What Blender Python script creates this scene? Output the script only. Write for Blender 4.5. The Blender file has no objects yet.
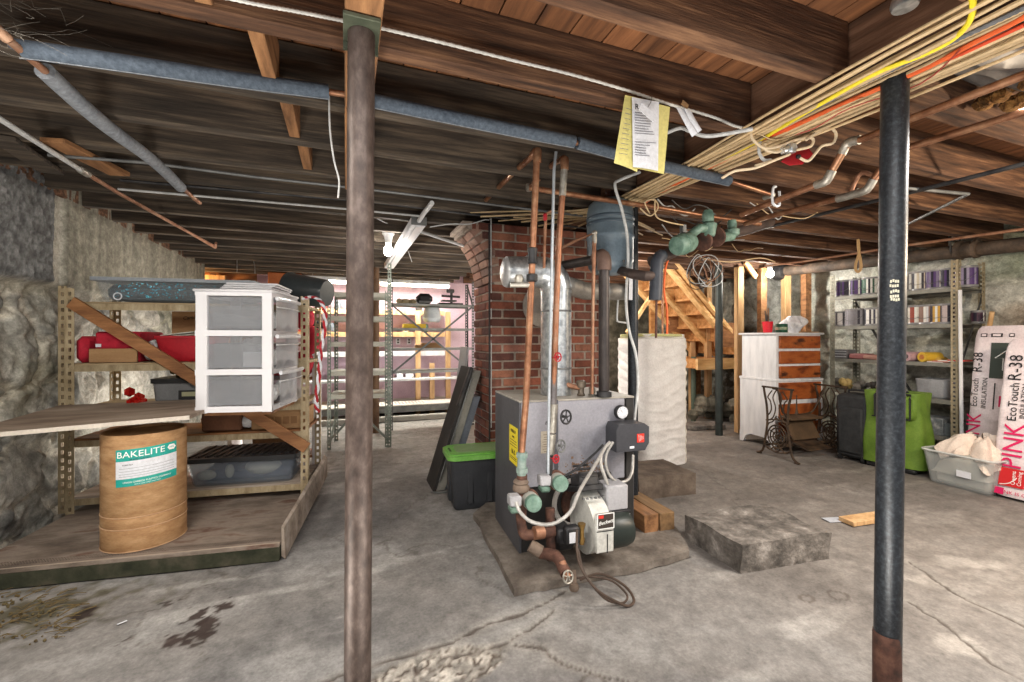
import bpy, bmesh, math, random
import numpy as np
from mathutils import Vector, Matrix
random.seed(7)
sc = bpy.context.scene
C = sc.collection
V = Vector
# ---------------------------------------------------------------- camera, world, exposure
TH = math.radians(20.7); FP = 441.0; CH = 1.2; HY = 338.0
FW = V((math.sin(TH), math.cos(TH), 0)); RT = V((math.cos(TH), -math.sin(TH), 0))
cam = bpy.data.cameras.new('camera'); co = bpy.data.objects.new('camera', cam); C.objects.link(co)
co.location = (0, 0, CH); co.rotation_euler = (math.pi / 2, 0, -TH)
cam.sensor_width = 36; cam.lens = 36 * FP / 1024; cam.shift_y = (HY - 341) / 1024
cam.clip_start = 0.02; cam.clip_end = 60
sc.camera = co
sc.view_settings.view_transform = 'Standard'; sc.view_settings.look = 'None'
sc.view_settings.gamma = 1; sc.view_settings.exposure = 0.80
sc.view_settings.use_curve_mapping = False
sc.cycles.use_denoising = True
sc.cycles.max_bounces = 7; sc.cycles.diffuse_bounces = 4; sc.cycles.glossy_bounces = 3
sc.cycles.transparent_max_bounces = 12; sc.cycles.transmission_bounces = 3
sc.cycles.sample_clamp_indirect = 6; sc.cycles.caustics_reflective = False; sc.cycles.caustics_refractive = False
world = bpy.data.worlds.new('World'); sc.world = world; world.use_nodes = True
world.node_tree.nodes['Background'].inputs[0].default_value = (0.97, 0.98, 1.0, 1)
world.node_tree.nodes['Background'].inputs[1].default_value = 0.24   # even ambient fill, let in through the open rear of the room

def lamp(name, loc, w, col, rad=0.04, kind='POINT', size=None, rot=None):
    l = bpy.data.lights.new(name, kind); l.energy = w; l.color = col
    if kind == 'POINT': l.shadow_soft_size = rad
    else:
        l.shape = 'RECTANGLE'; l.size, l.size_y = size
    o = bpy.data.objects.new(name, l); o.location = loc
    if rot: o.rotation_euler = rot
    C.objects.link(o); return o
WARM = (1.0, 0.80, 0.58); COOL = (0.95, 0.98, 1.0); NEUT = (1.0, 0.93, 0.84)
lamp('hanging_bulb_light', (0.36, 4.08, 1.96), 70, NEUT, 0.035)
lamp('stair_bulb_light', (4.86, 3.93, 1.96), 95, (1.0, 0.94, 0.86), 0.035)
lamp('fill_light_middle', (3.0, 4.4, 1.92), 42, (1.0, 0.93, 0.84), 0.05)  # unseen point light added to brighten the stairs, floor and dresser side
lamp('strip_light', (0.47, 6.75, 1.97), 40, (1.0, 0.97, 0.88), kind='AREA', size=(2.0, 0.12))
lamp('recess_bulb_light', (-2.05, 6.95, 1.85), 25, (1.0, 0.55, 0.22), 0.05)
lamp('fill_light_behind', (-0.5, -0.7, 2.05), 24, NEUT, kind='AREA', size=(1.2, 0.5), rot=(0, 0, 0))  # added area light facing down, no real lamp behind the camera
lamp('fill_light_left', (-1.0, 1.15, 2.05), 26, NEUT, kind='AREA', size=(0.6, 0.4), rot=(math.radians(8), 0, 0))  # unseen light added for the stone wall side; nothing hangs here
lamp('fill_light_soft', (0.6, -1.4, 2.0), 8, (1.0, 0.98, 0.96), kind='AREA', size=(3.2, 0.9), rot=(math.radians(58), 0, -TH))  # broad soft fill added behind the camera, not a known source
lamp('fill_up_behind_rack', (-0.95, 4.45, 0.12), 17, NEUT, kind='AREA', size=(0.7, 0.5), rot=(math.pi, 0, 0))  # added fill facing up at the joist undersides, hidden by the rack
lamp('fill_up_behind_boiler', (1.5, 4.4, 0.12), 34, NEUT, kind='AREA', size=(0.5, 0.5), rot=(math.pi, 0, 0))  # another added upward fill, unseen behind boiler and pier
lamp('fill_up_left', (-0.8, 1.0, 0.12), 20, NEUT, kind='AREA', size=(0.6, 0.4), rot=(math.pi, 0, 0))  # unseen fill added below the frame to lift the near joists
lamp('fill_up_by_camera', (0.7, 0.5, 0.15), 26, NEUT, kind='AREA', size=(1.2, 0.4), rot=(math.pi, 0, 0))  # added on the floor to light the nearest joist bottoms
lamp('fill_light_side', (2.7, 0.55, 2.05), 42, (1.0, 0.95, 0.88), kind='AREA', size=(1.0, 0.5), rot=(math.radians(8), 0, -TH - .5))  # downward fill added on the burner side, no fixture exists
lamp('fill_light_down', (0.3, 0.35, 2.05), 23, (1.0, 0.97, 0.93), kind='AREA', size=(1.8, 0.5), rot=(math.radians(6), 0, -TH))  # added overhead fill: lights the near floor but not the joists
lamp('ceiling_bulb_right', (3.45, 0.25, 1.72), 72, WARM, 0.06)
lamp('unseen_stair_light', (3.4, 6.2, 2.0), 38, (1.0, 0.86, 0.68), 0.08)  # unseen lamp past the stair head, without a fixture

# ---------------------------------------------------------------- pixel rays -> world points
def ray(px): return FW + RT * ((px - 512) / FP)
def at(px, py, Z): return FW * Z + RT * ((px - 512) * Z / FP) + V((0, 0, CH + (HY - py) * Z / FP))
def onz(px, py, z): return at(px, py, FP * (z - CH) / (HY - py))
def flo(px, py): return onz(px, py, 0.0)
def onx(px, py, x): return at(px, py, x / ray(px).x)
def ony(px, py, y): return at(px, py, y / ray(px).y)

# ---------------------------------------------------------------- materials
def lin(c):
    return tuple(((v / 255) / 12.92 if v / 255 <= 0.04045 else ((v / 255 + 0.055) / 1.055) ** 2.4) for v in c[:3]) + (1,)
MATS = {}
def M(name, *cols, scale=5, stretch=(1, 1, 1), detail=6, rough=0.7, metal=0, bump=0, bscale=None, rnd=0.0, attr=None,
      clear=0, spec=0.4, grain=0.13, emit=None, lo=0.32, hi=0.68, dist=0.0, nrough=0.6, trans=0):
    """noise-mixed procedural material; attr multiplies a colour attribute; clear = share of see-through"""
    if name in MATS: return MATS[name]
    m = bpy.data.materials.new(name); m.use_nodes = True; MATS[name] = m
    nt = m.node_tree; N = nt.nodes; K = nt.links; b = N['Principled BSDF']; out = N['Material Output']
    b.inputs['Roughness'].default_value = rough; b.inputs['Metallic'].default_value = metal
    b.inputs['Specular IOR Level'].default_value = spec
    if trans: b.inputs['Transmission Weight'].default_value = trans
    tc = N.new('ShaderNodeTexCoord'); mp = N.new('ShaderNodeMapping'); mp.inputs['Scale'].default_value = stretch
    K.new(tc.outputs['Object'], mp.inputs['Vector'])
    if rnd:
        oi = N.new('ShaderNodeObjectInfo'); ml = N.new('ShaderNodeMath'); ml.operation = 'MULTIPLY'; ml.inputs[1].default_value = 37
        K.new(oi.outputs['Random'], ml.inputs[0]); K.new(ml.outputs[0], mp.inputs['Location'])
    nz = N.new('ShaderNodeTexNoise'); nz.inputs['Scale'].default_value = scale; nz.inputs['Detail'].default_value = detail
    nz.inputs['Roughness'].default_value = nrough; nz.inputs['Distortion'].default_value = dist
    K.new(mp.outputs[0], nz.inputs['Vector'])
    col = None
    if len(cols) > 1:
        cr = N.new('ShaderNodeValToRGB'); K.new(nz.outputs['Fac'], cr.inputs[0]); e = cr.color_ramp.elements
        n = len(cols)
        for i in range(n):
            p = lo + (hi - lo) * i / (n - 1)
            if i < 2: e[i].position = p; e[i].color = lin(cols[i])
            else:
                q = e.new(p); q.color = lin(cols[i])
        col = cr.outputs[0]
    if attr:
        at_ = N.new('ShaderNodeAttribute'); at_.attribute_name = attr
        if col:
            mx = N.new('ShaderNodeMix'); mx.data_type = 'RGBA'; mx.blend_type = 'MULTIPLY'; mx.inputs[0].default_value = 1
            K.new(at_.outputs['Color'], mx.inputs[6]); K.new(col, mx.inputs[7]); col = mx.outputs[2]
        else: col = at_.outputs['Color']
    if rnd and col:
        hs = N.new('ShaderNodeHueSaturation'); mr = N.new('ShaderNodeMapRange')
        mr.inputs['To Min'].default_value = 1 - rnd; mr.inputs['To Max'].default_value = 1 + rnd
        K.new(oi.outputs['Random'], mr.inputs['Value']); K.new(mr.outputs[0], hs.inputs['Value']); K.new(col, hs.inputs['Color']); col = hs.outputs[0]
    if grain and col:
        g2 = N.new('ShaderNodeTexNoise'); g2.inputs['Scale'].default_value = 75; g2.inputs['Detail'].default_value = 4; g2.inputs['Roughness'].default_value = 0.7
        K.new(mp.outputs[0], g2.inputs['Vector']); gr = N.new('ShaderNodeMapRange'); gr.inputs['From Min'].default_value = 0.3; gr.inputs['From Max'].default_value = 0.7
        gr.inputs['To Min'].default_value = 1 - grain; gr.inputs['To Max'].default_value = 1 + grain; K.new(g2.outputs['Fac'], gr.inputs['Value'])
        gh = N.new('ShaderNodeHueSaturation'); K.new(gr.outputs[0], gh.inputs['Value']); K.new(col, gh.inputs['Color']); col = gh.outputs[0]
    if col: K.new(col, b.inputs['Base Color'])
    else: b.inputs['Base Color'].default_value = lin(cols[0])
    if bump:
        n2 = N.new('ShaderNodeTexNoise'); n2.inputs['Scale'].default_value = bscale or scale * 4; n2.inputs['Detail'].default_value = 5
        K.new(mp.outputs[0], n2.inputs['Vector'])
        bp = N.new('ShaderNodeBump'); bp.inputs['Strength'].default_value = min(1, bump * 10); bp.inputs['Distance'].default_value = bump * 0.1
        K.new(n2.outputs['Fac'], bp.inputs['Height']); K.new(bp.outputs[0], b.inputs['Normal'])
    if emit:
        b.inputs['Emission Color'].default_value = lin(emit[0]); b.inputs['Emission Strength'].default_value = emit[1]
    if clear:
        tr = N.new('ShaderNodeBsdfTransparent'); ms = N.new('ShaderNodeMixShader'); ms.inputs[0].default_value = 1 - clear
        tr.inputs[0].default_value = (0.93, 0.94, 0.95, 1)
        K.new(tr.outputs[0], ms.inputs[1]); K.new(b.outputs[0], ms.inputs[2]); K.new(ms.outputs[0], out.inputs['Surface'])
    return m

joist_m = M('joist_wood', (52, 36, 27), (90, 63, 46), (132, 98, 72), scale=3.6, stretch=(0.7, 9, 12), detail=9, rough=0.85, bump=0.05, bscale=14, rnd=0.16)
joist_g = M('joist_wood_grey', (42, 38, 34), (68, 60, 52), (102, 90, 76), scale=3.6, stretch=(0.7, 9, 12), detail=9, rough=0.88, bump=0.05, bscale=14, rnd=0.16)
oldwood = M('old_wood', (96, 66, 42), (140, 100, 66), (168, 124, 84), scale=3.5, stretch=(6, 0.8, 6), rough=0.8, bump=0.04, rnd=0.1)
newwood = M('new_wood', (168, 130, 88), (196, 158, 112), (216, 182, 138), scale=3.5, stretch=(6, 6, 0.9), rough=0.65, bump=0.02, rnd=0.1)
brownwood = M('brown_board', (106, 68, 42), (138, 94, 58), (162, 116, 76), scale=4, stretch=(0.9, 6, 6), rough=0.6, bump=0.02)
greyboard = M('grey_board', (112, 100, 90), (150, 138, 126), (176, 166, 156), scale=2.6, stretch=(0.8, 4, 4), rough=0.8, bump=0.03)
copper = M('copper', (112, 76, 56), (148, 104, 78), (176, 136, 106), scale=14, stretch=(1, 1, 1), metal=0.6, rough=0.42)
dullcopper = M('dull_copper', (120, 84, 64), (158, 116, 92), (176, 144, 120), scale=10, metal=0.5, rough=0.55)
solder = M('solder', (150, 146, 138), (186, 182, 172), scale=30, metal=0.7, rough=0.45)
galv = M('galvanised', (158, 164, 170), (196, 202, 206), (226, 230, 232), scale=26, detail=2, metal=0.85, rough=0.33)
steelgrey = M('grey_steel', (96, 98, 98), (128, 130, 130), scale=9, metal=0.4, rough=0.5)
ironblack = M('black_iron', (34, 35, 37), (56, 56, 58), (74, 72, 70), scale=12, metal=0.4, rough=0.5, bump=0.02)
rustiron = M('rusty_iron', (56, 40, 34), (86, 58, 48), (112, 80, 66), scale=16, rough=0.8, bump=0.05)
rustpost = M('rusty_post', (46, 37, 33), (66, 55, 50), (86, 75, 70), scale=22, stretch=(1.6, 1.6, 0.8), metal=0.35, rough=0.5, bump=0.02, bscale=60)
insul = M('foam_sleeve', (62, 72, 84), (86, 97, 110), scale=60, rough=0.9, bump=0.05, bscale=140)
greysleeve = M('grey_foam_sleeve', (104, 109, 116), (132, 137, 143), scale=60, rough=0.85, bump=0.04, bscale=140)
white_p = M('white_plastic', (210, 210, 214), (218, 218, 222), scale=3, rough=0.4, grain=0)
offwhite = M('white_paint', (200, 202, 205), (216, 218, 221), (226, 227, 229), scale=5, stretch=(3, 3, 0.6), rough=0.55, grain=0.04)
blackp = M('black_plastic', (26, 27, 29), (36, 37, 39), scale=8, rough=0.5)
redp = M('red_plastic', (150, 22, 34), (178, 30, 44), scale=4, rough=0.5)
cardboard = M('cardboard', (150, 116, 80), (170, 134, 96), scale=5, stretch=(1, 1, 6), rough=0.9)
yellow_m = M('yellow', (226, 206, 40), (236, 216, 60), scale=5, rough=0.6)
ink = M('black_ink', (26, 26, 28), rough=0.7)
inkwhite = M('white_ink', (236, 238, 236), rough=0.6)
teal = M('teal_ink', (28, 150, 140), (36, 162, 150), scale=8, rough=0.6)
paper = M('paper_white', (204, 207, 214), (216, 218, 224), scale=6, rough=0.85)
paleyellow = M('paper_yellow', (206, 196, 120), (216, 206, 134), scale=6, rough=0.85)
colmat = M('coloured', (235, 235, 235), (255, 255, 255), scale=8, rough=0.55, attr='Col')
colmetal = M('coloured_gloss', (225, 225, 225), (255, 255, 255), scale=8, rough=0.3, attr='Col', metal=0.2)
clearp = M('clear_plastic', (206, 212, 214), (224, 228, 230), scale=8, rough=0.22, clear=0.92)
frost = M('frosted_plastic', (170, 172, 176), (196, 198, 202), scale=7, rough=0.3, clear=0.55)
rackbeige = M('rack_beige', (136, 120, 92), (166, 150, 120), (182, 168, 140), scale=8, stretch=(3, 3, 1), rough=0.6, metal=0.15)
rackgrey = M('rack_grey_green', (84, 94, 86), (112, 120, 112), (136, 142, 134), scale=8, rough=0.5, metal=0.25)
rackdark = M('rack_dark', (66, 68, 68), (92, 94, 94), scale=8, rough=0.5, metal=0.4)
cable_tan = M('cable_tan', (186, 160, 120), (208, 184, 146), scale=20, rough=0.6, rnd=0.18)
cable_grey = M('cable_grey', (168, 170, 170), (198, 200, 200), scale=20, rough=0.5)
greenpaint = M('green_pump_paint', (76, 104, 92), (100, 128, 114), (128, 154, 142), scale=18, rough=0.5)
blacksteel = M('black_column_paint', (28, 31, 35), (40, 44, 49), (58, 63, 69), scale=90, stretch=(1, 1, 1), grain=.06, rough=0.36, metal=0.3, bump=0.02)
fibre = M('fibre_drum', (150, 112, 76), (172, 134, 94), (188, 152, 112), scale=9, stretch=(1, 1, 3), rough=0.75)

# ---------------------------------------------------------------- mesh builder
class MB:
    def __init__(s): s.v = []; s.f = []; s.c = []; s.col = None; s.X = None; s.open = False
    def add(s, vs, fs, col=None):
        b = len(s.v)
        s.v += [(s.X @ V(p)) if s.X else V(p) for p in vs]
        s.f += [tuple(b + i for i in f) for f in fs]
        c = col or s.col or (255, 255, 255)
        s.c += [c] * len(fs); return s
    def box(s, c, d, rz=0, bev=0.0, R=None, col=None):
        h = [x / 2 for x in d]; R = R or Matrix.Rotation(rz, 3, 'Z'); c = V(c)
        b = min(bev, min(h) * 0.9)
        if b <= 0:
            vs = [c + R @ V((sx * h[0], sy * h[1], sz * h[2])) for sx in (-1, 1) for sy in (-1, 1) for sz in (-1, 1)]
            fs = [(0, 1, 3, 2), (4, 6, 7, 5), (0, 4, 5, 1), (2, 3, 7, 6), (0, 2, 6, 4), (1, 5, 7, 3)]
            return s.add(vs, fs, col)
        vs = []; ix = {}
        for sx in (-1, 1):
            for sy in (-1, 1):
                for sz in (-1, 1):
                    sg = (sx, sy, sz)
                    for a in range(3):
                        p = [sg[k] * (h[k] if k == a else h[k] - b) for k in range(3)]
                        ix[sg + (a,)] = len(vs); vs.append(c + R @ V(p))
        fs = []
        for a in range(3):
            o1, o2 = (a + 1) % 3, (a + 2) % 3
            for sg in (-1, 1):
                q = []
                for u, w in ((-1, -1), (1, -1), (1, 1), (-1, 1)):
                    k = [0, 0, 0]; k[a] = sg; k[o1] = u; k[o2] = w; q.append(ix[tuple(k) + (a,)])
                fs.append(tuple(q if sg > 0 else q[::-1]))
            for u in (-1, 1):
                for w in (-1, 1):
                    k0 = [0, 0, 0]; k0[a] = -1; k0[o1] = u; k0[o2] = w; k1 = list(k0); k1[a] = 1
                    k0 = tuple(k0); k1 = tuple(k1)
                    fs.append((ix[k0 + (o1,)], ix[k1 + (o1,)], ix[k1 + (o2,)], ix[k0 + (o2,)]))
        for sx in (-1, 1):
            for sy in (-1, 1):
                for sz in (-1, 1): fs.append(tuple(ix[(sx, sy, sz, a)] for a in range(3)))
        return s.add(vs, fs, col)
    def bar(s, p0, p1, w, h, up=(0, 0, 1), bev=0.0, col=None):
        p0, p1 = V(p0), V(p1); d = p1 - p0; x = d.normalized(); up = V(up)
        if abs(x.dot(up)) > 0.98: up = V((0, 1, 0))
        y = up.cross(x).normalized(); z = x.cross(y)
        R = Matrix((x, y, z)).transposed()
        return s.box((p0 + p1) / 2, (d.length, w, h), R=R, bev=bev, col=col)
    def tube(s, pts, r, n=8, closed=False, smooth=0, caps=True, col=None):
        P = [V(p) for p in pts]
        if smooth: P = catmull(P, smooth, closed)
        m = len(P); rr = r if isinstance(r, (list, tuple)) else [r] * m
        if len(rr) != m: rr = [rr[min(len(rr) - 1, int(i * (len(rr) - 1) / max(1, m - 1) + .5))] for i in range(m)]
        vs = []; nrm = None
        for i in range(m):
            if closed: t = (P[(i + 1) % m] - P[i - 1])
            else: t = P[min(i + 1, m - 1)] - P[max(i - 1, 0)]
            t = t.normalized() if t.length > 1e-9 else V((0, 0, 1))
            if nrm is None: nrm = t.orthogonal().normalized()
            else:
                nrm = nrm - t * nrm.dot(t); nrm = nrm.normalized() if nrm.length > 1e-6 else t.orthogonal().normalized()
            bn = t.cross(nrm)
            k = 1.0
            if not closed and 0 < i < m - 1:
                a = (P[i] - P[i - 1]).normalized().dot((P[i + 1] - P[i]).normalized()); k = min(1.4, 1 / max(0.5, math.sqrt((1 + max(-0.9, a)) / 2)))
            for j in range(n):
                a = 2 * math.pi * j / n; vs.append(P[i] + (nrm * math.cos(a) + bn * math.sin(a)) * rr[i] * (1 if k == 1 else k))
        fs = []
        for i in range(m if closed else m - 1):
            i2 = (i + 1) % m
            for j in range(n): fs.append((i * n + j, i * n + (j + 1) % n, i2 * n + (j + 1) % n, i2 * n + j))
        if not closed and caps: fs += [tuple(range(n))[::-1], tuple((m - 1) * n + j for j in range(n))]
        return s.add(vs, fs, col)
    def cyl(s, p0, p1, r, r1=None, n=20, col=None, caps=True):
        return s.tube([p0, p1], [r, r if r1 is None else r1], n, col=col, caps=caps)
    def lathe(s, prof, c=(0, 0, 0), ax=(0, 0, 1), n=28, col=None, sx=1, sy=1):
        ax = V(ax).normalized(); u = ax.orthogonal().normalized(); w = ax.cross(u); c = V(c); m = len(prof)
        vs = []; fs = []
        for r, z in prof:
            for j in range(n):
                a = 2 * math.pi * j / n; vs.append(c + ax * z + (u * math.cos(a) * sx + w * math.sin(a) * sy) * max(r, 1e-4))
        for i in range(m - 1):
            for j in range(n): fs.append((i * n + j, i * n + (j + 1) % n, (i + 1) * n + (j + 1) % n, (i + 1) * n + j))
        fs += [tuple(range(n))[::-1], tuple((m - 1) * n + j for j in range(n))]
        return s.add(vs, fs, col)
    def prism(s, poly, d, o=(0, 0, 0), u=(1, 0, 0), w=(0, 0, 1), nrm=(0, 1, 0), col=None):
        o, u, w, nr = V(o), V(u), V(w), V(nrm); n = len(poly)
        vs = [o + u * a + w * b for a, b in poly] + [o + u * a + w * b + nr * d for a, b in poly]
        fs = [tuple(range(n)), tuple(range(2 * n - 1, n - 1, -1))] + [(i, n + i, n + (i + 1) % n, (i + 1) % n) for i in range(n)]
        return s.add(vs, fs, col)
    def sph(s, c, r, n=14, sc_=(1, 1, 1), col=None):
        m = n // 2 + 1; vs = []; fs = []
        for i in range(m + 1):
            t = math.pi * i / m
            for j in range(n):
                a = 2 * math.pi * j / n
                vs.append(V(c) + V((max(1e-4, math.sin(t)) * math.cos(a) * sc_[0], max(1e-4, math.sin(t)) * math.sin(a) * sc_[1], math.cos(t) * sc_[2])) * r)
        for i in range(m):
            for j in range(n): fs.append((i * n + j, i * n + (j + 1) % n, (i + 1) * n + (j + 1) % n, (i + 1) * n + j))
        return s.add(vs, fs, col)
    def grid(s, fn, nu, nv, col=None, wrap=False):
        vs = [fn(i / nu, j / nv) for j in range(nv + 1) for i in range(nu + 1)]; w = nu + 1
        fs = [(j * w + i, j * w + i + 1, (j + 1) * w + i + 1, (j + 1) * w + i) for j in range(nv) for i in range(nu)]
        s.open = True
        return s.add(vs, fs, col)
    def build(s, name, mat, parent=None, world=False, ang=40, flip=False):
        me = bpy.data.meshes.new(name)
        inv = WM[parent.name].inverted() if (parent and world and parent.name in WM) else None
        vs = [inv @ p for p in s.v] if inv else list(s.v)
        org = V((0, 0, 0))
        if parent is None:
            xs = [p.x for p in vs]; ys = [p.y for p in vs]; zs = [p.z for p in vs]
            org = V(((min(xs) + max(xs)) / 2, (min(ys) + max(ys)) / 2, min(zs))); vs = [p - org for p in vs]
        me.from_pydata([tuple(p) for p in vs], [], s.f)
        if len(set(s.c)) > 1 or s.c[0] != (255, 255, 255):
            ca = me.color_attributes.new('Col', 'FLOAT_COLOR', 'CORNER')
            arr = np.empty((len(me.loops), 4), dtype=np.float32); k = 0
            for f, c in zip(s.f, s.c):
                arr[k:k + len(f)] = lin(c); k += len(f)
            ca.data.foreach_set('color', arr.ravel())
        if not s.open:
            bm = bmesh.new(); bm.from_mesh(me); bmesh.ops.recalc_face_normals(bm, faces=bm.faces); bm.to_mesh(me); bm.free()
        elif flip: me.flip_normals()
        me.polygons.foreach_set('use_smooth', [True] * len(me.polygons)); me.set_sharp_from_angle(angle=math.radians(ang))
        me.materials.append(mat)
        o = bpy.data.objects.new(name, me); C.objects.link(o)
        if parent is None:
            o.location = org; WM[o.name] = Matrix.Translation(org)
        else:
            o.parent = parent
            if parent.name in WM: WM[o.name] = WM[parent.name]
        return o
WM = {}
def catmull(P, k, closed=False):
    out = []; n = len(P)
    for i in range(n if closed else n - 1):
        p0 = P[i - 1] if (i > 0 or closed) else P[0]; p1 = P[i]; p2 = P[(i + 1) % n]; p3 = P[(i + 2) % n] if (closed or i + 2 < n) else P[-1]
        for j in range(k):
            t = j / k
            out.append(0.5 * ((2 * p1) + (p2 - p0) * t + (2 * p0 - 5 * p1 + 4 * p2 - p3) * t * t + (3 * p1 - p0 - 3 * p2 + p3) * t ** 3))
    if not closed: out.append(P[-1])
    return out
def tag(o, label=None, cat=None, group=None, kind=None):
    for k, v in (('label', label), ('category', cat), ('group', group), ('kind', kind)):
        if v: o[k] = v
    return o
def thing(name, label, cat, loc=(0, 0, 0), rz=0, group=None):
    o = bpy.data.objects.new(name, None); C.objects.link(o); o.location = loc; o.rotation_euler = (0, 0, rz); o.empty_display_size = 0.1
    WM[o.name] = Matrix.Translation(V(loc)) @ Matrix.Rotation(rz, 4, 'Z')
    return tag(o, label, cat, group)
def dup(o, loc, rz=0, label=None):
    def cp(x, par):
        c = x.copy(); C.objects.link(c); c.parent = par
        if x.name in WM: WM[c.name] = WM[x.name]
        for ch in x.children: cp(ch, c)
        return c
    r = cp(o, None); r.location = loc; r.rotation_euler = (0, 0, rz)
    WM[r.name] = Matrix.Translation(V(loc)) @ Matrix.Rotation(rz, 4, 'Z')
    if label: r['label'] = label
    return r
def single(name, mb, mat, label, cat, group=None, **k): return tag(mb.build(name, mat, None, **k), label, cat, group)
def text(body, size, mat, parent, X, name='lettering', bend=None, ext=0.0006, world=False, align='CENTER', sx=1.0, shear=0):
    """text in the local XY plane of matrix X; bend = radius of the cylinder it wraps round"""
    cu = bpy.data.curves.new(name, 'FONT'); cu.body = body; cu.size = size; cu.extrude = ext; cu.align_x = align; cu.align_y = 'CENTER'
    cu.resolution_u = 2; cu.shear = shear
    t = bpy.data.objects.new(name + '_tmp', cu); C.objects.link(t)
    me = bpy.data.meshes.new_from_object(t.evaluated_get(bpy.context.evaluated_depsgraph_get())); bpy.data.objects.remove(t); bpy.data.curves.remove(cu)
    inv = WM[parent.name].inverted() if (parent and world) else Matrix()
    for v in me.vertices:
        p = v.co.copy(); p.x *= sx
        if bend: a = p.x / bend; p = V((bend * math.sin(a), p.y, p.z - bend * (1 - math.cos(a))))
        v.co = inv @ (X @ p)
    me.name = name; me.materials.clear(); me.materials.append(mat)
    o = bpy.data.objects.new(name, me); C.objects.link(o); o.parent = parent
    if parent.name in WM: WM[o.name] = WM[parent.name]
    return o
def frame(o, x, y, z=None):
    """4x4 from origin and two in-plane axes"""
    x, y = V(x).normalized(), V(y).normalized(); z = x.cross(y).normalized(); y = z.cross(x)
    m = Matrix((x, y, z)).transposed().to_4x4(); m.translation = V(o); return m
ORD = 'first second third fourth fifth sixth seventh eighth ninth tenth eleventh twelfth thirteenth fourteenth fifteenth sixteenth seventeenth eighteenth nineteenth twentieth'.split()

# ---------------------------------------------------------------- numpy noise
rng = np.random.RandomState(3)
LAT = rng.rand(256, 256)
def vnoise(x, y):
    xi = np.floor(x).astype(int); yi = np.floor(y).astype(int); fx = x - xi; fy = y - yi
    fx = fx * fx * (3 - 2 * fx); fy = fy * fy * (3 - 2 * fy)
    g = lambda a, b: LAT[a % 256, b % 256]
    return (g(xi, yi) * (1 - fx) + g(xi + 1, yi) * fx) * (1 - fy) + (g(xi, yi + 1) * (1 - fx) + g(xi + 1, yi + 1) * fx) * fy
def fbm(x, y, o=5, g=0.5):
    a = 1.0; s = 0; t = 0
    for i in range(o):
        s = s + a * vnoise(x * 2 ** i + 17 * i, y * 2 ** i + 31 * i); t += a; a *= g
    return s / t
def voro(x, y):
    xi = np.floor(x).astype(int); yi = np.floor(y).astype(int); f1 = np.full(x.shape, 9.0); f2 = f1.copy(); cid = np.zeros(x.shape)
    for dx in (-1, 0, 1):
        for dy in (-1, 0, 1):
            a, b = xi + dx, yi + dy
            px = a + LAT[a % 256, b % 256]; py = b + LAT[(a + 91) % 256, (b + 47) % 256]
            d = np.hypot(px - x, py - y); m = d < f1
            f2 = np.where(m, f1, np.minimum(f2, d)); cid = np.where(m, LAT[(a * 7 + 13) % 256, (b * 5 + 29) % 256], cid); f1 = np.where(m, d, f1)
    return f1, f2, cid
def sstep(a, b, x):
    t = np.clip((x - a) / (b - a), 0, 1); return t * t * (3 - 2 * t)
def surf(name, us, vs, fn, mat, flip=False):
    """grid surface with colour attribute: fn(U,V) -> xyz arrays, colour arrays (0..255)"""
    U, W = np.meshgrid(us, vs); x, y, z, col = fn(U, W)
    n, m = U.shape; idx = np.arange(n * m).reshape(n, m)
    q = np.stack([idx[:-1, :-1], idx[:-1, 1:], idx[1:, 1:], idx[1:, :-1]], -1).reshape(-1, 4)
    if flip: q = q[:, ::-1]
    me = bpy.data.meshes.new(name); me.from_pydata(np.stack([x, y, z], -1).reshape(-1, 3).tolist(), [], q.tolist())
    c = np.clip(np.stack(col, -1).reshape(-1, 3) / 255, 0, 1); c = np.where(c <= 0.04045, c / 12.92, ((c + 0.055) / 1.055) ** 2.4)
    ca = me.color_attributes.new('Col', 'FLOAT_COLOR', 'POINT')
    ca.data.foreach_set('color', np.concatenate([c, np.ones((len(c), 1))], 1).astype(np.float32).ravel())
    me.polygons.foreach_set('use_smooth', [True] * len(me.polygons)); me.materials.append(mat)
    o = bpy.data.objects.new(name, me); C.objects.link(o); return o
def mixc(c, new, k): return [a * (1 - k) + b * k for a, b in zip(c, new)]
# ================================================================ STRUCTURE
XL, XR, YB = -1.66, 5.75, 7.3
JZ, JT = 2.10, 2.305            # underside of joists, underside of the boards
conc = M('concrete_floor', (176, 176, 176), (226, 226, 226), (255, 255, 255), scale=14, detail=12, nrough=0.78, grain=.2, rough=0.82, attr='Col', bump=0.03, bscale=40, lo=0.25, hi=0.72)
stone = M('stone_wall', (150, 150, 148), (212, 212, 210), (255, 255, 255), scale=20, detail=12, nrough=0.78, grain=.22, rough=0.92, attr='Col', bump=0.08, bscale=32, lo=0.3, hi=0.7)

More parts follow.
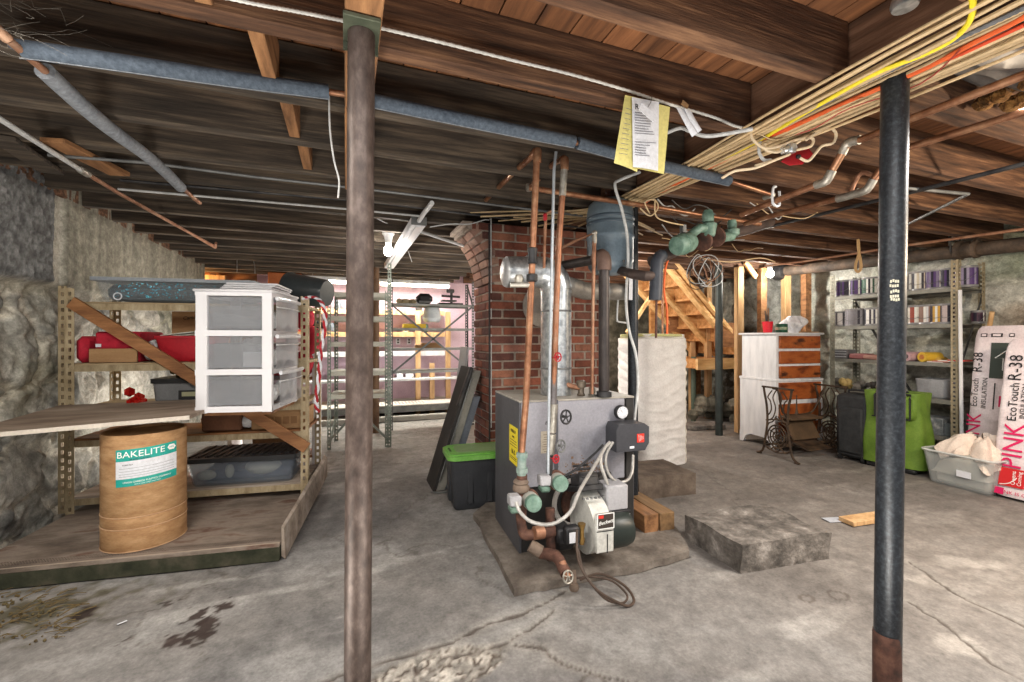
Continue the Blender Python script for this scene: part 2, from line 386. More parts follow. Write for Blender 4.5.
def seg_d(X, Y, a, b):
    ax, ay = a; bx, by = b; dx, dy = bx - ax, by - ay
    t = np.clip(((X - ax) * dx + (Y - ay) * dy) / (dx * dx + dy * dy), 0, 1)
    return np.hypot(X - ax - t * dx, Y - ay - t * dy)
def crack_path(px_pts): return [tuple(flo(*p)[:2]) for p in px_pts]
CRACKS = [
    [(565, 590), (548, 600), (520, 612), (498, 618), (480, 626), (455, 640), (430, 647), (400, 656), (345, 672), (300, 690)],
    [(556, 608), (530, 626), (510, 640), (492, 646), (478, 649), (462, 652), (440, 655)],
    [(515, 643), (545, 648), (562, 662), (590, 672), (640, 682)],
    [(905, 600), (935, 618), (965, 640), (1000, 668)],
    [(908, 560), (950, 590), (1024, 625)],
    [(690, 556), (640, 570), (600, 572)],
]
def floor_fn(X, Y):
    n1 = fbm(X * 1.3 + 9, Y * 1.3, 5); n2 = fbm(X * 4 + 40, Y * 4 + 7, 5); n3 = fbm(X * 14, Y * 14 + 60, 4); n5 = fbm(X * 34 + 5, Y * 34, 4)
    col = [np.full(X.shape, v) for v in (140.0, 137.0, 134.0)]
    col = mixc(col, (106, 105, 105), sstep(0.45, 0.68, n1) * 0.75)
    col = mixc(col, (166, 165, 163), sstep(0.5, 0.72, n2) * 0.6)
    st = fbm(X * 1.6 + 3, Y * 7 + 20, 5)          # trowel scuffs
    col = mixc(col, (190, 188, 184), sstep(0.60, 0.74, st) * 0.55)
    br = sstep(1.3, 3.2, X + 0.25 * Y + (n1 - 0.5) * 2)   # warm light on the burner side mixed into the slab colour
    col = mixc(col, (132, 122, 113), br * 0.5)
    col = mixc(col, (176, 175, 171), sstep(3.6, 5.2, Y + (n1 - 0.5)) * 0.5 * (X < 3.2))
    z = (n1 - 0.5) * 0.012 + (n3 - 0.5) * 0.003
    # pale line of spalled cement on the burner side
    # moss and dirt by the platform corner
    p = flo(8, 612); d = np.hypot((X - p.x) / 0.42, (Y - p.y) / 0.22)
    col = mixc(col, (74, 68, 44), sstep(1.1, 0.3, d + (n3 - 0.5) * 2.4 + (n2 - .5) * 1.5) * 0.6)
    # dark oily stain
    for (px, py, r) in ((195, 615, .055), (203, 625, .06), (183, 632, .05), (172, 640, .045), (188, 642, .03), (168, 603, .03), (127, 637, .03), (85, 612, .05), (222, 606, .04), (140, 636, .012), (205, 637, .04)):
        p = flo(px, py); d = np.hypot(X - p.x, Y - p.y) / r
        col = mixc(col, (58, 46, 42), sstep(0.85, 0.6, d + (n5 - 0.5) * 3.4) * 0.88)
    # fresh grey spot and old foot prints
    for (px, py) in ((807, 598), (838, 595), (595, 681)):
        p = flo(px, py); d = np.hypot((X - p.x) / 0.05, (Y - p.y) / 0.035) + (n3 - 0.5) * 0.8
        col = mixc(col, (96, 88, 82), sstep(0.25, 0.1, np.abs(d - 0.8)) * 0.8)
    for (px, py, r) in ((905, 578, .3), (965, 560, .25), (830, 540, .1), (960, 642, .14)):
        p = flo(px, py); d = np.hypot((X - p.x) / r, (Y - p.y) / (r * 0.5)) + (n2 - 0.5) * 3
        col = mixc(col, (196, 190, 182), sstep(0.7, 0.1, d) * 0.6)
    # crumbling patch where the cracks meet
    p = flo(438, 668); d = np.hypot((X - p.x) / 0.30, (Y - p.y) / 0.13) + (n2 - 0.5) * 1.1
    pm = sstep(1.0, 0.8, d); f1, f2, cid = voro(X * 38 + n3 * 2, Y * 38)
    col = [c * (1 - pm) + pm * (120 + 96 * cid) * k for c, k in zip(col, (1.0, 0.97, 0.92))]
    col = mixc(col, (84, 72, 64), pm * sstep(0.16, 0.03, f2 - f1))
    z = z - 0.010 * pm + pm * 0.008 * cid
    for path in CRACKS:
        pp = crack_path(path); d = np.full(X.shape, 9.0)
        wx = X + (n3 - 0.5) * 0.05; wy = Y + (n2 - 0.5) * 0.05
        for a, b in zip(pp[:-1], pp[1:]): d = np.minimum(d, seg_d(wx, wy, a, b))
        col = mixc(col, (172, 168, 160), sstep(0.05, 0.01, d) * 0.4)
        col = mixc(col, (78, 68, 62), sstep(0.009, 0.003, d + (n3 - .5) * .012) * 0.75)
        z = z - 0.004 * sstep(0.012, 0.003, d)
    f1, f2, _ = voro(X * 0.9 + n2 * 0.5, Y * 0.9 + n1 * 0.6)
    col = mixc(col, (96, 90, 84), sstep(0.016, 0.004, f2 - f1) * 0.5 * (Y > 1.9))
    return X, Y, z - 0.004, [c * (0.84 + 0.2 * n3 + .12 * n5) for c in col]
def axis(segs):
    out = []
    for a, b, s in segs: out += list(np.arange(a, b - 1e-6, s))
    return np.array(out + [segs[-1][1]])
tag(surf('floor', axis([(-2.7, -1.5, .08), (-1.5, 3.2, .0125), (3.2, 6.0, .03)]), axis([(-1.6, 0.9, .1), (0.9, 2.9, .0125), (2.9, 7.5, .035)]), floor_fn, conc), kind='structure')

def rubble(U, W, n, mortar, tones, cu=2.2, cv=3.2, gap=0.10):
    f1, f2, cid = voro(U * cu + (n - 0.5) * 0.7, W * cv + (n - 0.5) * 0.6)
    e = sstep(gap, gap + 0.12, f2 - f1 + (n - 0.5) * 0.12)
    t = [np.interp(cid, np.linspace(0, 1, len(tones)), [q[k] for q in tones]) for k in range(3)]
    return mixc([np.full(U.shape, float(m)) for m in mortar], 0, 0) if False else [m * (1 - e) + c * e for m, c in zip(mortar, t)], e, cid
def left_fn(Y, Z):
    n = fbm(Y * 3, Z * 3 + 5, 5); n2 = fbm(Y * 12, Z * 12, 4); vs = fbm(Y * 16, Z * 1.6 + 9, 4); sp = fbm(Y * 40, Z * 40, 3)
    col, e, cid = rubble(Y, Z, n, (216, 212, 200), [(150, 151, 148), (176, 175, 166), (132, 133, 132), (190, 187, 178)], gap=0.06)
    fold = fbm(Y * 2.5 + Z * 5, Z * 4 - Y * 3, 5)
    col = mixc(col, (104, 105, 104), sstep(0.56, 0.66, fold) * 0.7); col = [c * (.74 + .6 * fbm(Y * 26, Z * 26 + 4, 4)) for c in col]; col = mixc(col, (188, 186, 178), sstep(0.42, 0.3, fold) * 0.5)
    crag = fbm(Y * 9 + Z * 4, Z * 9 - Y * 2, 5); dep = 0.022 * e + 0.035 * cid + (n - 0.5) * 0.11 + (fold - .5) * 0.07 + (crag - .5) * .05
    top = sstep(1.50, 1.54, Z + (n - 0.5) * 0.06)                 # big dressed blocks of the top course
    b1 = [np.full(Y.shape, v) * (0.5 + 1.0 * sp) for v in (118., 120., 122.)]
    b2 = [np.full(Y.shape, v) * (0.6 + 0.45 * vs + .35 * fbm(Y * 30, Z * 30, 4)) for v in (158., 155., 142.)]
    jx = 3.57 + (n - 0.5) * 0.10; j = sstep(0.07, 0.03, np.abs(Y - jx - 0.03))
    w2 = sstep(jx - 0.01, jx + 0.05, Y)
    bl = [p * (1 - w2) + q * w2 for p, q in zip(b1, b2)]
    bl = mixc(bl, (206, 203, 192), j)
    col = [c * (1 - top) + q * top for c, q in zip(col, bl)]
    dep = dep * (1 - top) + top * (0.09 + (sp - 0.5) * 0.014 * (1 - w2) + (vs - 0.5) * 0.014 * w2 - 0.02 * j)
    band = sstep(0.05, 0.02, np.abs(Z - 1.49 + (n - 0.5) * 0.05)); col = mixc(col, (182, 178, 164), band * 0.85)
    col = mixc(col, (120, 120, 92), sstep(0.5, 0.75, fbm(Y * 2 + 70, Z * 2, 4)) * 0.4 * (1 - top))
    ww = sstep(0.16, 0.6, n) * sstep(3.6, 3.9, Y) * (1 - top)      # pale flaking parging behind the rack
    col = mixc(col, (196, 192, 182), ww * sstep(0.40, 0.62, fbm(Y * 7 + 3, Z * 5, 5)) * 0.9)
    return XL - 0.10 + dep, Y, Z, col
wl = surf('wall_left', np.concatenate([np.arange(1.9, 4.2, .012), np.arange(4.2, 6.66, .03)]), np.arange(-0.02, 2.30, .014), left_fn, stone); tag(wl, kind='structure')
mb = MB(); mb.box((-2.13, 3.4, 1.14), (0.5, 6.5, 2.27)); 
tag(mb.build('trim_1', M('wall_core', (92, 90, 84), (112, 108, 100), scale=5, rough=0.9)), kind='structure')
def right_fn(Y, Z):
    n = fbm(Y * 3, Z * 3 + 50, 5); n2 = fbm(Y * 10, Z * 10, 4)
    col, e, cid = rubble(Y, Z, n, (226, 226, 216), [(214, 216, 206), (196, 200, 186), (230, 230, 222), (176, 180, 168)], cu=2.0, cv=3.4, gap=0.06)
    near = sstep(2.5, 1.9, Y)
    g = sstep(1.72, 1.80, Z) * near; col = mixc(col, (138, 152, 128), g * 0.8)
    pk = sstep(1.55, 1.45, Z + (n - .5) * .1) * near; col = mixc(col, (170, 142, 118), pk * 0.7)
    dk = sstep(0.57, 0.68, fbm(Y * 5, Z * 9 + 33, 5)); col = mixc(col, (84, 80, 70), dk * 0.7 * sstep(1.45, 1.2, Z))
    far = sstep(4.2, 4.6, Y); str_ = fbm(Y * 22, Z * 3, 4)
    col = [c * (1 - far) + far * v * (0.7 + 0.6 * str_) for c, v in zip(col, (186., 188., 182.))]
    base = sstep(1.42, 1.32, Z + (n - .5) * .1) * far; col = mixc(col, (92, 88, 76), base * sstep(0.35, 0.6, n2))
    return XR + 0.08 - 0.05 * e - 0.04 * cid - (n - 0.5) * 0.12, Y, Z, [c * (0.86 + 0.28 * n2) for c in col]
tag(surf('wall_right', np.arange(0.2, 7.4, .03), np.arange(-0.02, 2.30, .025), right_fn, stone, flip=True), kind='structure')
lav = M('lavender_board', (176, 150, 166), (196, 170, 184), (206, 182, 194), scale=2, rough=0.7)
mb = MB(); mb.box((1.35, YB + 0.05, 1.14), (5.1, 0.1, 2.3)); tag(mb.build('wall_back', lav), kind='structure')
darkstone = M('dark_stone', (58, 56, 48), (98, 94, 82), (150, 144, 130), scale=5, detail=8, rough=0.95, bump=0.2, bscale=12)
mb = MB(); mb.box((4.9, YB + 0.05, 1.14), (2.0, 0.1, 2.3)); tag(mb.build('wall_back.001', darkstone), kind='structure')
mb = MB(); mb.box((-2.5, YB + 0.05, 1.14), (2.6, 0.1, 2.3)); tag(mb.build('wall_back.002', brownwood), kind='structure')
# ceiling boards: planks run front to back
bm_ = M('ceiling_boards', (96, 62, 40), (138, 92, 60), (166, 114, 76), scale=3.0, stretch=(7, 0.6, 1), rough=0.75, bump=0.03, attr='Col')
mb = MB(); x = -2.75; k = 0
while x < 6.0:
    w = 0.135; t = random.uniform(0.72, 1.0); mb.box((x + w / 2, 3.1, JT + 0.012), (w - 0.006, 9.0, 0.024), col=(255 * t, 250 * t, 245 * t)); x += w
mb.box((1.6, 3.1, JT + 0.05), (9, 9.2, 0.04), col=(90, 80, 70))
tag(mb.build('ceiling', bm_), kind='structure')

# joists: every one its own timber, in two runs that meet the girder
GX0, GX1 = 1.65, 1.81
JW = 0.062
for k in range(-3, 15):
    y0 = 1.424 + 0.4 * k
    a = MB(); a.box(((XL - 0.2 + GX0) / 2, y0 + JW / 2, (JZ + JT) / 2 + random.uniform(-.004, .004)), (GX0 - XL + 0.19, JW, JT - JZ), bev=0.004, rz=random.uniform(-.002, .002))
    single('ceiling_joist', a, joist_g if k > 0 else joist_m, 'wooden ceiling joist on the stone wall side of the girder, %s counting from the camera' % ORD[k + 3], 'joist', 'joists on the stone wall side')
    a = MB(); a.box(((XR + GX1) / 2, y0 + JW / 2 + .004, (JZ + JT) / 2 + random.uniform(-.004, .004)), (XR - GX1 - 0.01, JW, JT - JZ), bev=0.004, rz=random.uniform(-.002, .002))
    single('ceiling_joist', a, joist_m, 'wooden ceiling joist on the paint shelf side of the girder, %s counting from the camera' % ORD[k + 3], 'joist', 'joists on the paint shelf side')
a = MB(); a.box(((GX0 + GX1) / 2, 1.6, 2.212), (GX1 - GX0, 5.2, 0.185), bev=0.006)
single('girder', a, M('girder_wood', (70, 50, 38), (104, 76, 58), (132, 100, 80), scale=3, stretch=(7, .7, 9), rough=0.85, bump=0.05), 'heavy brown timber girder carrying the joist ends above the cable bundle', 'girder')
a = MB(); a.box((0.045, 0.42, 2.07), (0.094, 2.63, 0.058), bev=0.004); a.box((0.045, 2.24, 2.07), (0.094, 0.86, 0.058), bev=0.004); a.box((0.045, 1.77, 2.05), (0.094, 0.1, 0.018))
single('girder', a, oldwood, 'orange-brown plank girder resting on the slim rusty post, under the joists', 'girder')
# sill timber on the wall top, blocking pieces
a = MB(); a.box((-1.75, 3.2, 2.19), (0.16, 6.6, 0.2), bev=0.006)
for (x, k) in ((-0.36, -1), (-0.25, 0), (-0.215, 1), (-0.19, 2)):
    b = MB(); b.box((x, 1.424 + .4 * k + JW + (0.4 - JW) / 2, 2.195), (0.045, 0.4 - JW - .004, 0.17), bev=0.003)
    single('joist_blocking', b, oldwood, 'short wooden blocking piece between joists left of the plank girder, %s counting from the camera' % ORD[(-1, 0, 1, 2).index(k)], 'blocking', 'blocking pieces between joists')
single('sill_beam', a, joist_m, 'dark timber sill lying on top of the stone wall', 'beam')
# ---------------------------------------------------------------- posts
def post(name, base, top, r, mat, label, plate=None, extra=None):
    t = thing(name, label, 'post', base)
    m = MB(); m.cyl((0, 0, 0), V(top) - V(base), r, n=32); m.build('shaft', mat, t)
    if plate:
        m = MB(); m.box(V(top) - V(base) + V((0, 0, 0.004)), (plate[0], plate[1], 0.012), bev=0.002); m.build('cap_plate', M('green_steel_plate', (62, 70, 58), (90, 96, 80), scale=9, metal=.4, rough=.55), t)
    return t
p = at(357, 779, 1.2); q = at(361.5, 30, 1.2); p.z = 0
pt = post('support_post', p, V((q.x, q.y, 2.028)), 0.0355, rustpost, 'slim rusty steel post standing closest to the camera, under the plank girder', plate=(0.094, 0.13))
m = MB(); q = V((q.x, q.y, 2.028)) - p; m.box(q + V((0, 0.05, .004)), (0.094, 0.012, 0.05)); m.build('bracket', MATS['green_steel_plate'], pt)
p = at(887, 691, 1.5); q = at(895, 76, 1.5); p.z = 0
colpost = M('column_paint_worn', (46, 52, 60), (74, 82, 92), (104, 112, 120), scale=24, rough=0.42, metal=0.3, bump=0.02)
pt = post('support_post', p, q, 0.0385, blacksteel, 'blue-black steel column under the cable bundle, rusty at its foot')
m = MB(); m.lathe([(0.0395, 0), (0.0395, 0.17), (0.0392, 0.19), (0.0388, 0.2)], (0, 0, 0)); d = (q - p) * (0.2 / q.z)
m.build('rusted_foot', rustiron, pt)
m = MB()
for (dz, dx, w) in ((1.34, -.004, .03), (1.355, .0, .022), (1.375, -.01, .02), (1.39, -.004, .034), (1.328, .006, .03)):
    pos = (q - p) * (dz / q.z)
    for j in range(4):
        a = math.radians(205 + j * 9 + dx * 300) ; m.box(pos + V((math.cos(a) * .0388, math.sin(a) * .0388, random.uniform(-.002, .002))), (.0045, .0015, .009), rz=a + math.pi / 2)
m.build('stencil_mark', M('old_white_paint', (186, 182, 160), (206, 202, 182), scale=9), pt)
p = flo(719, 435)
post('support_post', p, V((p.x, p.y, 2.098)), 0.044, M('dark_green_column', (34, 40, 40), (54, 62, 60), scale=9, rough=0.5, metal=0.2), 'dark steel post standing between the wooden stairs and the white dresser')
p = flo(693.5, 421); 
post('support_post', V((p.x, p.y, 0)), V((p.x, p.y, 0.93)), 0.035, M('grey_green_column', (74, 86, 74), (96, 108, 94), scale=9, rough=0.6), 'short grey-green post under the stair landing', )
p = at(633, 440, 3.0); 
post('support_post', V((p.x, p.y, 0)), V((p.x, p.y, 2.09)), 0.034, blacksteel, 'dark steel post right behind the boiler beside the grey tank')
p = at(376, 430, 5.6)
post('support_post', V((p.x, p.y, 0)), V((p.x, p.y, 2.09)), 0.04, M('brown_column', (84, 62, 46), (112, 86, 64), scale=8, rough=0.7), 'thin brown post behind the grey-green steel shelving')

# ---------------------------------------------------------------- brick pier with its half arch (bricks laid one by one inside one mesh)
BY = 3.29; BD = 0.45
brickm = M('brick_face', (196, 196, 196), (235, 235, 235), (255, 255, 255), scale=16, detail=8, rough=0.9, attr='Col', bump=0.06, bscale=60)
def bcol():
    c = random.choice([(128, 74, 58), (142, 84, 66), (112, 66, 54), (150, 100, 80), (104, 66, 58), (136, 90, 76)]); k = random.uniform(0.85, 1.1)
    return tuple(min(255, v * k) for v in c)
mb = MB(); MO = (158, 144, 132)
R0 = 0.62; XC = 1.06 - R0; ZC = 1.60
arc = [(XC + R0 * math.cos(a), ZC + R0 * math.sin(a)) for a in [math.radians(5 * i) for i in range(0, 12)]]
arc = [p for p in arc if p[1] < 2.085] + [(XC + math.sqrt(R0 ** 2 - 0.49 ** 2), 2.09)]
poly = [(1.066, 0)] + [(x + .006, z) for x, z in arc] + [(2.054, 2.09), (2.054, 0)]
zz_ = 0.0
while zz_ < 2.085:
    xa = 1.066 if zz_ < ZC else XC + math.sqrt(R0 ** 2 - min(zz_ + .03 - ZC, .5) ** 2) + .034
    mb.box(((xa + 2.054) / 2, BY + BD / 2, zz_ + .015), (2.054 - xa, BD - .012, .0305), col=MO); zz_ += 0.03
hc = 0.068; z = 0.0; row = 0
while z < 2.05:
    def xl(zz): return 1.06 if zz < ZC else XC + math.sqrt(max(0.0, R0 ** 2 - (zz - ZC) ** 2))
    x0 = xl(z + hc) + (0.115 if z > ZC - 0.02 else 0); off = 0.0 if row % 2 else 0.105
    x = 1.06 - off - 0.42 if z > ZC else 1.06 - off
    while x < 2.06:
        a = max(x, x0); b = min(x + 0.205, 2.06)
        if b - a > 0.03: mb.box(((a + b) / 2, BY + 0.05 + random.uniform(-.003, .003), z + hc / 2 - 0.004), (b - a - 0.010, 0.1, hc - 0.012), bev=0.004, col=bcol())
        x += 0.213
    if z < ZC - 0.02:
        y = BY + 0.002 + (0.105 if row % 2 else 0.0)
        ys = [BY] + [BY + off_ for off_ in ((0.105, 0.318) if row % 2 else (0.213, 0.426))] + [BY + BD]
        for a, b in zip(ys[:-1], ys[1:]):
            if b - a > 0.03: mb.box((1.06 + 0.045, (a + b) / 2 + .001, z + hc / 2 - 0.004), (0.098, b - a - 0.010, hc - 0.012), bev=0.004, col=bcol())
    z += hc; row += 1
na = 9
for i in range(na):          # arch ring
    a = math.radians(3 + 52 * (i + .5) / na); u = V((math.cos(a), 0, math.sin(a))); w = V((-math.sin(a), 0, math.cos(a)))
    if ZC + (R0 + .06) * math.sin(a) > 2.07: continue
    Rm = Matrix((u, (0, 1, 0), w)).transposed()
    for (y0, y1) in ((0, .21), (.22, .45)):
        mb.box(V((XC, BY + (y0 + y1) / 2, ZC)) + u * (R0 + 0.052), (0.105, y1 - y0 - .006, 0.055), R=Rm, bev=0.004, col=tuple(v * .55 + w_ * .45 for v, w_ in zip(bcol(), (168, 152, 138))))
tag(mb.build('brick_pier', brickm), 'red brick chimney pier flaring into a half arch at the ceiling', 'brick pier')
m = MB(); m.tube([(1.05, BY - .008, 2.09), (1.05, BY - .008, 1.6), (1.052, BY - .008, 0.3)], 0.006)
single('wall_cable', m, M('cable_dark', (40, 40, 42), rough=.6), 'thin black cable running down the corner of the brick pier', 'cable')
m = MB(); m.tube([at(430, 227, 3.1), at(450, 224, 3.15), at(470, 224, 3.2), at(489, 220, 3.25), V((1.065, BY - .008, 2.0)), (1.066, BY - .009, 0.5)], 0.004, smooth=4)
single('wall_cable', m, cable_grey, 'thin white cable draped to the brick arch and down the pier corner', 'cable')
# ================================================================ OVERHEAD PIPES AND CABLES
def elbow_at(m, p, r): m.sph(p, r * 1.25, 12)
# long blue-grey foam covered pipe
def onyl(pts, y): return [ony(px, py, y) for px, py in pts]
Yp = 1.765
t = thing('insulated_pipe', 'long pipe in blue-grey foam sleeves running across under the joists', 'pipe', ony(341, 95, Yp))
for pl in ([(20, 50), (33, 50.5), (128, 64), (230, 79), (329, 92)], [(374, 101), (440, 115), (512, 130), (574, 142)], [(577.5, 143), (650, 163), (729, 181)]):
    m = MB(); P = onyl(pl, Yp); m.tube(P, 0.0265, 20, smooth=3); m.build('foam_sleeve', insul, t, world=True)
    m = MB(); e = V((0, 0, -0.0262)); m.tube([p + e for p in P], 0.0022, 6, smooth=3); m.build('sleeve_seam', greysleeve, t, world=True)
m = MB(); m.tube(onyl([(18, 50), (128, 64), (329, 92), (345, 94.5), (374, 101), (512, 130), (576, 143), (729, 181), (772, 195)], Yp), 0.011, 10); m.build('copper_core', copper, t, world=True)
m = MB(); q = onyl([(772, 195)], Yp)[0]; m.sph(q, 0.017, 12); m.tube([q, q + V((0.0, 0.05, 0.0))], 0.014, 12); m.build('end_elbow', solder, t, world=True)
# grey foam pipe heading to the back on the left
t = thing('insulated_pipe', 'grey foam-sleeved pipe slanting back under the joists by the stone wall', 'pipe', onz(120, 128, 2.06))
a, b = onz(45, 71, 2.06), onz(181, 187, 2.06); m = MB(); m.tube([a + (b - a) * k / 6 + V((0, 0, -.012 * math.sin(k * 1.1))) for k in range(7)], 0.0275, 20, smooth=2); m.build('foam_sleeve', greysleeve, t, world=True)
d = (b - a).normalized(); m = MB(); m.tube([a - d * 0.16, b + d * 0.32], 0.0115, 10); m.build('copper_core', dullcopper, t, world=True)
m = MB(); m.tube([a - d * 0.16 + V((0, 0, .0)), a - d * 0.2 + V((-.02, -.02, .02)), a - d * .22 + V((-.05, -.03, .04))], 0.015, 10); m.build('elbow', dullcopper, t, world=True)
# wall conduit: grey first, then copper coloured
t = thing('conduit_pipe', 'thin pipe running along the top of the stone wall, grey then copper', 'pipe', onz(84, 172, 2.05))
m = MB(); m.tube([onz(-30, 98, 2.05), onz(0, 119, 2.05), onz(84, 172, 2.05)], 0.0115, 10); m.build('grey_length', cable_grey, t, world=True)
m = MB(); m.tube([onz(84, 172, 2.05), onz(120, 194, 2.05), onz(190, 233, 2.05), onz(215, 247, 2.05), onz(216, 243, 2.07)], 0.0115, 10); m.build('copper_length', dullcopper, t, world=True)
m = MB(); m.cyl(onz(80, 169.5, 2.05), onz(88, 174.5, 2.05), 0.017); m.build('coupling', solder, t, world=True)
for (pts, y, r, mt, lab) in (
    ([(48, 155), (150, 163), (256, 177), (373, 190), (512, 207), (590, 217)], 2.72, 0.008, steelgrey, 'grey steel conduit crossing under the joists, the nearer of two'),
    ([(118, 189), (256, 201), (347, 209), (373, 211.5), (420, 216)], 3.19, 0.007, cable_grey, 'white conduit crossing under the joists in front of the hanging bulb'),
    ([(120, 180), (256, 192), (373, 202), (470, 214), (600, 230)], 3.10, 0.009, ironblack, 'dark conduit crossing under the joists behind the grey one')):
    m = MB(); m.tube(onyl(pts, y), r, 8); single('conduit_pipe', m, mt, lab, 'pipe')
# armoured cable along a joist face
P = onyl([(200, -8), (256, 4), (300, 12), (340, 20), (380, 28), (440, 42), (512, 60), (570, 74), (626, 90), (669, 104), (713, 117), (735, 126), (752, 129)], 1.405)
Q = catmull(P, 18); m = MB(); m.tube(Q, [0.0062 if i % 2 else 0.0048 for i in range(len(Q))], 8)
single("armoured_cable", m, M('armoured_cable', (196, 196, 192), (222, 222, 218), scale=20, metal=0.3, rough=0.5), 'white ribbed armoured cable clipped along the joist, where papers hang', 'cable')
m = MB(); m.tube([at(664, 134, 1.9), at(680, 128, 1.85), at(690, 131, 1.82), at(705, 136, 1.8), at(725, 134, 1.79), at(752, 129, 1.78)], 0.008, 8, smooth=4)
single('power_cable', m, cable_grey, 'thick grey cable looping under the joist to the cable bundle', 'cable')
# papers on the cable
t = thing('paper_sheets', 'yellow and white service papers hanging from the armoured cable', 'papers', ony(640, 165, 1.385))
def sheet(name, pts, y, mat, curl=0.015, par=None):
    A, B, Cc, D = [ony(px, py, y) for px, py in pts]   # top-left, top-right, bottom-right, bottom-left
    m = MB()
    def fn(u, v):
        p = (A * (1 - u) + B * u) * (1 - v) + (D * (1 - u) + Cc * u) * v
        return p + V((0, -curl * math.sin(u * 3) * v, 0))
    m.grid(fn, 8, 8); vs = list(m.v); n = len(vs)
    m.v += [p + V((0, 0.0006, 0)) for p in vs]; m.f += [tuple(n + i for i in f[::-1]) for f in m.f]; m.c += m.c
    return m.build(name, mat, par, world=True)
sheet('yellow_sheet', [(625, 95), (648, 100), (637, 172), (614, 163)], 1.392, paleyellow, curl=0.004, par=t)
sheet('yellow_sheet', [(634, 98), (670, 107), (664, 174), (634, 168)], 1.388, paleyellow, curl=0.0, par=t)
ws = sheet('white_sheet', [(632, 97), (659, 102), (658, 171), (633, 167)], 1.380, paper, curl=0.004, par=t)
m = MB()
X = frame(ony(637, 107, 1.372), rt_ := (1, 0, -0.02), (0, 0, 1)); text('R', 0.03, ink, t, X, world=True, name='heading')
for i in range(15):
    py = 112 + i * 2.6 + (6 if i > 8 else 0); a, b = ony(635, py, 1.374), ony(random.uniform(645, 656), py + 1.5, 1.374); m.bar(a, b, 0.0006, 0.0022, up=(0, 0, 1))
for i in range(10):
    a, b = ony(626 - i * .8, 108 + i * 5, 1.3795), ony(631 - i * .4, 109.5 + i * 5, 1.3795); m.bar(a, b, 0.0006, 0.0016)
m.build('print', M('grey_ink', (92, 94, 104), (120, 122, 132), scale=40, rough=.8), t, world=True)
m = MB(); m.bar(ony(640, 106, 1.352), ony(655, 119, 1.352), 0.002, 0.03); m.build('folded_tag', paper, t, world=True)
m = MB(); m.tube([ony(652, 96, 1.40), ony(651, 102, 1.37), ony(648, 107, 1.36)], 0.0012, 5); m.build('wire_hook', steelgrey, t, world=True)
t = thing('paper_tag', 'two small white tags hanging beside the yellow papers', 'tag', ony(690, 130, 1.39))
for pts, y in (([(676, 107), (685, 109), (697, 133), (692, 137)], 1.392), ([(684, 108), (691, 111), (701, 130), (696, 134)], 1.386)):
    sheet('tag_card', pts, y, paper, par=t)
m = MB(); m.bar(ony(682, 102, 1.395), ony(688, 107, 1.395), 0.002, 0.02); m.build('tag_top', cardboard, t, world=True)
# ---------------- cable bundle under the girder
fars = [at(640, 205, 2.7), at(655, 196, 2.6), at(622, 214, 2.9), at(600, 232, 3.1), at(668, 214, 2.8), at(690, 205, 2.8)]
NB = 22; prof = [random.uniform(-1, 1) for _ in range(14)]
for i in range(NB):        # every cable keeps its own lane in the bundle
    lane = (i + .5) / NB; lay = i % 2; pts = []
    for k in range(12):
        y = -0.45 + 0.27 * k; cv = float(sstep(0.3, 2.4, np.array(y)))
        wid = 0.42 * (1 - cv) + 0.20 * cv; cx = 1.745 * (1 - cv) + 1.70 * cv
        pts.append(V((cx + (lane - .5) * wid + .006 * math.sin(k * 1.7 + i * 2.1) * (1 - cv * .5), y, 2.098 - .016 * lay - .012 * cv - .006 * (1 + math.sin(k * .9 + i * .7)))))
    e = pts[-1]; fo = (lane - .5)
    pts += [e + V((fo * .3, .18, -.005)), e + V((fo * .9, .36 + .02 * (i % 5), .012)), e + V((fo * 1.6, .55 + .03 * (i % 4), .02))]
    m = MB(); m.tube(pts, (.0056, .0068, .0078)[i % 3], 7, smooth=4)
    single('power_cable', m, cable_tan, 'tan cable lying in the bundle under the timber girder', 'cable', 'tan cables in the bundle')
org = M('orange_cable', (214, 92, 44), (230, 112, 62), scale=12, rough=0.5)
P = [onz(px, py, 2.07) for px, py in ((1060, -8), (1024, 17), (975, 42), (930, 66), (880, 88), (820, 114), (760, 143), (700, 172), (665, 190), (640, 206))]
m = MB(); m.tube(P, 0.0085, 8, smooth=3); single('power_cable', m, org, 'orange cable running along the cable bundle', 'cable')
m = MB(); m.tube([onz(px, py, 2.074) for px, py in ((1024, 25), (960, 55), (905, 82), (850, 105), (800, 122), (740, 150))], 0.006, 8, smooth=3)
single('power_cable', m, M('red_orange_cable', (206, 70, 40), (220, 88, 52), scale=12), 'thin red-orange cable under the orange one in the bundle', 'cable')
P = [onz(970, -14, 2.10), onz(973, 6, 2.085), onz(968, 24, 2.07), onz(950, 41, 2.066), onz(920, 56, 2.066), onz(870, 76, 2.066), onz(800, 116, 2.068), onz(760, 140, 2.07), onz(720, 160, 2.07)]
m = MB(); m.tube(P, 0.0075, 8, smooth=4); single('power_cable', m, yellow_m, 'yellow cable curving down from the joists into the cable bundle', 'cable')
P = catmull([onz(1030, 5, 2.072), onz(960, 38, 2.07), onz(900, 66, 2.07), onz(850, 90, 2.07), onz(790, 122, 2.072)], 20); m = MB(); m.tube(P, [0.0085 if i % 2 else 0.0065 for i in range(len(P))], 8)
single('armoured_cable', m, M('grey_armour', (96, 98, 102), (130, 132, 136), scale=20, metal=.5), 'dark grey ribbed armoured cable within the cable bundle', 'cable')
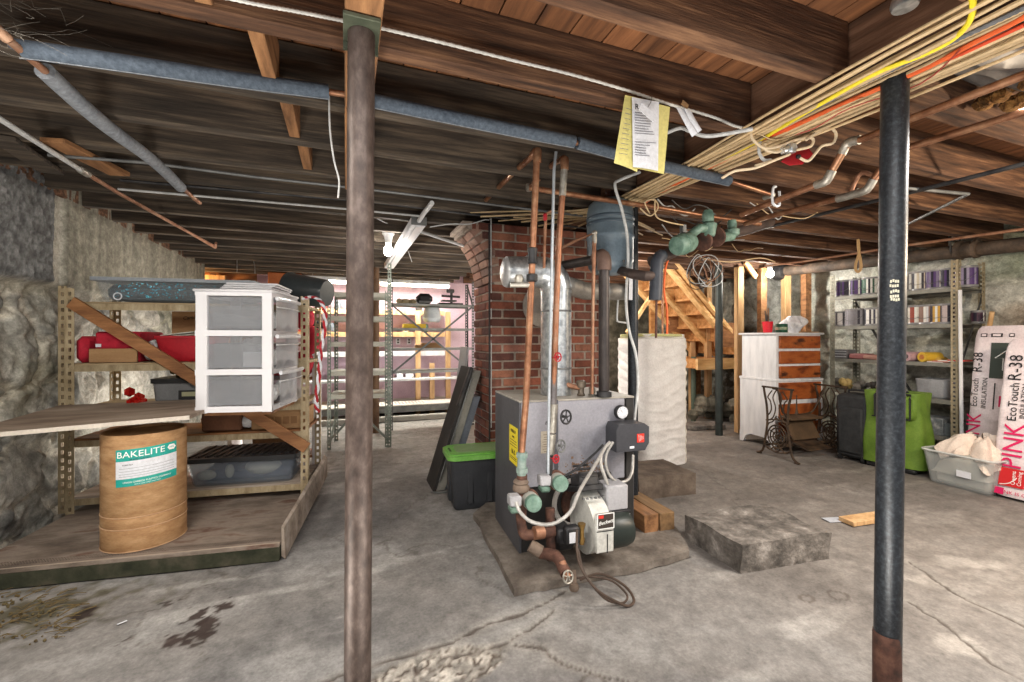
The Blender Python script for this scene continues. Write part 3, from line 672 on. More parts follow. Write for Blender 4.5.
for i, pts in enumerate(([(758, 133, 2.02), (775, 140, 1.99), (800, 132, 1.98), (830, 112, 2.03), (878, 92, 2.07)], [(790, 136, 2.0), (815, 128, 2.0), (850, 108, 2.04), (920, 84, 2.06), (960, 50, 2.06)])):
    m = MB(); m.tube([onz(*p) for p in pts], 0.0022, 6, smooth=4)
    single('thin_wire', m, [cable_tan, M('red_wire', (150, 60, 56), (170, 74, 68), scale=9)][i], ['thin pale wire sagging from the cable bundle', 'thin red wire sagging beside the cable bundle'][i], 'wire')
# open junction with its red cover
jp = at(795, 155, 1.9)
t = thing('junction_box', 'open junction with a red cover plate and loose wires below the cable bundle', 'junction box', jp - V((0, 0, .05)))
Xr = frame(jp, (0.93, -0.36, 0.12), (0.1, 0.3, 0.95))
m = MB(); m.prism([(-.068, -.026), (-.04, -.05), (.016, -.052), (.04, -.03), (.074, -.014), (.064, .024), (.01, .03), (-.026, .014)], 0.004, o=jp, u=Xr.col[0].xyz, w=Xr.col[1].xyz, nrm=Xr.col[2].xyz); m.build('cover_plate', redp, t, world=True)
m = MB(); m.box(jp + V((.004, -.012, -.012)), (.02, .014, .018), bev=.003); m.build('knockout', blackp, t, world=True)
m = MB(); m.box(jp + V((-.05, -.02, .012)), (.03, .03, .04), bev=.004); m.cyl(jp + V((-.09, -.01, .0)), jp + V((-.03, -.02, .02)), .014, n=12); m.build('cable_clamp', galv, t, world=True)
for pts in ([(752, 127), (752, 138), (764, 148), (780, 146), (796, 140), (812, 138), (811, 146), (796, 150)], [(765, 144), (766, 150), (778, 152), (790, 147), (800, 141)],
            [(800, 158), (808, 161), (815, 154), (822, 146), (833, 143), (836, 134), (830, 128), (818, 132), (806, 140)], [(755, 166), (775, 160), (790, 154)], [(722, 178), (735, 171), (755, 168), (775, 160), (788, 155)]):
    m = MB(); m.tube([at(px, py, 1.87 - .002 * i) for i, (px, py) in enumerate(pts)], .0058, 7, smooth=4); m.build('loose_wire', M('cream_wire', (206, 186, 156), (222, 206, 178), scale=12), t, world=True)
m = MB(); m.tube([at(px, py, 1.88) for px, py in ((760, 142), (759, 152), (764, 160), (771, 160))], .0068, 7, smooth=4); m.build('loose_wire', cable_grey, t, world=True)
# ---------------- copper mains on the right
t = thing('copper_pipe', 'copper water pipe with two soldered elbows under the cable bundle, nearest the junction', 'pipe', onx(848, 144, 1.98))
ks = [onx(1060, 62, 1.98), onx(1024, 75, 1.98), onx(910, 119, 1.98), onx(866, 138, 1.98), onx(848, 143, 1.98), onx(826, 181, 1.98), onx(768, 204, 1.98), onx(741, 215, 1.98)]
m = MB(); m.tube(ks, .0145, 14); m.build('tube', copper, t, world=True)
for i in (4, 5):
    m = MB(); a, b, c = ks[i] + (ks[i - 1] - ks[i]).normalized() * .045, ks[i], ks[i] + (ks[i + 1] - ks[i]).normalized() * .045
    m.tube([a, b, c], .0185, 14, smooth=3); m.build('elbow', solder, t, world=True)
m = MB(); q = onx(776, 201, 1.98); m.tube([q + V((0, 0, .07)), q + V((-.02, 0, .06)), q + V((-.022, 0, -.012)), q + V((.02, 0, -.02)), q + V((.022, 0, .05))], .006, 6, smooth=3); m.build('pipe_hook', offwhite, t, world=True)
t = thing('copper_pipe', 'copper water pipe with a small side loop, farther from the junction', 'pipe', onx(848, 197, 2.28))
ks = [onx(1060, 101, 2.28), onx(1024, 112, 2.28), onx(910, 147, 2.28), onx(880, 170, 2.28), onx(866, 190, 2.28), onx(848, 196, 2.28), onx(768, 217, 2.28), onx(745, 224, 2.28)]
m = MB(); m.tube(ks, .0145, 14); m.build('tube', copper, t, world=True)
for i in (4, 5):
    m = MB(); a, b, c = ks[i] + (ks[i - 1] - ks[i]).normalized() * .05, ks[i], ks[i] + (ks[i + 1] - ks[i]).normalized() * .05
    m.tube([a, b, c], .0185, 14, smooth=3); m.build('elbow', solder, t, world=True)
m = MB(); m.tube([onx(850, 194, 2.28), onx(858, 176, 2.28), onx(866, 173, 2.28), onx(878, 178, 2.28)], .010, 10, smooth=2); m.build('side_loop', dullcopper, t, world=True)
m = MB(); m.tube([onx(px, py, 3.1) for px, py in ((1060, 155), (1024, 164), (908, 193), (768, 227), (700, 245), (655, 256))], .012, 10)
single('gas_pipe', m, ironblack, 'thin black iron pipe running back under the joists past the steel column', 'pipe')
m = MB(); m.tube([onx(px, py, 4.6) for px, py in ((1060, 224), (1024, 229), (909, 245), (800, 262), (765, 266))], .012, 8)
single('conduit_pipe', m, dullcopper, 'thin copper line just above the big drain pipe', 'pipe')
m = MB(); m.tube([onz(905, 188, 2.06), onz(968, 194, 2.06), onz(906, 225, 2.06)], .009, 8); single('conduit_pipe', m, steelgrey, 'bent grey conduit forming a point behind the steel column', 'pipe')
m = MB(); m.tube([ony(px, py, 2.2) for px, py in ((530, 188), (600, 199), (660, 208), (712, 217), (760, 224))], .015, 10)
single('copper_pipe', m, copper, 'straight copper pipe crossing behind the hanging papers to the pumps', 'pipe')
# ---------------- big drain along the right wall
t = thing('drain_pipe', 'large brown cast iron drain pipe hung along the paint shelf wall', 'pipe', V((5.4, 3.1, 1.98)))
Dp = M('cast_iron_brown', (50, 43, 38), (78, 66, 56), (104, 88, 74), scale=10, rough=0.75, bump=.03)
a, b = onx(1060, 240, 5.35), onx(778, 272, 5.35); m = MB(); m.cyl(a, b, .062, n=24); m.build('barrel', Dp, t, world=True)
d = (b - a).normalized(); h0 = onx(966, 250, 5.35); m = MB(); m.lathe([(.064, -.09), (.082, -.085), (.084, -.06), (.074, -.05), (.074, .02), (.09, .03), (.092, .06), (.066, .075)], h0, d, 24); m.build('hub_joint', Dp, t, world=True)
m = MB(); m.lathe([(.064, -.12), (.1, -.1), (.11, -.02), (.112, .02), (.09, .03), (.05, .045)], b, d, 24); m.build('end_plug', ironblack, t, world=True)
m = MB(); q = onx(955, 250, 5.35); m.tube([q + V((-.07, 0, .15)), q + V((-.07, 0, 0)), q + V((0, 0, -.075)), q + V((.07, 0, 0)), q + V((.07, 0, .15))], .008, 6, smooth=3); m.build('strap', ironblack, t, world=True)
# rope loop
m = MB(); m.tube([at(858, 238, 4.035), at(859, 252, 4.035), at(856, 263, 4.035), at(855.5, 269, 4.035), at(858, 272, 4.035), at(861, 268, 4.035), at(860.5, 260, 4.035), at(858.5, 250, 4.035), at(858, 238, 4.035)], .011, 8, smooth=4)
single('rope_loop', m, M('rope', (166, 134, 92), (188, 156, 112), scale=30, rough=.95), 'short rope loop hanging from the joists above the paint shelves', 'rope')
# torn plastic and batt between joists at the top
Pm = M('grey_film', (58, 56, 56), (84, 82, 80), (108, 105, 102), scale=5, stretch=(1, 3, 1), rough=.5)
m = MB()
def film(u, v):
    x = 1.9 + 0.62 * u; y = .70 + 0.31 * v
    return V((x, y, 2.245 - .11 * math.sin(math.pi * v) * (1 - .3 * u) + .014 * math.sin(9 * u + 5 * v) + .01 * math.sin(23 * v + 4 * u)))
m.grid(film, 24, 20); single('plastic_film', m, Pm, 'grey plastic film sagging between joists above the copper pipes', 'plastic film')
m = MB()
for i in range(60): m.sph(V((random.uniform(2.36, 2.80), random.uniform(.74, .98), random.uniform(2.13, 2.28))), random.uniform(.02, .05), 6, sc_=(1, .8, .7))
o = single('insulation_batt', m, M('old_batt', (74, 52, 26), (120, 84, 42), (150, 112, 62), scale=22, rough=1, bump=.3, bscale=50), 'ragged brown insulation stuffed between joists above the copper pipes', 'insulation'); o['kind'] = 'stuff'
# porcelain socket by the girder
q = at(905, 8, 1.25)
m = MB(); m.lathe([(.03, 0), (.034, .012), (.03, .03), (.022, .034), (.02, .05)], q, (0, 0, 1), 18); single('cable_connector', m, galv, 'shiny metal connector hanging below the girder by the yellow cable', 'connector')
# ---------------- hanging bulb fixtures
def bulb(loc, lab, par_z):
    t = thing('bare_bulb', lab, 'light bulb', loc)
    m = MB(); m.lathe([(.05, .17), (.055, .15), (.04, .13), (.03, .09), (.028, .065), (.02, .06)], (0, 0, 0)); m.build('socket', offwhite, t)
    m = MB(); m.lathe([(.014, .068), (.018, .05), (.036, .02), (.042, -.004), (.037, -.026), (.02, -.042), (.004, -.046)], (0, 0, 0)); m.build('glass_bulb', M('lit_glass', (255, 250, 240), emit=((255, 246, 230), 40)), t)
    return t
t = bulb(V((0.36, 4.08, 1.98)), 'lit bare bulb in a white socket hanging near the strip fixture', 0)
m = MB(); m.box((0, 0, .20), (.1, .1, .05), bev=.006); m.build('ceiling_box', galv, t)
t = bulb(V((4.86, 3.93, 1.985)), 'lit bare bulb hanging above the white dresser', 0)
m = MB(); m.box((0, 0, .20), (.1, .1, .05), bev=.006); m.build('ceiling_box', blackp, t)
# ---------------- white strip fixture running towards the back
t = thing('strip_fixture', 'unlit white metal strip light hung under the joists beside the bulb', 'light fixture', V((0.5, 4.3, 2.0)))
m = MB(); a, b = onz(419, 221, 2.06), onz(389, 266, 2.06); m.bar(a, b, .11, .06, bev=.006); m.build('housing', offwhite, t, world=True)
m = MB(); m.bar(a + V((.0, .002, -.035)), b + V((0, -.002, -.035)), .05, .02, bev=.004); m.build('channel', white_p, t, world=True)
m = MB(); m.bar(a - V((0, .004, 0)), a + V((0, .001, 0)), .112, .062); m.build('end_cap', steelgrey, t, world=True)
m = MB(); m.tube([onz(432, 203, 2.075), onz(424, 213, 2.07), a], .016, 10); m.build('conduit_stub', offwhite, t, world=True)
# fluorescent strip at the back
t = thing('fluorescent_light', 'long lit fluorescent strip hanging in front of the lavender wall', 'light fixture', V((.47, 6.8, 2.0)))
m = MB(); m.box((0, 0, .045), (2.1, .13, .05), bev=.006); m.build('housing', offwhite, t)
for x in (-.53, .53):
    for y in (-.035, .035):
        m = MB(); m.cyl((x - .51, y, .0), (x + .51, y, .0), .018, n=12); m.build('tube', M('lit_tube', (255, 252, 240), emit=((255, 248, 226), 9)), t)
for x in (-.9, .9):
    m = MB(); m.tube([(x, 0, .06), (x, 0, .115)], .004, 6); m.build('hanger', steelgrey, t)
# loose wires across the far ceiling
for pts, lab in (([(370, 215, 3.4), (384, 222, 3.6), (400, 232, 4.2), (412, 262, 5.0)], 'white cable drooping from the bulb socket to the back'),
                 ([(419, 231, 3.5), (440, 238, 3.6), (467, 247, 3.75)], 'white lath crossing in front of the brick arch'),
                 ([(237, 246, 5.4), (237, 256, 5.4), (237, 272, 5.0)], 'thin wire hanging down beside the stone wall end'),
                 ([(238, 247, 5.4), (248, 252, 5.3), (254, 262, 5.2), (255, 273, 4.8)], 'pale wire looping down above the stacked white lids'),
                 ([(329, 96, 1.68), (330, 130, 1.68), (334, 160, 1.68), (339, 180, 1.68), (338, 198, 1.68)], 'thin loose wire dangling from the foam sleeve end beside the rusty post')):
    m = MB(); m.tube([at(*p) for p in pts], .0035 if 'lath' not in lab else .012, 6, smooth=4); single('thin_wire', m, cable_grey, lab, 'wire')

# loose wiring strung under the joists past the pumps
for i in range(12):
    x0 = random.uniform(655, 760); Z0 = random.uniform(2.8, 4.6); pts = []; n = 6; dx = random.uniform(20, 70)
    for k in range(n):
        px = x0 + dx * k / (n - 1); q = at(px, 230, Z0 + .25 * k / n); q.z = 2.085 - random.uniform(.0, .10) * (0 < k < n - 1); pts.append(q)
    m = MB(); m.tube(pts, random.choice([.0035, .005]), 6, smooth=5)
    single('thin_wire', m, [cable_tan, cable_grey, ironblack][i % 3], 'thin wire strung loosely under the joists beyond the pumps', 'wire', 'loose wires past the pumps')
for i, (px, py, px2, py2, Z, lab) in enumerate(((0, 137, 52, 172, 2.6, 'dusty timber plate slanting along the stone wall top'), (52, 140, 120, 174, 3.0, 'flat brown board laid under the joists at the stone wall'))):
    a, b = onz(px, py, 2.085), onz(px2, py2, 2.085); m = MB(); m.bar(a, b, .10, .022, bev=.002); single('loose_board', m, [joist_g, oldwood][i], lab, 'board')
m = MB()
for k in range(46):
    a = V((random.uniform(-1.6, -.9), random.uniform(1.55, 1.78), random.uniform(2.08, 2.28))); pts = [a]
    for j in range(4): pts.append(pts[-1] + V((random.uniform(-.02, .09), random.uniform(-.03, .03), random.uniform(-.05, .035))))
    for p in pts: p.z = min(p.z, 2.295)
    m.tube(pts, .0004, 4, smooth=2)
o = single('cobweb', m, M('cobweb_grey', (90, 86, 80), (116, 112, 104), scale=20, rough=1), 'dusty cobwebs strung in the joist bay above the foam-sleeved pipe', 'cobweb'); o['kind'] = 'stuff'
# ================================================================ BOILER GROUP
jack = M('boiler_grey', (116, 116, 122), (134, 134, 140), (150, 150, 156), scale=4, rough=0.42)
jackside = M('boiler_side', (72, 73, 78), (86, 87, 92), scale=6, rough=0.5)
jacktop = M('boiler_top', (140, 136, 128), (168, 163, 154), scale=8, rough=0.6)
sooty = M('sooty_panel', (30, 30, 31), (52, 50, 48), scale=9, rough=0.75)
# concrete pad
m = MB(); pad = [onz(px, py, .035) for px, py in ((474, 513), (514, 588), (560, 580), (640, 565), (690, 551), (668, 512), (590, 490), (500, 492))]
n = len(pad); ed = []
for i in range(n):
    a, b = pad[i], pad[(i + 1) % n]
    for k in range(6): p = a.lerp(b, k / 6); ed.append((p.x + random.uniform(-.008, .008), p.y + random.uniform(-.008, .008)))
m.prism(ed, .037, o=(0, 0, -.002), u=(1, 0, 0), w=(0, 1, 0), nrm=(0, 0, 1))
single('concrete_pad', m, M('pad_concrete', (78, 70, 64), (112, 104, 96), (142, 134, 125), scale=7, rough=.9, bump=.08, bscale=30), 'low cracked concrete pad under the grey boiler', 'pad')
BL = V((.883, 2.215, .03)); BW, BDp, BH = .70, .50, .824; rb = math.radians(-3.6)
T = thing('boiler', 'grey oil boiler with burner, gauge and pumps, standing on the concrete pad', 'boiler', BL, rb)
m = MB(); m.box((BW / 2, BDp / 2, BH / 2 - .004), (BW - .01, BDp - .01, BH - .012)); m.build('body', sooty, T)
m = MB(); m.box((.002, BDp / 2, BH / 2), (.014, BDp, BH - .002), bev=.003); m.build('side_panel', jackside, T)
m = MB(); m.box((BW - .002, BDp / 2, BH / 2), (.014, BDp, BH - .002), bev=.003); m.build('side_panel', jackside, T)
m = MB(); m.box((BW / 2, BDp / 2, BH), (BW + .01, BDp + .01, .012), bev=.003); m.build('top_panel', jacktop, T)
fp = M('boiler_front', (112, 112, 120), (140, 140, 148), (152, 152, 160), scale=3, rough=0.42)
m = MB(); m.box((BW / 2 - .03, -.006, .59), (BW - .07, .016, .46), bev=.004); fpan = m.build('front_panel', fp, T)
m = MB()
for i in range(170):
    m.box((random.gauss(.37, .055), -.0146, random.gauss(.42, .035)), (random.uniform(.003, .014), .0006, random.uniform(.003, .014)))
m.build('rust_stain', M('rust_bloom', (134, 112, 96), (120, 92, 70), scale=30, rough=.9), T)
m = MB(); m.box((BW - .03, -.006, .42), (.05, .014, .80), bev=.004); m.build('corner_strip', sooty, T)
m = MB(); m.box((.205, -.0155, .62), (.022, .004, .42)); m.build('pipe_shadow_strip', M('pipe_shadow_grey', (84, 84, 90), rough=.5), T)  # shadow of the riser pipe put on the front as a darker strip
# yellow energy label on the side, nameplate
m = MB(); m.box((-.0062, .10, .57), (.0015, .155, .21)); lab = m.build('energy_label', yellow_m, T)
for i, (z, s) in enumerate(((.675, .02), (.645, .012), (.56, .03))):
    text(('ENERGY', 'GUIDE', '86.0')[i], s * 1.25, ink, T, frame((-.0074, .10, z - .03), (0, -1, 0), (0, 0, 1)))
m = MB()
for z in (.625, .61, .595, .53, .52): m.box((-.0073, .10, z - .03), (.0006, .12, .003))
m.build('label_print', ink, T)
m = MB(); m.box((.165, -.0148, .60), (.10, .002, .12)); m.build('nameplate', M('plate_tan', (158, 150, 136), (172, 164, 150), scale=8, rough=.5), T)
m = MB()
for i in range(8): m.box((.165, -.0162, .55 + i * .013), (random.uniform(.05, .085), .0006, .003))
m.build('nameplate_print', M('brown_print', (112, 98, 84), rough=.8), T)
text('Boiler', .026, ink, T, frame((.17, -.0146, .705), (1, 0, 0), (0, 0, 1)), shear=.3)
# gauge
m = MB(); m.lathe([(.036, 0), (.04, .006), (.04, .03), (.036, .034)], (.60, -.014, .745), (0, -1, 0), 28); g = m.build('gauge', blackp, T)
m = MB(); m.lathe([(.034, 0), (.034, .0015)], (.60, -.0475, .745), (0, -1, 0), 28); m.build('gauge_dial', paper, g)
m = MB(); m.bar((.60, -.0495, .745), (.585, -.0495, .762), .0012, .003, up=(0, -1, 0))
for i in range(10):
    a = math.radians(-50 + i * 28); m.box((.60 + .027 * math.cos(a), -.0495, .745 + .027 * math.sin(a)), (.003, .001, .003))
m.build('gauge_needle', ink, g)
# control box (aquastat)
m = MB(); m.prism([(-.10, .0), (.08, .0), (.105, .04), (.105, .13), (.075, .15), (-.085, .15), (-.10, .12)], .12, o=(.61, -.135, .545), u=(1, 0, 0), w=(0, 0, 1), nrm=(0, 1, 0)); cb = m.build('control_box', M('control_grey', (54, 55, 60), (66, 67, 72), scale=5, rough=.45), T)
m = MB(); m.box((.66, -.1362, .615), (.045, .002, .048)); m.build('badge', M('badge_red', (206, 52, 40), rough=.5), cb)
m = MB()
for i in range(4): m.bar((.646 + .009 * i, -.1378, .634 - .003 * i), (.654 + .008 * i - .004, -.1378, .596 + .004 * i), .0008, .004, up=(0, -1, 0))
m.build('badge_mark', inkwhite, cb)
m = MB(); m.box((.605, -.1362, .567), (.028, .002, .012)); m.build('badge', paper, cb)
m = MB(); m.box((.645, -.05, .55), (.012, .08, .05)); m.box((.70, -.06, .575), (.03, .06, .05)); m.box((.55, -.08, .61), (.06, .05, .05), bev=.006); m.build('bracket', sooty, cb)
# lower doors: round port and flange
m = MB(); m.lathe([(.12, 0), (.125, .03), (.11, .05), (.06, .055)], (.36, .0, .25), (0, -1, 0), 30); m.build('burner_door', rustiron, T)
m = MB(); m.tube([V((.30 + .125 * math.cos(a), -.06 , .27 + .125 * math.sin(a))) for a in [i * math.pi / 14 for i in range(28)]], .014, 8, closed=True); m.build('mounting_ring', M('pale_ring', (170, 164, 158), (190, 186, 180), scale=9, rough=.6), T)
m = MB(); m.box((.40, -.01, .36), (.30, .03, .10), bev=.02); m.lathe([(.052, 0), (.056, .02), (.05, .05), (.03, .055)], (.47, -.02, .36), (0, -1, 0), 24); m.build('inspection_port', ironblack, T)
# burner: housing, motor, transformer, control, pump
bc = V((.315, -.20, .215))
m = MB(); m.cyl((.335, -.16, .235), (.335, .0, .235), .06, n=24); bu = m.build('burner', M('air_tube', (74, 70, 66), (96, 90, 84), scale=9, metal=.4, rough=.5), T)
wc = M('burner_white', (176, 176, 172), (204, 204, 198), (218, 218, 212), scale=9, rough=.5)
hp = [(.135 * math.cos(a) * (1 + .12 * (a / 6.3)), .135 * math.sin(a) * (1 + .12 * (a / 6.3))) for a in [math.radians(100 + i * 15) for i in range(22)]] + [(.03, .16)]
m = MB(); m.prism(hp, .095, o=bc + V((-.045, 0, 0)), u=(0, 1, 0), w=(0, 0, 1), nrm=(1, 0, 0)); m.build('fan_housing', wc, bu)
m = MB(); m.box(bc + V((0, -.150, .01)), (.098, .022, .19), bev=.006); m.build('front_cover', wc, bu)
m = MB(); m.box(bc + V((0, -.164, .072)), (.092, .004, .078), bev=.001); m.build('name_badge', M('badge_brown', (52, 44, 40), (64, 56, 50), scale=9, rough=.5), bu)
m = MB()
for dz in (-.036, .036): m.box(bc + V((0, -.167, .072 + dz)), (.09, .002, .004))
for dx in (-.044, .044): m.box(bc + V((dx, -.167, .072)), (.004, .002, .074))
m.build('badge_frame', inkwhite, bu)
text('Beckett', .025, inkwhite, bu, frame(bc + V((0, -.1665, .066)), (1, 0, .12), (-.12, 0, 1)), shear=.35)
m = MB(); m.box(bc + V((-.025, -.1668, .094)), (.026, .001, .014)); m.build('badge_flash', MATS['badge_red'], bu)
m = MB(); m.box(bc + V((.012, -.160, -.04)), (.005, .006, .09)); m.box(bc + V((0, -.160, .022)), (.09, .006, .004)); m.build('seam', sooty, bu)
m = MB(); m.lathe([(.092, 0), (.096, .02), (.094, .11), (.084, .14), (.05, .148)], bc + V((.05, -.045, -.025)), (1, 0, 0), 32); m.build('motor', M('motor_green_black', (30, 36, 34), (44, 52, 48), scale=6, rough=.38), bu)
Rt = Matrix.Rotation(math.radians(-18), 3, 'X')
m = MB(); m.box(bc + V((-.02, .02, .175)), (.135, .17, .03), R=Rt, bev=.006); m.box(bc + V((-.02, .02, .215)), (.11, .13, .07), R=Rt, bev=.014)
for i in range(4): m.box(bc + V((-.02, -.035 + i * .035, .252 + i * .008)), (.09, .012, .012), R=Rt, bev=.004)
m.build('transformer', ironblack, bu)
m = MB()
for i in range(6): m.cyl(bc + V((-.075 + i * .022, -.075, .155)), bc + V((-.075 + i * .022, -.085, .157)), .006, n=8)
m.build('cover_screws', steelgrey, bu)
m = MB(); m.box(bc + V((.125, -.01, .135)), (.125, .115, .13), bev=.008); m.build('primary_control', M('control_pale', (154, 154, 158), (172, 172, 176), scale=5, rough=.5), bu)
m = MB(); m.box(bc + V((.125, -.01, .066)), (.14, .13, .012), bev=.003); m.build('control_base', ironblack, bu)
m = MB(); m.lathe([(.05, 0), (.058, .02), (.058, .07), (.04, .08), (.04, .1)], bc + V((-.19, -.0, -.06)), (1, 0, 0), 24); m.box(bc + V((-.17, -.03, -.02)), (.08, .1, .08), bev=.01); m.build('oil_pump', ironblack, bu)
m = MB(); m.box(bc + V((-.15, -.10, .0)), (.075, .05, .085), bev=.008); m.build('oil_valve', ironblack, bu)
m = MB(); m.box(bc + V((-.155, -.127, -.005)), (.036, .002, .052), bev=.001); m.build('oil_valve_label', paper, bu)
m = MB(); m.cyl(bc + V((-.1, -.11, .03)), bc + V((-.1, -.11, -.05)), .012, n=12); m.cyl(bc + V((-.1, -.11, -.02)), bc + V((-.1, -.11, -.04)), .016, n=6); m.cyl(bc + V((-.1, -.11, .05)), bc + V((-.1, -.11, .02)), .02, .012, n=12); m.build('brass_fitting', M('brass', (150, 118, 66), (180, 146, 90), scale=12, metal=.8, rough=.4), bu)
# circulators with green heads
def pump(px, py, Z, boxdx, nm='circulator'):
    c = at(px, py, Z); n = (V((0, 0, c.z)) - V((c.x, c.y, c.z))).normalized(); n = (n + V((.25, 0, .12))).normalized()
    m = MB(); m.lathe([(.044, -.015), (.05, -.012), (.05, .02), (.036, .03), (.03, .1)], c - n * .11, n, 24); cp = m.build('circulator', rustiron, T, world=True)
    m = MB(); m.lathe([(.036, .0), (.04, .006), (.04, .085), (.037, .094), (.02, .097)], c - n * .09, n, 28); m.build('motor_can', greenpaint, cp, world=True)
    m = MB(); m.lathe([(.041, .0), (.041, .06)], c - n * .085, n, 28); m.build('pale_band', M('pump_band', (158, 158, 150), (178, 178, 170), scale=9, rough=.5), cp, world=True)
    r = n.cross(V((0, 0, 1))).normalized()
    m = MB(); R = Matrix((r, -n, V((0, 0, 1)))).transposed(); bxc = c - n * .045 + r * boxdx + V((0, 0, .016)); m.box(bxc, (.055, .085, .05), R=R, bev=.006); m.build('wiring_box', MATS['control_pale'], cp, world=True)
    m = MB(); m.box(bxc + V((0, 0, -.042)), (.05, .08, .03), R=R, bev=.008); m.build('wiring_base', greenpaint, cp, world=True)
    return c
p1 = pump(561, 484, 2.16, .075); p2 = pump(534, 504, 2.06, .085)
# iron manifold below
cf = rustiron
def pipe(pts, r, mat, nm, n=14, sm=0, par=T):
    m = MB(); m.tube(pts, r, n, smooth=sm); return m.build(nm, mat, par, world=True)
a1 = at(549, 470, 2.24); a2 = at(551, 545, 2.24)
pipe([at(522, 475, 2.16), at(522, 492, 2.16), at(521, 520, 2.16)], .026, rustiron, 'pump_riser')
pipe([at(520, 512, 2.16), at(523, 532, 2.16), at(531, 535, 2.14), at(556, 531, 2.2)], .024, rustiron, 'return_pipe', sm=3)
pipe([at(534, 533, 2.12), at(543, 532, 2.14)], .031, dullcopper, 'union')
pipe([at(550, 508, 2.22), at(551, 560, 2.18)], .024, rustiron, 'return_pipe')
pipe([at(540, 553, 2.12), at(556, 556, 2.06), at(562, 566, 2.0), at(566, 574, 1.96)], .026, rustiron, 'drain_tee', sm=2)
pipe([at(530, 545, 2.12), at(541, 552, 2.11)], .03, M('grimy', (96, 82, 72), (128, 112, 98), scale=12, rough=.8), 'drain_cap')
dv = pipe([at(562, 562, 2.0), at(568, 578, 1.955)], .018, dullcopper, 'drain_valve')
def wheel(c, n, r, mat, nm, par):
    n = V(n).normalized(); u = n.orthogonal().normalized(); w = n.cross(u); m = MB()
    m.tube([V(c) + (u * math.cos(a) + w * math.sin(a)) * r for a in [i * math.pi / 9 for i in range(18)]], r * .16, 7, closed=True)
    for i in range(5):
        a = i * 2 * math.pi / 5; m.cyl(c, V(c) + (u * math.cos(a) + w * math.sin(a)) * r, r * .11, n=6)
    m.lathe([(r * .25, -.004), (r * .25, .006), (r * .12, .012)], c, n, 12); m.cyl(V(c) - n * .04, c, r * .16, n=8)
    return m.build(nm, mat, par, world=True)
wheel(at(568, 577, 1.945), (.2, -1, .3), .026, solder, 'valve_wheel', dv)
v1 = pipe([at(554, 404, 2.29), at(552, 432, 2.29)], .021, solder, 'gate_valve'); wheel(at(566, 417, 2.24), (0.25, -1, .1), .034, ironblack, 'valve_wheel', v1)
v2 = pipe([at(552, 434, 2.29), at(550, 460, 2.29)], .021, solder, 'gate_valve'); wheel(at(561, 446, 2.25), (0.35, -1, .1), .03, steelgrey, 'valve_wheel', v2)
v3 = pipe([at(550, 455, 2.27), at(549, 478, 2.25)], .017, ironblack, 'check_valve'); wheel(at(556, 459, 2.22), (0.3, -1, .1), .02, redp, 'valve_wheel', v3)
m = MB()
for py in (455, 470): q = at(522, py, 2.16); m.lathe([(.022, -.012), (.03, -.01), (.03, .01), (.022, .012)], q, (0, 0, 1), 8)
m.cyl(at(522, 452, 2.16), at(521.5, 478, 2.16), .022, n=16); m.build('union', M('verdigris', (108, 134, 126), (140, 152, 146), scale=18, rough=.6), T, world=True)
m = MB(); m.lathe([(.03, -.03), (.042, -.02), (.042, .0), (.034, .01), (.04, .02), (.03, .035)], at(521, 486, 2.16), (0, 0, 1), 10); m.build('pump_flange', MATS['grimy'], T, world=True)
# flexible metal conduits and the oil line
cd = M('flex_conduit', (150, 148, 144), (178, 176, 172), scale=30, metal=.3, rough=.5)
pipe([at(516, 502, 2.0), at(520, 512, 1.98), at(532, 522, 1.97), at(552, 524, 1.96), at(570, 512, 1.97), at(580, 490, 2.05), at(595, 465, 2.2), at(606, 446, 2.32)], .0085, cd, 'wiring_conduit', 8, 4)
pipe([at(610, 442, 2.36), at(602, 452, 2.33), at(601, 465, 2.3), at(606, 480, 2.28), at(611, 497, 2.26)], .009, cd, 'wiring_conduit', 8, 4)
pipe([at(613, 442, 2.36), at(606, 455, 2.34), at(607, 470, 2.34), at(615, 481, 2.34), at(626, 481, 2.36), at(632, 472, 2.42), at(633, 455, 2.46)], .008, cd, 'wiring_conduit', 8, 4)
pipe([at(560, 478, 2.2), at(575, 470, 2.24), at(592, 456, 2.3), at(603, 445, 2.34)], .006, ironblack, 'wiring_conduit', 8, 4)
oil = M('oil_line', (62, 50, 42), (82, 66, 56), scale=14, rough=.55)
pipe([bl for bl in (at(577, 530, 2.08), at(577, 552, 2.02), at(582, 570, 1.96), at(597, 590, 1.93), at(615, 601, 1.95), at(628, 606, 1.97), at(634, 600, 2.0), at(626, 587, 2.07), at(610, 577, 2.12), at(596, 574, 2.13), at(580, 580, 2.1))], .0062, oil, 'oil_line', 7, 5)
pipe([at(578, 548, 2.06), at(585, 574, 2.0), at(604, 598, 1.97), at(622, 603, 1.99), at(627, 595, 2.02), at(612, 581, 2.10), at(592, 577, 2.12), at(577, 578, 2.11)], .005, oil, 'oil_line', 7, 5)
m = MB(); m.cyl(at(573, 570, 2.1), at(574, 588, 2.06), .014, n=10); m.lathe([(.02, 0), (.024, .01), (.018, .03)], at(574, 590, 2.06), (0, 0, 1), 10); m.build('oil_filter_valve', MATS['grimy'], T, world=True)
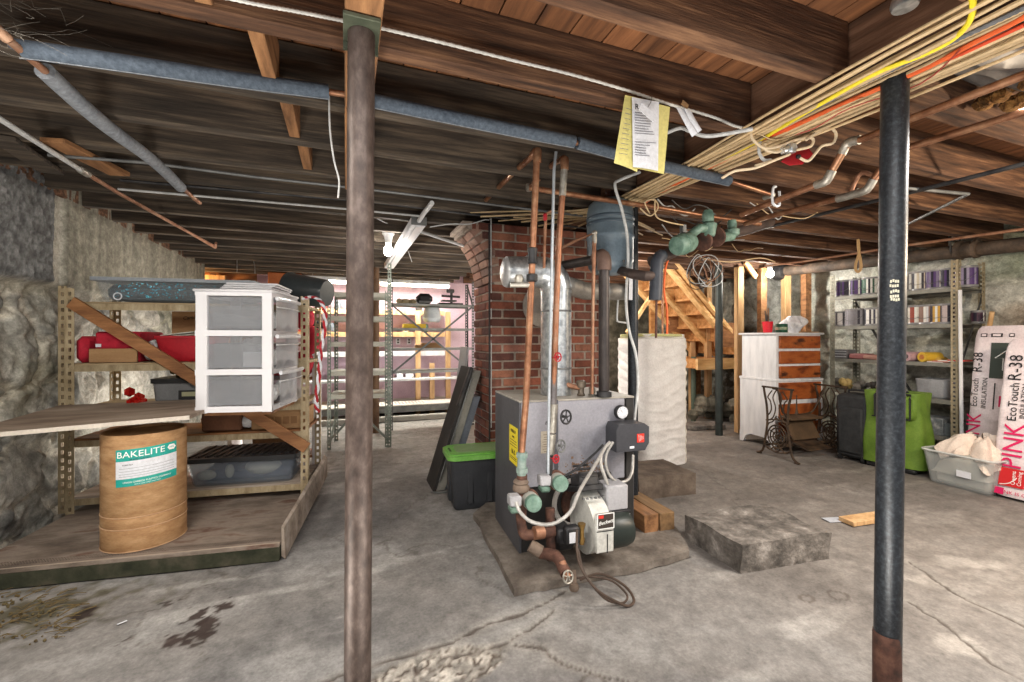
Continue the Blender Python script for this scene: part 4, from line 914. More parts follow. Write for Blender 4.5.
# fittings on the boiler top
bt = .866
def boss(px, py, Z, pr, nm, mat):
    q = at(px, py, Z); q.z = bt - .01; m = MB(); m.lathe(pr, q, (0, 0, 1), 14); return m.build(nm, mat, T, world=True), q
boss(581, 399, 2.6, [(.02, 0), (.024, .01), (.018, .02), (.018, .05), (.028, .055), (.028, .09), (.018, .095)], 'relief_valve', M('bronze', (96, 86, 76), (124, 112, 98), scale=10, metal=.5, rough=.5))
m = MB(); q = at(581, 388, 2.6); m.tube([q, q + V((-.05, .02, .01)), q + V((-.1, .04, .03))], .016, 10); m.build('relief_pipe', dullcopper, T, world=True)
boss(592, 399, 2.58, [(.022, 0), (.024, .015), (.016, .02), (.02, .03), (.02, .05), (.012, .06)], 'bushing', solder)
# ---------------- pipes rising from the boiler group (things of their own)
t = thing('copper_pipe', 'tall copper riser at the boiler corner, turning back under the joists', 'pipe', at(521, 452, 2.16))
ks = [at(521.5, 455, 2.16), at(526, 400, 2.16), at(531, 290, 2.16), at(535, 200, 2.16), at(537, 152, 2.16), at(512, 174, 2.5), at(486, 200, 3.1)]
m = MB(); m.tube(ks[:5], .0165, 14); m.tube(ks[4:], .015, 14); m.build('tube', copper, t, world=True)
m = MB(); m.tube([ks[4] + V((0, 0, -.05)), ks[4], ks[4] + (ks[5] - ks[4]).normalized() * .05], .021, 14, smooth=3); m.build('elbow', copper, t, world=True)
m = MB(); m.lathe([(.02, -.04), (.026, -.035), (.022, 0), (.026, .035), (.02, .04)], at(532.5, 256, 2.16), (0, 0, 1), 14); m.build('coupling', ironblack, t, world=True); m = MB(); m.lathe([(.02, -.02), (.03, -.015), (.03, .015), (.02, .02)], at(532, 278, 2.16), (0, 0, 1), 8); m.build('coupling', ironblack, t, world=True)
m = MB(); q = at(532, 285, 2.16); m.tube([q, q + V((-.06, .02, 0)), q + V((-.1, .03, .0))], .014, 10); m.lathe([(.02, 0), (.024, .02), (.016, .04)], q + V((-.06, .02, .01)), (0, 0, 1), 10); m.build('side_valve', solder, t, world=True)
t = thing('copper_pipe', 'second copper riser with a silver sleeve, in front of the flue pipe', 'pipe', at(552, 404, 2.29))
ks = [at(553, 406, 2.29), at(556.5, 300, 2.28), at(559, 240, 2.27), at(562, 200, 2.26), at(564.5, 160, 2.25), at(556, 162, 2.4), at(530, 187, 2.75)]
m = MB(); m.tube(ks[:5], .0165, 14); m.tube(ks[4:], .015, 14); m.build('tube', M('riser_copper', (124, 84, 64), (160, 112, 86), (170, 140, 120), scale=7, metal=.65, rough=.45), t, world=True)
m = MB(); m.tube([ks[4] + V((0, 0, -.05)), ks[4], ks[4] + (ks[5] - ks[4]).normalized() * .05], .021, 14, smooth=3); m.build('elbow', copper, t, world=True)
m = MB(); m.cyl(at(564, 170, 2.25), at(562.6, 196, 2.255), .0185, n=16); m.lathe([(.0185, -.02), (.022, -.01), (.0185, .02)], at(529, 187.5, 2.75), (0, .2, 1), 12); m.build('silver_sleeve', solder, t, world=True)
m = MB(); m.cyl(at(555, 345, 2.29), at(553, 404, 2.29), .0185, n=16); m.build('lower_sleeve', M('dark_sleeve', (92, 88, 90), (128, 124, 124), scale=9, metal=.5, rough=.4), t, world=True)
wheel(at(558, 357, 2.24), (.3, -1, .1), .022, redp, 'valve_wheel', t)
m = MB(); m.tube([at(556, 152, 2.22), at(554, 170, 2.22), at(551, 300, 2.22), at(549, 400, 2.22), at(548, 474, 2.2)], .008, 8)
single('conduit_pipe', m, M('grey_conduit', (150, 158, 166), (178, 184, 190), scale=9, metal=.4, rough=.4), 'thin grey conduit rising between the two copper risers', 'pipe')
m = MB(); m.tube([at(544, 268, 2.5), at(545, 230, 2.5), at(546, 214, 2.5), at(551, 211, 2.5)], .009, 8); t = single('copper_pipe', m, dullcopper, 'short thin pipe with a red handle beside the second riser', 'pipe')
m = MB(); m.box(at(545, 217, 2.47) - t.location, (.02, .02, .04), bev=.005); m.build('red_handle', redp, t)
# flue
t = thing('flue_pipe', 'shiny galvanised flue pipe rising from the boiler and turning to the side', 'flue pipe', V((1.17, 2.44, bt)))
fx = at(556, 400, 2.66); fx.z = bt - .004; rF = .092
top = V((fx.x, fx.y, 1.50))
m = MB(); m.cyl(fx, top, rF, n=36); m.build('vertical_section', galv, t, world=True)
m = MB()
for z in (1.02, 1.36, 1.49): m.lathe([(rF, -.006), (rF + .003, 0), (rF, .006)], (fx.x, fx.y, z), (0, 0, 1), 36)
m.build('seams', steelgrey, t, world=True)
hd = (at(503, 276, 2.57) - at(556, 275, 2.66)); hd.z = 0; hd = hd.normalized()
c0 = V((fx.x, fx.y, 1.50)); el = [c0 + V((0, 0, .0)), c0 + V((0, 0, .045)) + hd * .015, c0 + V((0, 0, .08)) + hd * .045, c0 + V((0, 0, .095)) + hd * .10]
m = MB(); m.tube([c0 - V((0, 0, .03))] + el, rF + .002, 36); m.build('elbow', galv, t, world=True)
e0 = el[-1]; m = MB(); m.cyl(e0 - hd * .01, e0 + hd * .21 + V((0, 0, -.01)), rF * .98, n=36); m.lathe([(rF * .98, 0), (rF * 1.05, .005), (rF * 1.05, .014), (rF * .98, .02)], e0 + hd * .07, hd, 36); m.build('horizontal_section', galv, t, world=True)
e1 = e0 + hd * .21 + V((0, 0, -.01)); m = MB(); m.lathe([(rF * .97, 0), (rF * .9, .012), (rF * .6, .025), (.01, .03)], e1, hd, 36); m.build('end_cap', M('cap_bright', (176, 178, 180), (206, 208, 210), scale=8, metal=.6, rough=.4), t, world=True)
b0 = e0 - hd * .02; m = MB(); m.tube([e0 + V((.02, .02, -.03)), at(585, 291, 2.95), at(632, 292, 3.12)], .058, 24); m.build('chimney_section', M('dull_galv', (138, 134, 128), (168, 164, 158), scale=9, metal=.5, rough=.5), t, world=True)
m = MB(); m.lathe([(.1, 0), (.17, .004), (.17, .012), (.1, .02)], V((1.50, 3.284, 1.46)), (0, -1, 0), 30); m.build('wall_collar', M('plaster_grey', (138, 130, 122), (162, 154, 146), scale=9, rough=.9), t, world=True)
# black iron supply
t = thing('iron_pipe', 'thick black iron pipe rising from the boiler top and elbowing towards the brick pier', 'pipe', V((1.47, 2.4, bt)))
q = at(604, 400, 2.55); q.z = bt - .004; e = V((q.x, q.y, at(603, 258, 2.55).z)); s1 = at(560, 266, 2.92)
m = MB(); m.cyl(q, e, .031, n=20); m.tube([e, s1, at(530, 272, 3.1)], .029, 18); m.build('tube', M('iron_dark', (54, 50, 50), (80, 74, 72), scale=9, metal=.5, rough=.45), t, world=True)
d = (s1 - e).normalized(); m = MB(); m.tube([e - V((0, 0, .07)), e - V((0, 0, .02)), e + d * .02 + V((0, 0, .012)), e + d * .07], .042, 18, smooth=3); m.build('elbow', M('iron_elbow', (98, 78, 70), (122, 100, 90), scale=9, metal=.3, rough=.6), t, world=True)
m = MB(); m.lathe([(.03, 0), (.044, .0), (.044, .03), (.03, .034)], q, (0, 0, 1), 18); m.build('base_bushing', ironblack, t, world=True)
# thin copper to the tank
t = thing('copper_pipe', 'thin copper line from the boiler top, turning at the grey tank', 'pipe', at(592, 396, 2.58))
ks = [at(592, 394, 2.52), at(593, 300, 2.52), at(594.5, 233, 2.52), at(575, 241, 2.6), at(557, 250, 2.72)]
m = MB(); m.tube(ks, .0095, 10); m.build('tube', dullcopper, t, world=True)
m = MB(); m.sph(ks[2], .017, 10); m.lathe([(.013, -.03), (.015, 0), (.013, .02)], ks[2] - V((0, 0, .03)), (0, 0, 1), 10); m.build('elbow', solder, t, world=True)
# ---------------- expansion tank
tc = at(610, 238, 2.82); tankm = M('tank_blue_grey', (92, 108, 120), (108, 124, 136), (122, 138, 148), scale=5, rough=.34)
t = thing('expansion_tank', 'blue-grey expansion tank hung from the joists above the boiler', 'tank', tc - V((0, 0, .24)))
m = MB(); m.lathe([(.02, .0), (.10, .012), (.135, .045), (.146, .09), (.146, .225), (.150, .23), (.150, .25), (.146, .255), (.146, .40), (.135, .445), (.10, .475), (.03, .49)], (0, 0, 0), n=40); m.build('shell', tankm, t)
m = MB(); m.lathe([(.148, .0), (.151, .004), (.151, .016), (.148, .02)], (0, 0, .31), n=40); m.lathe([(.148, .0), (.151, .004), (.151, .016), (.148, .02)], (0, 0, .345), n=40); m.build('band', M('tank_band', (70, 84, 96), rough=.4), t)
m = MB(); m.lathe([(.022, .48), (.022, .53), (.03, .53), (.03, .56)], (0, 0, 0), n=14); m.tube([(0, 0, .55), (0, 0, .62)], .012, 8); m.build('nipple', rustiron, t)
m = MB(); m.sph((.0, -.147, .07), .008, 8); m.build('valve_stub', steelgrey, t)
# grey wire alongside
m = MB(); m.tube([at(640, 172, 2.5), at(620, 180, 2.5), at(615, 186, 2.5), at(622, 210, 2.55), at(627, 235, 2.6), at(628, 262, 2.62), at(626, 300, 2.66), at(629, 330, 2.7), at(636, 355, 2.7), at(638, 385, 2.7), at(635, 415, 2.62), at(633, 432, 2.55)], .0085, 8, smooth=4)
single('power_cable', m, cable_grey, 'grey cable looping down past the tank and boiler to the control box', 'cable')
m = MB(); q = at(631, 262, 2.9); m.bar(q, at(630.5, 300, 2.9), .028, .004); single('paper_tag', m, paper, 'white paper tag hanging on the dark post behind the boiler', 'tag')
m = MB(); m.tube([at(618, 300, 2.95), at(617, 318, 2.95), at(619, 322, 2.95), at(632, 323, 3.0)], .006, 8, smooth=2); single('wire_conduit', m, cable_grey, 'short grey conduit bend beside the dark post', 'conduit')
# ---------------- overhead zone pumps (green) on their dark header
t = thing('zone_pumps', 'green painted circulator pumps on a dark header under the joists', 'pumps', at(705, 236, 2.75))
m = MB(); m.tube([at(652, 262, 2.55), at(668, 254, 2.6), at(690, 244, 2.68), at(720, 236, 2.8), at(745, 230, 2.95), at(770, 222, 3.2)], .036, 16); m.build('header', M('header_iron', (60, 52, 50), (86, 72, 66), scale=9, rough=.6, metal=.3), t, world=True)
m = MB(); m.tube([at(655, 300, 2.52), at(656, 285, 2.52), at(657, 262, 2.53), at(662, 255, 2.56)], .036, 16, smooth=2); m.build('drop_leg', M('dark_leg', (46, 50, 58), (64, 68, 76), scale=9, rough=.5), t, world=True)
d = (at(699, 240, 2.62) - at(674, 247, 2.5)).normalized()
m = MB(); m.lathe([(.02, -.005), (.05, .0), (.058, .015), (.058, .05), (.062, .052), (.062, .06), (.058, .062), (.056, .12), (.048, .14), (.03, .145)], at(676, 246, 2.5), d, 26); m.build('motor', greenpaint, t, world=True)
m = MB(); m.lathe([(.03, -.045), (.034, -.035), (.044, .015), (.044, .028), (.02, .04)], at(709, 229, 2.62), (0, 0, 1), 20); m.lathe([(.022, 0), (.032, .006), (.034, .05), (.03, .056), (.024, .075)], at(708, 223, 2.62), (0, 0, 1), 20); m.tube([at(690, 236, 2.6), at(700, 228, 2.6), at(709, 230, 2.62)], .026, 12, smooth=2); m.build('pump_body', greenpaint, t, world=True)
m = MB(); m.lathe([(.03, -.04), (.042, -.03), (.044, .0), (.026, .01), (.028, .035), (.024, .06), (.01, .064)], at(732, 230, 2.75), (0, 0, 1), 20); m.tube([at(718, 238, 2.7), at(732, 236, 2.75)], .03, 12); m.build('pump_body', greenpaint, t, world=True)
m = MB(); m.lathe([(.052, -.01), (.06, -.008), (.06, .008), (.05, .01)], at(703, 241, 2.64), d, 20); m.lathe([(.052, -.01), (.06, -.008), (.06, .008), (.05, .01)], at(716, 237, 2.68), d, 20); m.build('flange', rustiron, t, world=True)
m = MB(); m.box(at(683, 229, 2.58), (.03, .03, .05), bev=.004); m.build('wiring_box', steelgrey, t, world=True)
m = MB(); m.tube([at(655, 276, 2.52), at(645, 276, 2.5), at(632, 274, 2.55), at(620, 270, 2.75)], .026, 14); single('iron_pipe', m, MATS['header_iron'], 'short dark pipe from the header to behind the grey tank', 'pipe')
for pts, lab in (([(655, 200, 2.5), (656, 216, 2.5), (668, 222, 2.5), (683, 225, 2.56)], 'pale wire hanging from the bundle to the pump motor'),
                 ([(640, 208, 2.5), (650, 216, 2.5), (658, 208, 2.5), (655, 200, 2.5), (645, 202, 2.5), (650, 214, 2.52)], 'looped pale wire under the cable bundle near the pumps'),
                 ([(700, 258, 3.2), (730, 262, 3.3), (760, 258, 3.4), (775, 262, 3.6)], 'thin wire strung behind the green pumps')):
    m = MB(); m.tube([at(*p) for p in pts], .004, 6, smooth=5); single('thin_wire', m, cable_tan, lab, 'wire')
m = MB(); m.tube([at(672, 252, 2.6), at(666, 266, 2.62), at(664, 290, 2.62), at(667, 310, 2.62), at(667, 334, 2.62)], .006, 8, smooth=4); single('orange_cord', m, org, 'orange cord hanging from the green pump in front of the stairs', 'cord')
m = MB(); m.tube([at(656.5, 296, 2.53), at(656, 338, 2.53)], .0065, 8); single('thin_wire', m, rustiron, 'straight rusty rod hanging under the dark pipe leg', 'rod')
# coil of wire
cw = at(705, 268, 3.1); t = thing('wire_coil', 'coil of wire hanging below the green pumps before the stairs', 'wire coil', cw)
for i in range(9):
    m = MB(); r = random.uniform(.075, .12); ph = random.uniform(-.3, .3); m.tube([V((r * math.cos(a), ph * .2 + .03 * math.sin(2 * a + i), r * 1.05 * math.sin(a) - .02 * i * .3)) for a in [k * math.pi / 12 for k in range(24)]], .003, 6, closed=True)
    m.build('wire_loop', [cable_grey, dullcopper, ironblack][i % 3], t)
# ================================================================ THINGS BY THE BOILER
m = MB(); f = [flo(690, 545), flo(735, 573), flo(826, 558)]
ux = V((1, -.1, 0)).normalized(); vy = V((.06, 1, 0)).normalized()
def rough_block(m, o, u, v, a, b, h, seed=0, top=0.012):
    def side(fn, n1, n2): m.grid(fn, n1, n2)
    rnd = lambda p: V((0, 0, 0)) if p.z <= 0.002 else V(((LATv(p.y * 9 + p.z * 7 + seed) - .5), (LATv(p.x * 9 + p.z * 5 + 9 + seed) - .5), (LATv(p.x * 6 + p.y * 8 + 3 + seed) - .5))) * top * 2
    P = lambda s, t, z: (lambda q: q + rnd(q))(V(o) + u * s + v * t + V((0, 0, z)))
    side(lambda i, j: P(a * i, 0, h * j), 24, 6); side(lambda i, j: P(a * i, b, h * j), 24, 6)
    side(lambda i, j: P(0, b * i, h * j), 20, 6); side(lambda i, j: P(a, b * i, h * j), 20, 6); side(lambda i, j: P(a * i, b * j, h), 24, 20)
    m.open = False
def LATv(x):
    i = math.floor(x); fr = x - i; fr = fr * fr * (3 - 2 * fr); return LAT[i % 256, 7] * (1 - fr) + LAT[(i + 1) % 256, 7] * fr
blockm = M('block_concrete', (62, 59, 56), (94, 89, 84), (122, 116, 110), (160, 154, 148), scale=9, detail=9, nrough=.7, rough=.92, bump=.12, bscale=28)
rough_block(m, (1.885, 1.69, -.004), ux, vy, .58, .42, .15)
single('concrete_block', m, blockm, 'rough concrete block lying alone on the floor to the side of the burner', 'concrete block')
m = MB(); p = flo(632, 497); rough_block(m, (2.03, 2.72, -.004), V((1, -.08, 0)).normalized(), V((.08, 1, 0)).normalized(), .50, .42, .165, seed=5, top=.006)
single('concrete_block', m, M('block_brown', (72, 62, 54), (98, 86, 76), (120, 108, 96), scale=7, rough=.9, bump=.06), 'brown concrete slab block behind the wooden blocks, before the white roll', 'concrete block')
m = MB()
t = thing('wooden_block', 'two short sawn timber blocks side by side next to the boiler', 'wood block', V((1.73, 2.36, 0)), math.radians(-3))
m = MB(); m.box((.0, .0, .07), (.10, .36, .14), bev=.004); m.build('timber', oldwood, t); m = MB(); m.box((.108, .0, .07), (.105, .37, .14), bev=.004); m.build('timber', M('timber_dark', (104, 80, 54), (136, 106, 72), scale=5, stretch=(8, 1, 8), rough=.8), t)
# loose plank and paper on the floor
m = MB(); a, b = flo(846, 524), flo(884, 517); m.bar(a + V((0, 0, .016)), b + V((.05, -.02, .016)), .10, .03, bev=.003); single('wood_offcut', m, newwood, 'short pale wood offcut lying on the floor behind the steel column', 'wood')
m = MB(); c = flo(834, 520); m.box(c + V((0, 0, .002)), (.12, .07, .003), rz=-.25); single('paper_scrap', m, M('paper_blueish', (168, 174, 184), (186, 190, 198), scale=8, rough=.8), 'pale paper scrap on the floor beside the wood offcut', 'paper')
# green-lidded tote
c = flo(446, 478); t = thing('storage_tote', 'dark grey storage tote with a green lid beside the boiler', 'storage tote', V((.965, 3.105, 0)), math.radians(-4))
toteg = M('tote_grey', (48, 50, 54), (62, 64, 68), scale=5, rough=.5)
def tub(m, w, d, h, w2, d2, n=1, th=None):
    """tapered open box: bottom w,d top w2,d2"""
    def ring(a, b, z, r=.03):
        out = []
        for sx, sy, a0 in ((1, 1, 0), (-1, 1, 90), (-1, -1, 180), (1, -1, 270)):
            for k in range(5):
                t_ = math.radians(a0 + 22.5 * k); out.append(V((sx * (a / 2 - r) + r * math.cos(t_), sy * (b / 2 - r) + r * math.sin(t_), z)))
        return out
    zs = [(w - .02, d - .02, 0), (w, d, .012)] + [(w + (w2 - w) * k / 6, d + (d2 - d) * k / 6, h * k / 6) for k in range(1, 7)] + [(w2 - .008, d2 - .008, h), (w - .012, d - .012, .016)]
    vs = []; fs = []
    for a, b, z in zs: vs += ring(a, b, z)
    for i in range(len(zs) - 1):
        for j in range(20): fs.append((i * 20 + j, i * 20 + (j + 1) % 20, (i + 1) * 20 + (j + 1) % 20, (i + 1) * 20 + j))
    fs += [tuple(range(20))[::-1], tuple((len(zs) - 1) * 20 + j for j in range(20))]
    m.add(vs, fs)
m = MB(); tub(m, .50, .25, .365, .56, .30)
for s in (-1, 1):
    for k in (-.14, .0, .14): m.box((k, s * .128, .18), (.05, .03, .28), bev=.01)
    m.box((s * .262, 0, .19), (.03, .09, .30), bev=.01)
m.build('tub', toteg, t)
lidg = M('lid_green', (96, 160, 62), (116, 178, 80), (134, 190, 100), scale=6, rough=.4)
m = MB()
def rr(a, b, r): return [(sx * (a / 2 - r) + r * math.cos(math.radians(a0 + 18 * k)), sy * (b / 2 - r) + r * math.sin(math.radians(a0 + 18 * k))) for sx, sy, a0 in ((1, 1, 0), (-1, 1, 90), (-1, -1, 180), (1, -1, 270)) for k in range(6)]
m.prism(rr(.60, .34, .06), .03, o=(0, 0, .355), u=(1, 0, 0), w=(0, 1, 0), nrm=(0, 0, 1)); m.prism(rr(.56, .30, .05), .014, o=(0, 0, .382), u=(1, 0, 0), w=(0, 1, 0), nrm=(0, 0, 1)); l = m.build('lid', lidg, t)
m = MB(); m.prism(rr(.46, .22, .05), .008, o=(0, 0, .392), u=(1, 0, 0), w=(0, 1, 0), nrm=(0, 0, 1)); m.build('lid_centre', M('lid_pale', (128, 158, 104), (146, 172, 124), scale=6, rough=.45), l)
m = MB(); m.box((-.265, 0, .397), (.014, .10, .004), bev=.001); m.build('grip_slot', M('lid_shadow', (58, 92, 44), rough=.6), l)
# panels leaning on the brick pier
def lean(name, a, b, c, d, th, mat, label, cat, par=None):
    a, b, c, d = map(V, (a, b, c, d)); n = (b - a).cross(d - a).normalized() * th; m = MB()
    m.add([a, b, c, d, a + n, b + n, c + n, d + n], [(0, 1, 2, 3), (7, 6, 5, 4), (0, 4, 5, 1), (1, 5, 6, 2), (2, 6, 7, 3), (3, 7, 4, 0)])
    return m
def slab(x0, th, y0, dy, hx, hz):
    m = MB(); m.add([V((x, y, 0)) for x in (x0, x0 + th) for y in (y0, y0 + dy)] + [V((x + hx, y, hz)) for x in (x0, x0 + th) for y in (y0, y0 + dy)], [(0, 2, 3, 1), (4, 5, 7, 6), (0, 4, 6, 2), (1, 3, 7, 5), (0, 1, 5, 4), (2, 6, 7, 3)]); return m
t = thing('folding_table', 'dark-edged grey folding table leaning on edge against the brick pier', 'folding table', V((.66, 3.6, 0)))
m = slab(.640, .024, 3.44, .30, .30, .96); m.build('dark_top', sooty, t, world=True)
m = slab(.665, .070, 3.45, .30, .30, .93); m.build('table_frame', M('table_grey', (120, 118, 110), (142, 140, 132), scale=6, rough=.6), t, world=True)
m = MB(); a, b = V((.62 + .22, 3.435, .66)), V((.64 + .31, 3.435, .965)); m.bar(a, b, .05, .03, bev=.006); m.build('latch_cap', ironblack, t, world=True)
m = MB(); m.tube([V((.69, 3.432, .08)), V((.95, 3.432, .88))], .006, 8); m.tube([V((.62, 3.42, .006)), V((.70, 3.38, .006)), V((.80, 3.40, .006))], .006, 6, smooth=4); m.build('leg_rod', steelgrey, t, world=True)
m = slab(.74, .06, 3.47, .28, .235, .72); single('sheet_metal', m, M('metal_blue_grey', (104, 110, 120), (128, 134, 144), scale=5, metal=.3, rough=.45), 'blue-grey metal panel between the folding table and the brick pier', 'panel')
m = slab(.87, .02, 3.80, .24, .14, 1.12); single('sheet_metal', m, M('metal_pale', (150, 154, 156), (174, 178, 180), scale=5, metal=.4, rough=.4), 'pale silver sheet standing tallest behind the folding table', 'panel')
# white wrapped roll (insulated tank)
wrapm = M('white_wrap', (212, 208, 205), (222, 218, 215), (230, 228, 225), scale=7, rough=.55)
rc = V((2.84, 3.61, 0)); t = thing('wrapped_tank', 'tall tank wrapped in puckered white sheeting behind the boiler', 'wrapped tank', rc)
m = MB()
def wrapf(u, v):
    a = u * 2 * math.pi; z = v * 1.235
    sq = 1 / max(abs(math.cos(a)) ** 5 + abs(math.sin(a)) ** 5, .01) ** .2
    pk = (.5 + .5 * math.sin(z * 62 + 2.2 * math.sin(a * 2) + 7 * LATv(a * 1.3 + z * 4))) ** 2.5 * .007 + (LATv(a * 2 + z * 23) - .5) * .007
    seam = -.014 * math.exp(-((a - 5.55) / .05) ** 2)
    r = .272 * (1 + (sq - 1) * .75) + pk * (.35 + .65 * abs(math.sin(a * 1.5 + .4))) + seam - .02 * (v > .97)
    return V((r * math.cos(a), r * math.sin(a), z))
m.grid(wrapf, 110, 190); m.build('wrap', wrapm, t)
m = MB(); m.lathe([(.30, 1.215), (.29, 1.237), (.15, 1.242), (.02, 1.243)], (0, 0, 0), n=40); m.build('top', M('yellow_fibre', (188, 186, 120), (206, 204, 150), scale=14, rough=.9, bump=.05), t)
m = MB(); m.tube([wrapf(5.55 / 6.2832, v / 40) + V((.002, -.012 - .006 * math.sin(v * 2.1), 0)) for v in range(41)], .011, 7); m.build('taped_seam', M('tape', (214, 206, 194), rough=.5), t)
m = MB(); m.tube([(.1, -.05, 1.24), (.1, -.05, 1.5), (.12, -.02, 1.8), (.12, -.02, 2.08)], .011, 8); m.build('pipe_stub', copper, t)

# dirt and twigs in the corner, a paper sliver
m = MB()
for i in range(70):
    q = flo(random.uniform(-10, 70), random.uniform(592, 640)); a = random.uniform(-.6, .9); l = random.uniform(.02, .09); d = V((math.cos(a), math.sin(a), random.uniform(0, .15))) * l
    m.tube([q + V((0, 0, .003)), q + d * .5 + V((0, 0, .008)), q + d + V((0, 0, .004))], random.uniform(.0012, .0028), 5)
for i in range(60):
    q = flo(random.uniform(-10, 60), random.uniform(594, 645)); m.sph(q + V((0, 0, .003)), random.uniform(.003, .008), 5)
o = single('twig_litter', m, M('twig_brown', (70, 58, 38), (104, 88, 58), (88, 84, 60), scale=30, rough=1), 'dry twigs and crumbs of dirt littering the floor by the platform front edge', 'litter'); o['kind'] = 'stuff'
m = MB(); m.bar(flo(117, 625) + V((0, 0, .002)), flo(127, 621) + V((0, 0, .002)), .008, .002); single('paper_sliver', m, paper, 'tiny white paper sliver on the floor near the dark stain', 'paper')
# ================================================================ RACK BY THE STONE WALL
UR = V((.991, -.134, 0)).normalized(); VR = V((.134, .991, 0)).normalized(); OR = V((-.245, 3.37, 0))
ra = math.atan2(UR.y, UR.x)
def RK(a, b, z): return OR + UR * a + VR * b + V((0, 0, z))
def slotted(m, base, h, u, v, w=.045, th=.004, pitch=.05, slot=.026):
    """L-section upright with real slots: two flanges along u and v"""
    base = V(base)
    for d in (V(u).normalized(), V(v).normalized()):
        n = V((-d.y, d.x, 0)); R = Matrix((d, n, V((0, 0, 1)))).transposed()
        m.box(base + d * w * .16 + V((0, 0, h / 2)), (w * .32, th, h), R=R); m.box(base + d * w * .84 + V((0, 0, h / 2)), (w * .32, th, h), R=R)
        z = 0
        while z < h - .01:
            m.box(base + d * w * .5 + V((0, 0, z + (pitch - slot) / 2)), (w * .4, th, pitch - slot), R=R); z += pitch
T = thing('storage_rack', 'beige slotted steel rack with board shelves against the stone wall', 'storage rack', RK(-.66, .2, .1), ra)
for a, b, u, v, h in ((0, 0, -UR, VR, 1.40), (-1.40, 0, UR, VR, 1.42), (0, .46, -UR, -VR, 1.40), (-1.40, .46, UR, -VR, 1.42)):
    m = MB(); slotted(m, RK(a, b, .09), h, u, v); m.build('upright', rackbeige, T, world=True)
m = MB(); slotted(m, RK(-1.47, .05, .09), 1.44, UR, VR); m.build('upright', rackbeige, T, world=True)
shelfwood = M('shelf_particle', (134, 116, 88), (160, 140, 108), (178, 158, 126), scale=6, stretch=(1, 4, 8), rough=.8)
for z, mt in ((.19, greyboard), (.555, brownwood), (.745, shelfwood), (1.03, shelfwood), (1.42, shelfwood)):
    m = MB(); m.box(RK(-.70, .23, z), (1.37, .44, .02), rz=ra, bev=.002); m.build('shelf', mt, T, world=True)
    m = MB(); m.box(RK(-.70, .006, z - .022), (1.39, .006, .04), rz=ra); m.build('shelf_rail', rackbeige, T, world=True)
m = MB(); a, b = RK(-1.36, -.02, 1.425), RK(.0, -.02, .44); m.bar(a, b, .075, .02, up=VR, bev=.002); 
t_ = m.build('diagonal_brace', brownwood, T, world=True)
# deck in front
td = thing('wooden_platform', 'low worn wooden platform under the rack with a dark front edge', 'platform', RK(-.66, -.1, 0), ra)
deckm = M('worn_deck', (84, 74, 66), (112, 100, 90), (138, 126, 115), (98, 72, 60), scale=3.2, stretch=(1, 2.5, 2), detail=9, rough=.85, bump=.03)
m = MB(); m.box(RK(-.69, -.02, .088), (1.40, 1.40, .022), rz=ra, bev=.003); m.build('deck', deckm, td, world=True)
m = MB(); m.box(RK(-.69, -.70, .04), (1.40, .04, .075), rz=ra, bev=.003); m.build('front_edge', M('mossy_edge', (34, 38, 26), (52, 54, 40), (72, 68, 56), scale=9, rough=.95, bump=.06), td, world=True)
m = MB(); m.box(RK(-.69, -.712, .089), (1.40, .012, .022), rz=ra, bev=.002); m.build('edge_strip', M('pale_strip', (150, 136, 122), (174, 160, 146), scale=9, stretch=(1, 8, 8), rough=.8), td, world=True)
m = MB()
for r in range(3):
    for i in range(110): m.box(RK(-1.36 + i * .0122, -.675 + r * .014, .0995), (.006, .005, .001), rz=ra)
m.build('perforated_strip', M('dark_dots', (70, 60, 54), rough=.9), td, world=True)
m = MB(); a = RK(.015, -.70, .02); b = RK(.03, .45, .10); m.add([a, RK(.035, -.70, .0), b + V((.02, 0, 0)), b, a + V((0, 0, .16)), a + V((.012, 0, .15)), b + V((.02, 0, .15)), b + V((0, 0, .17))], [(0, 1, 2, 3), (4, 7, 6, 5), (0, 4, 5, 1), (1, 5, 6, 2), (2, 6, 7, 3), (3, 7, 4, 0)])
m.build('side_board', greyboard, td, world=True)
# drum
dc = V((-1.03, 2.985, .10)); dr = .185
t = thing('fibre_drum', 'brown fibre drum with a teal and white label standing on the platform', 'drum', dc)
m = MB(); m.lathe([(dr - .006, 0), (dr, .008), (dr, .11), (dr - .003, .118), (dr, .126), (dr, .17), (dr - .004, .178), (dr, .186), (dr, .60), (dr - .012, .60), (dr - .014, .585), (.01, .583)], (0, 0, 0), n=56); m.build('body', fibre, t)
m = MB(); 
for z in (.004, .118, .178): m.lathe([(dr - .002, -.003), (dr + .0025, 0), (dr - .002, .003)], (0, 0, z), n=56)
m.build('hoops', M('drum_hoop', (176, 140, 108), (198, 166, 132), scale=9, rough=.6), t)
fa = math.atan2(-dc.y, -dc.x) + math.radians(3); fd = V((math.cos(fa), math.sin(fa), 0)); fu = V((-fd.y, fd.x, 0)); tl = .055
def curved(z0, z1, half, r, mat, nm, skew=.0):
    m = MB()
    def fn(u, v):
        s = (u - .5) * 2 * half; a = s / r; return fd * r * math.cos(a) + fu * r * math.sin(a) + V((0, 0, z0 + (z1 - z0) * v + s * skew))
    m.grid(fn, 18, 2); return m.build(nm, mat, t)
lb = curved(.345, .535, .135, dr + .0015, teal, 'label', tl); curved(.385, .475, .135, dr + .0022, paper, 'label_panel', tl)
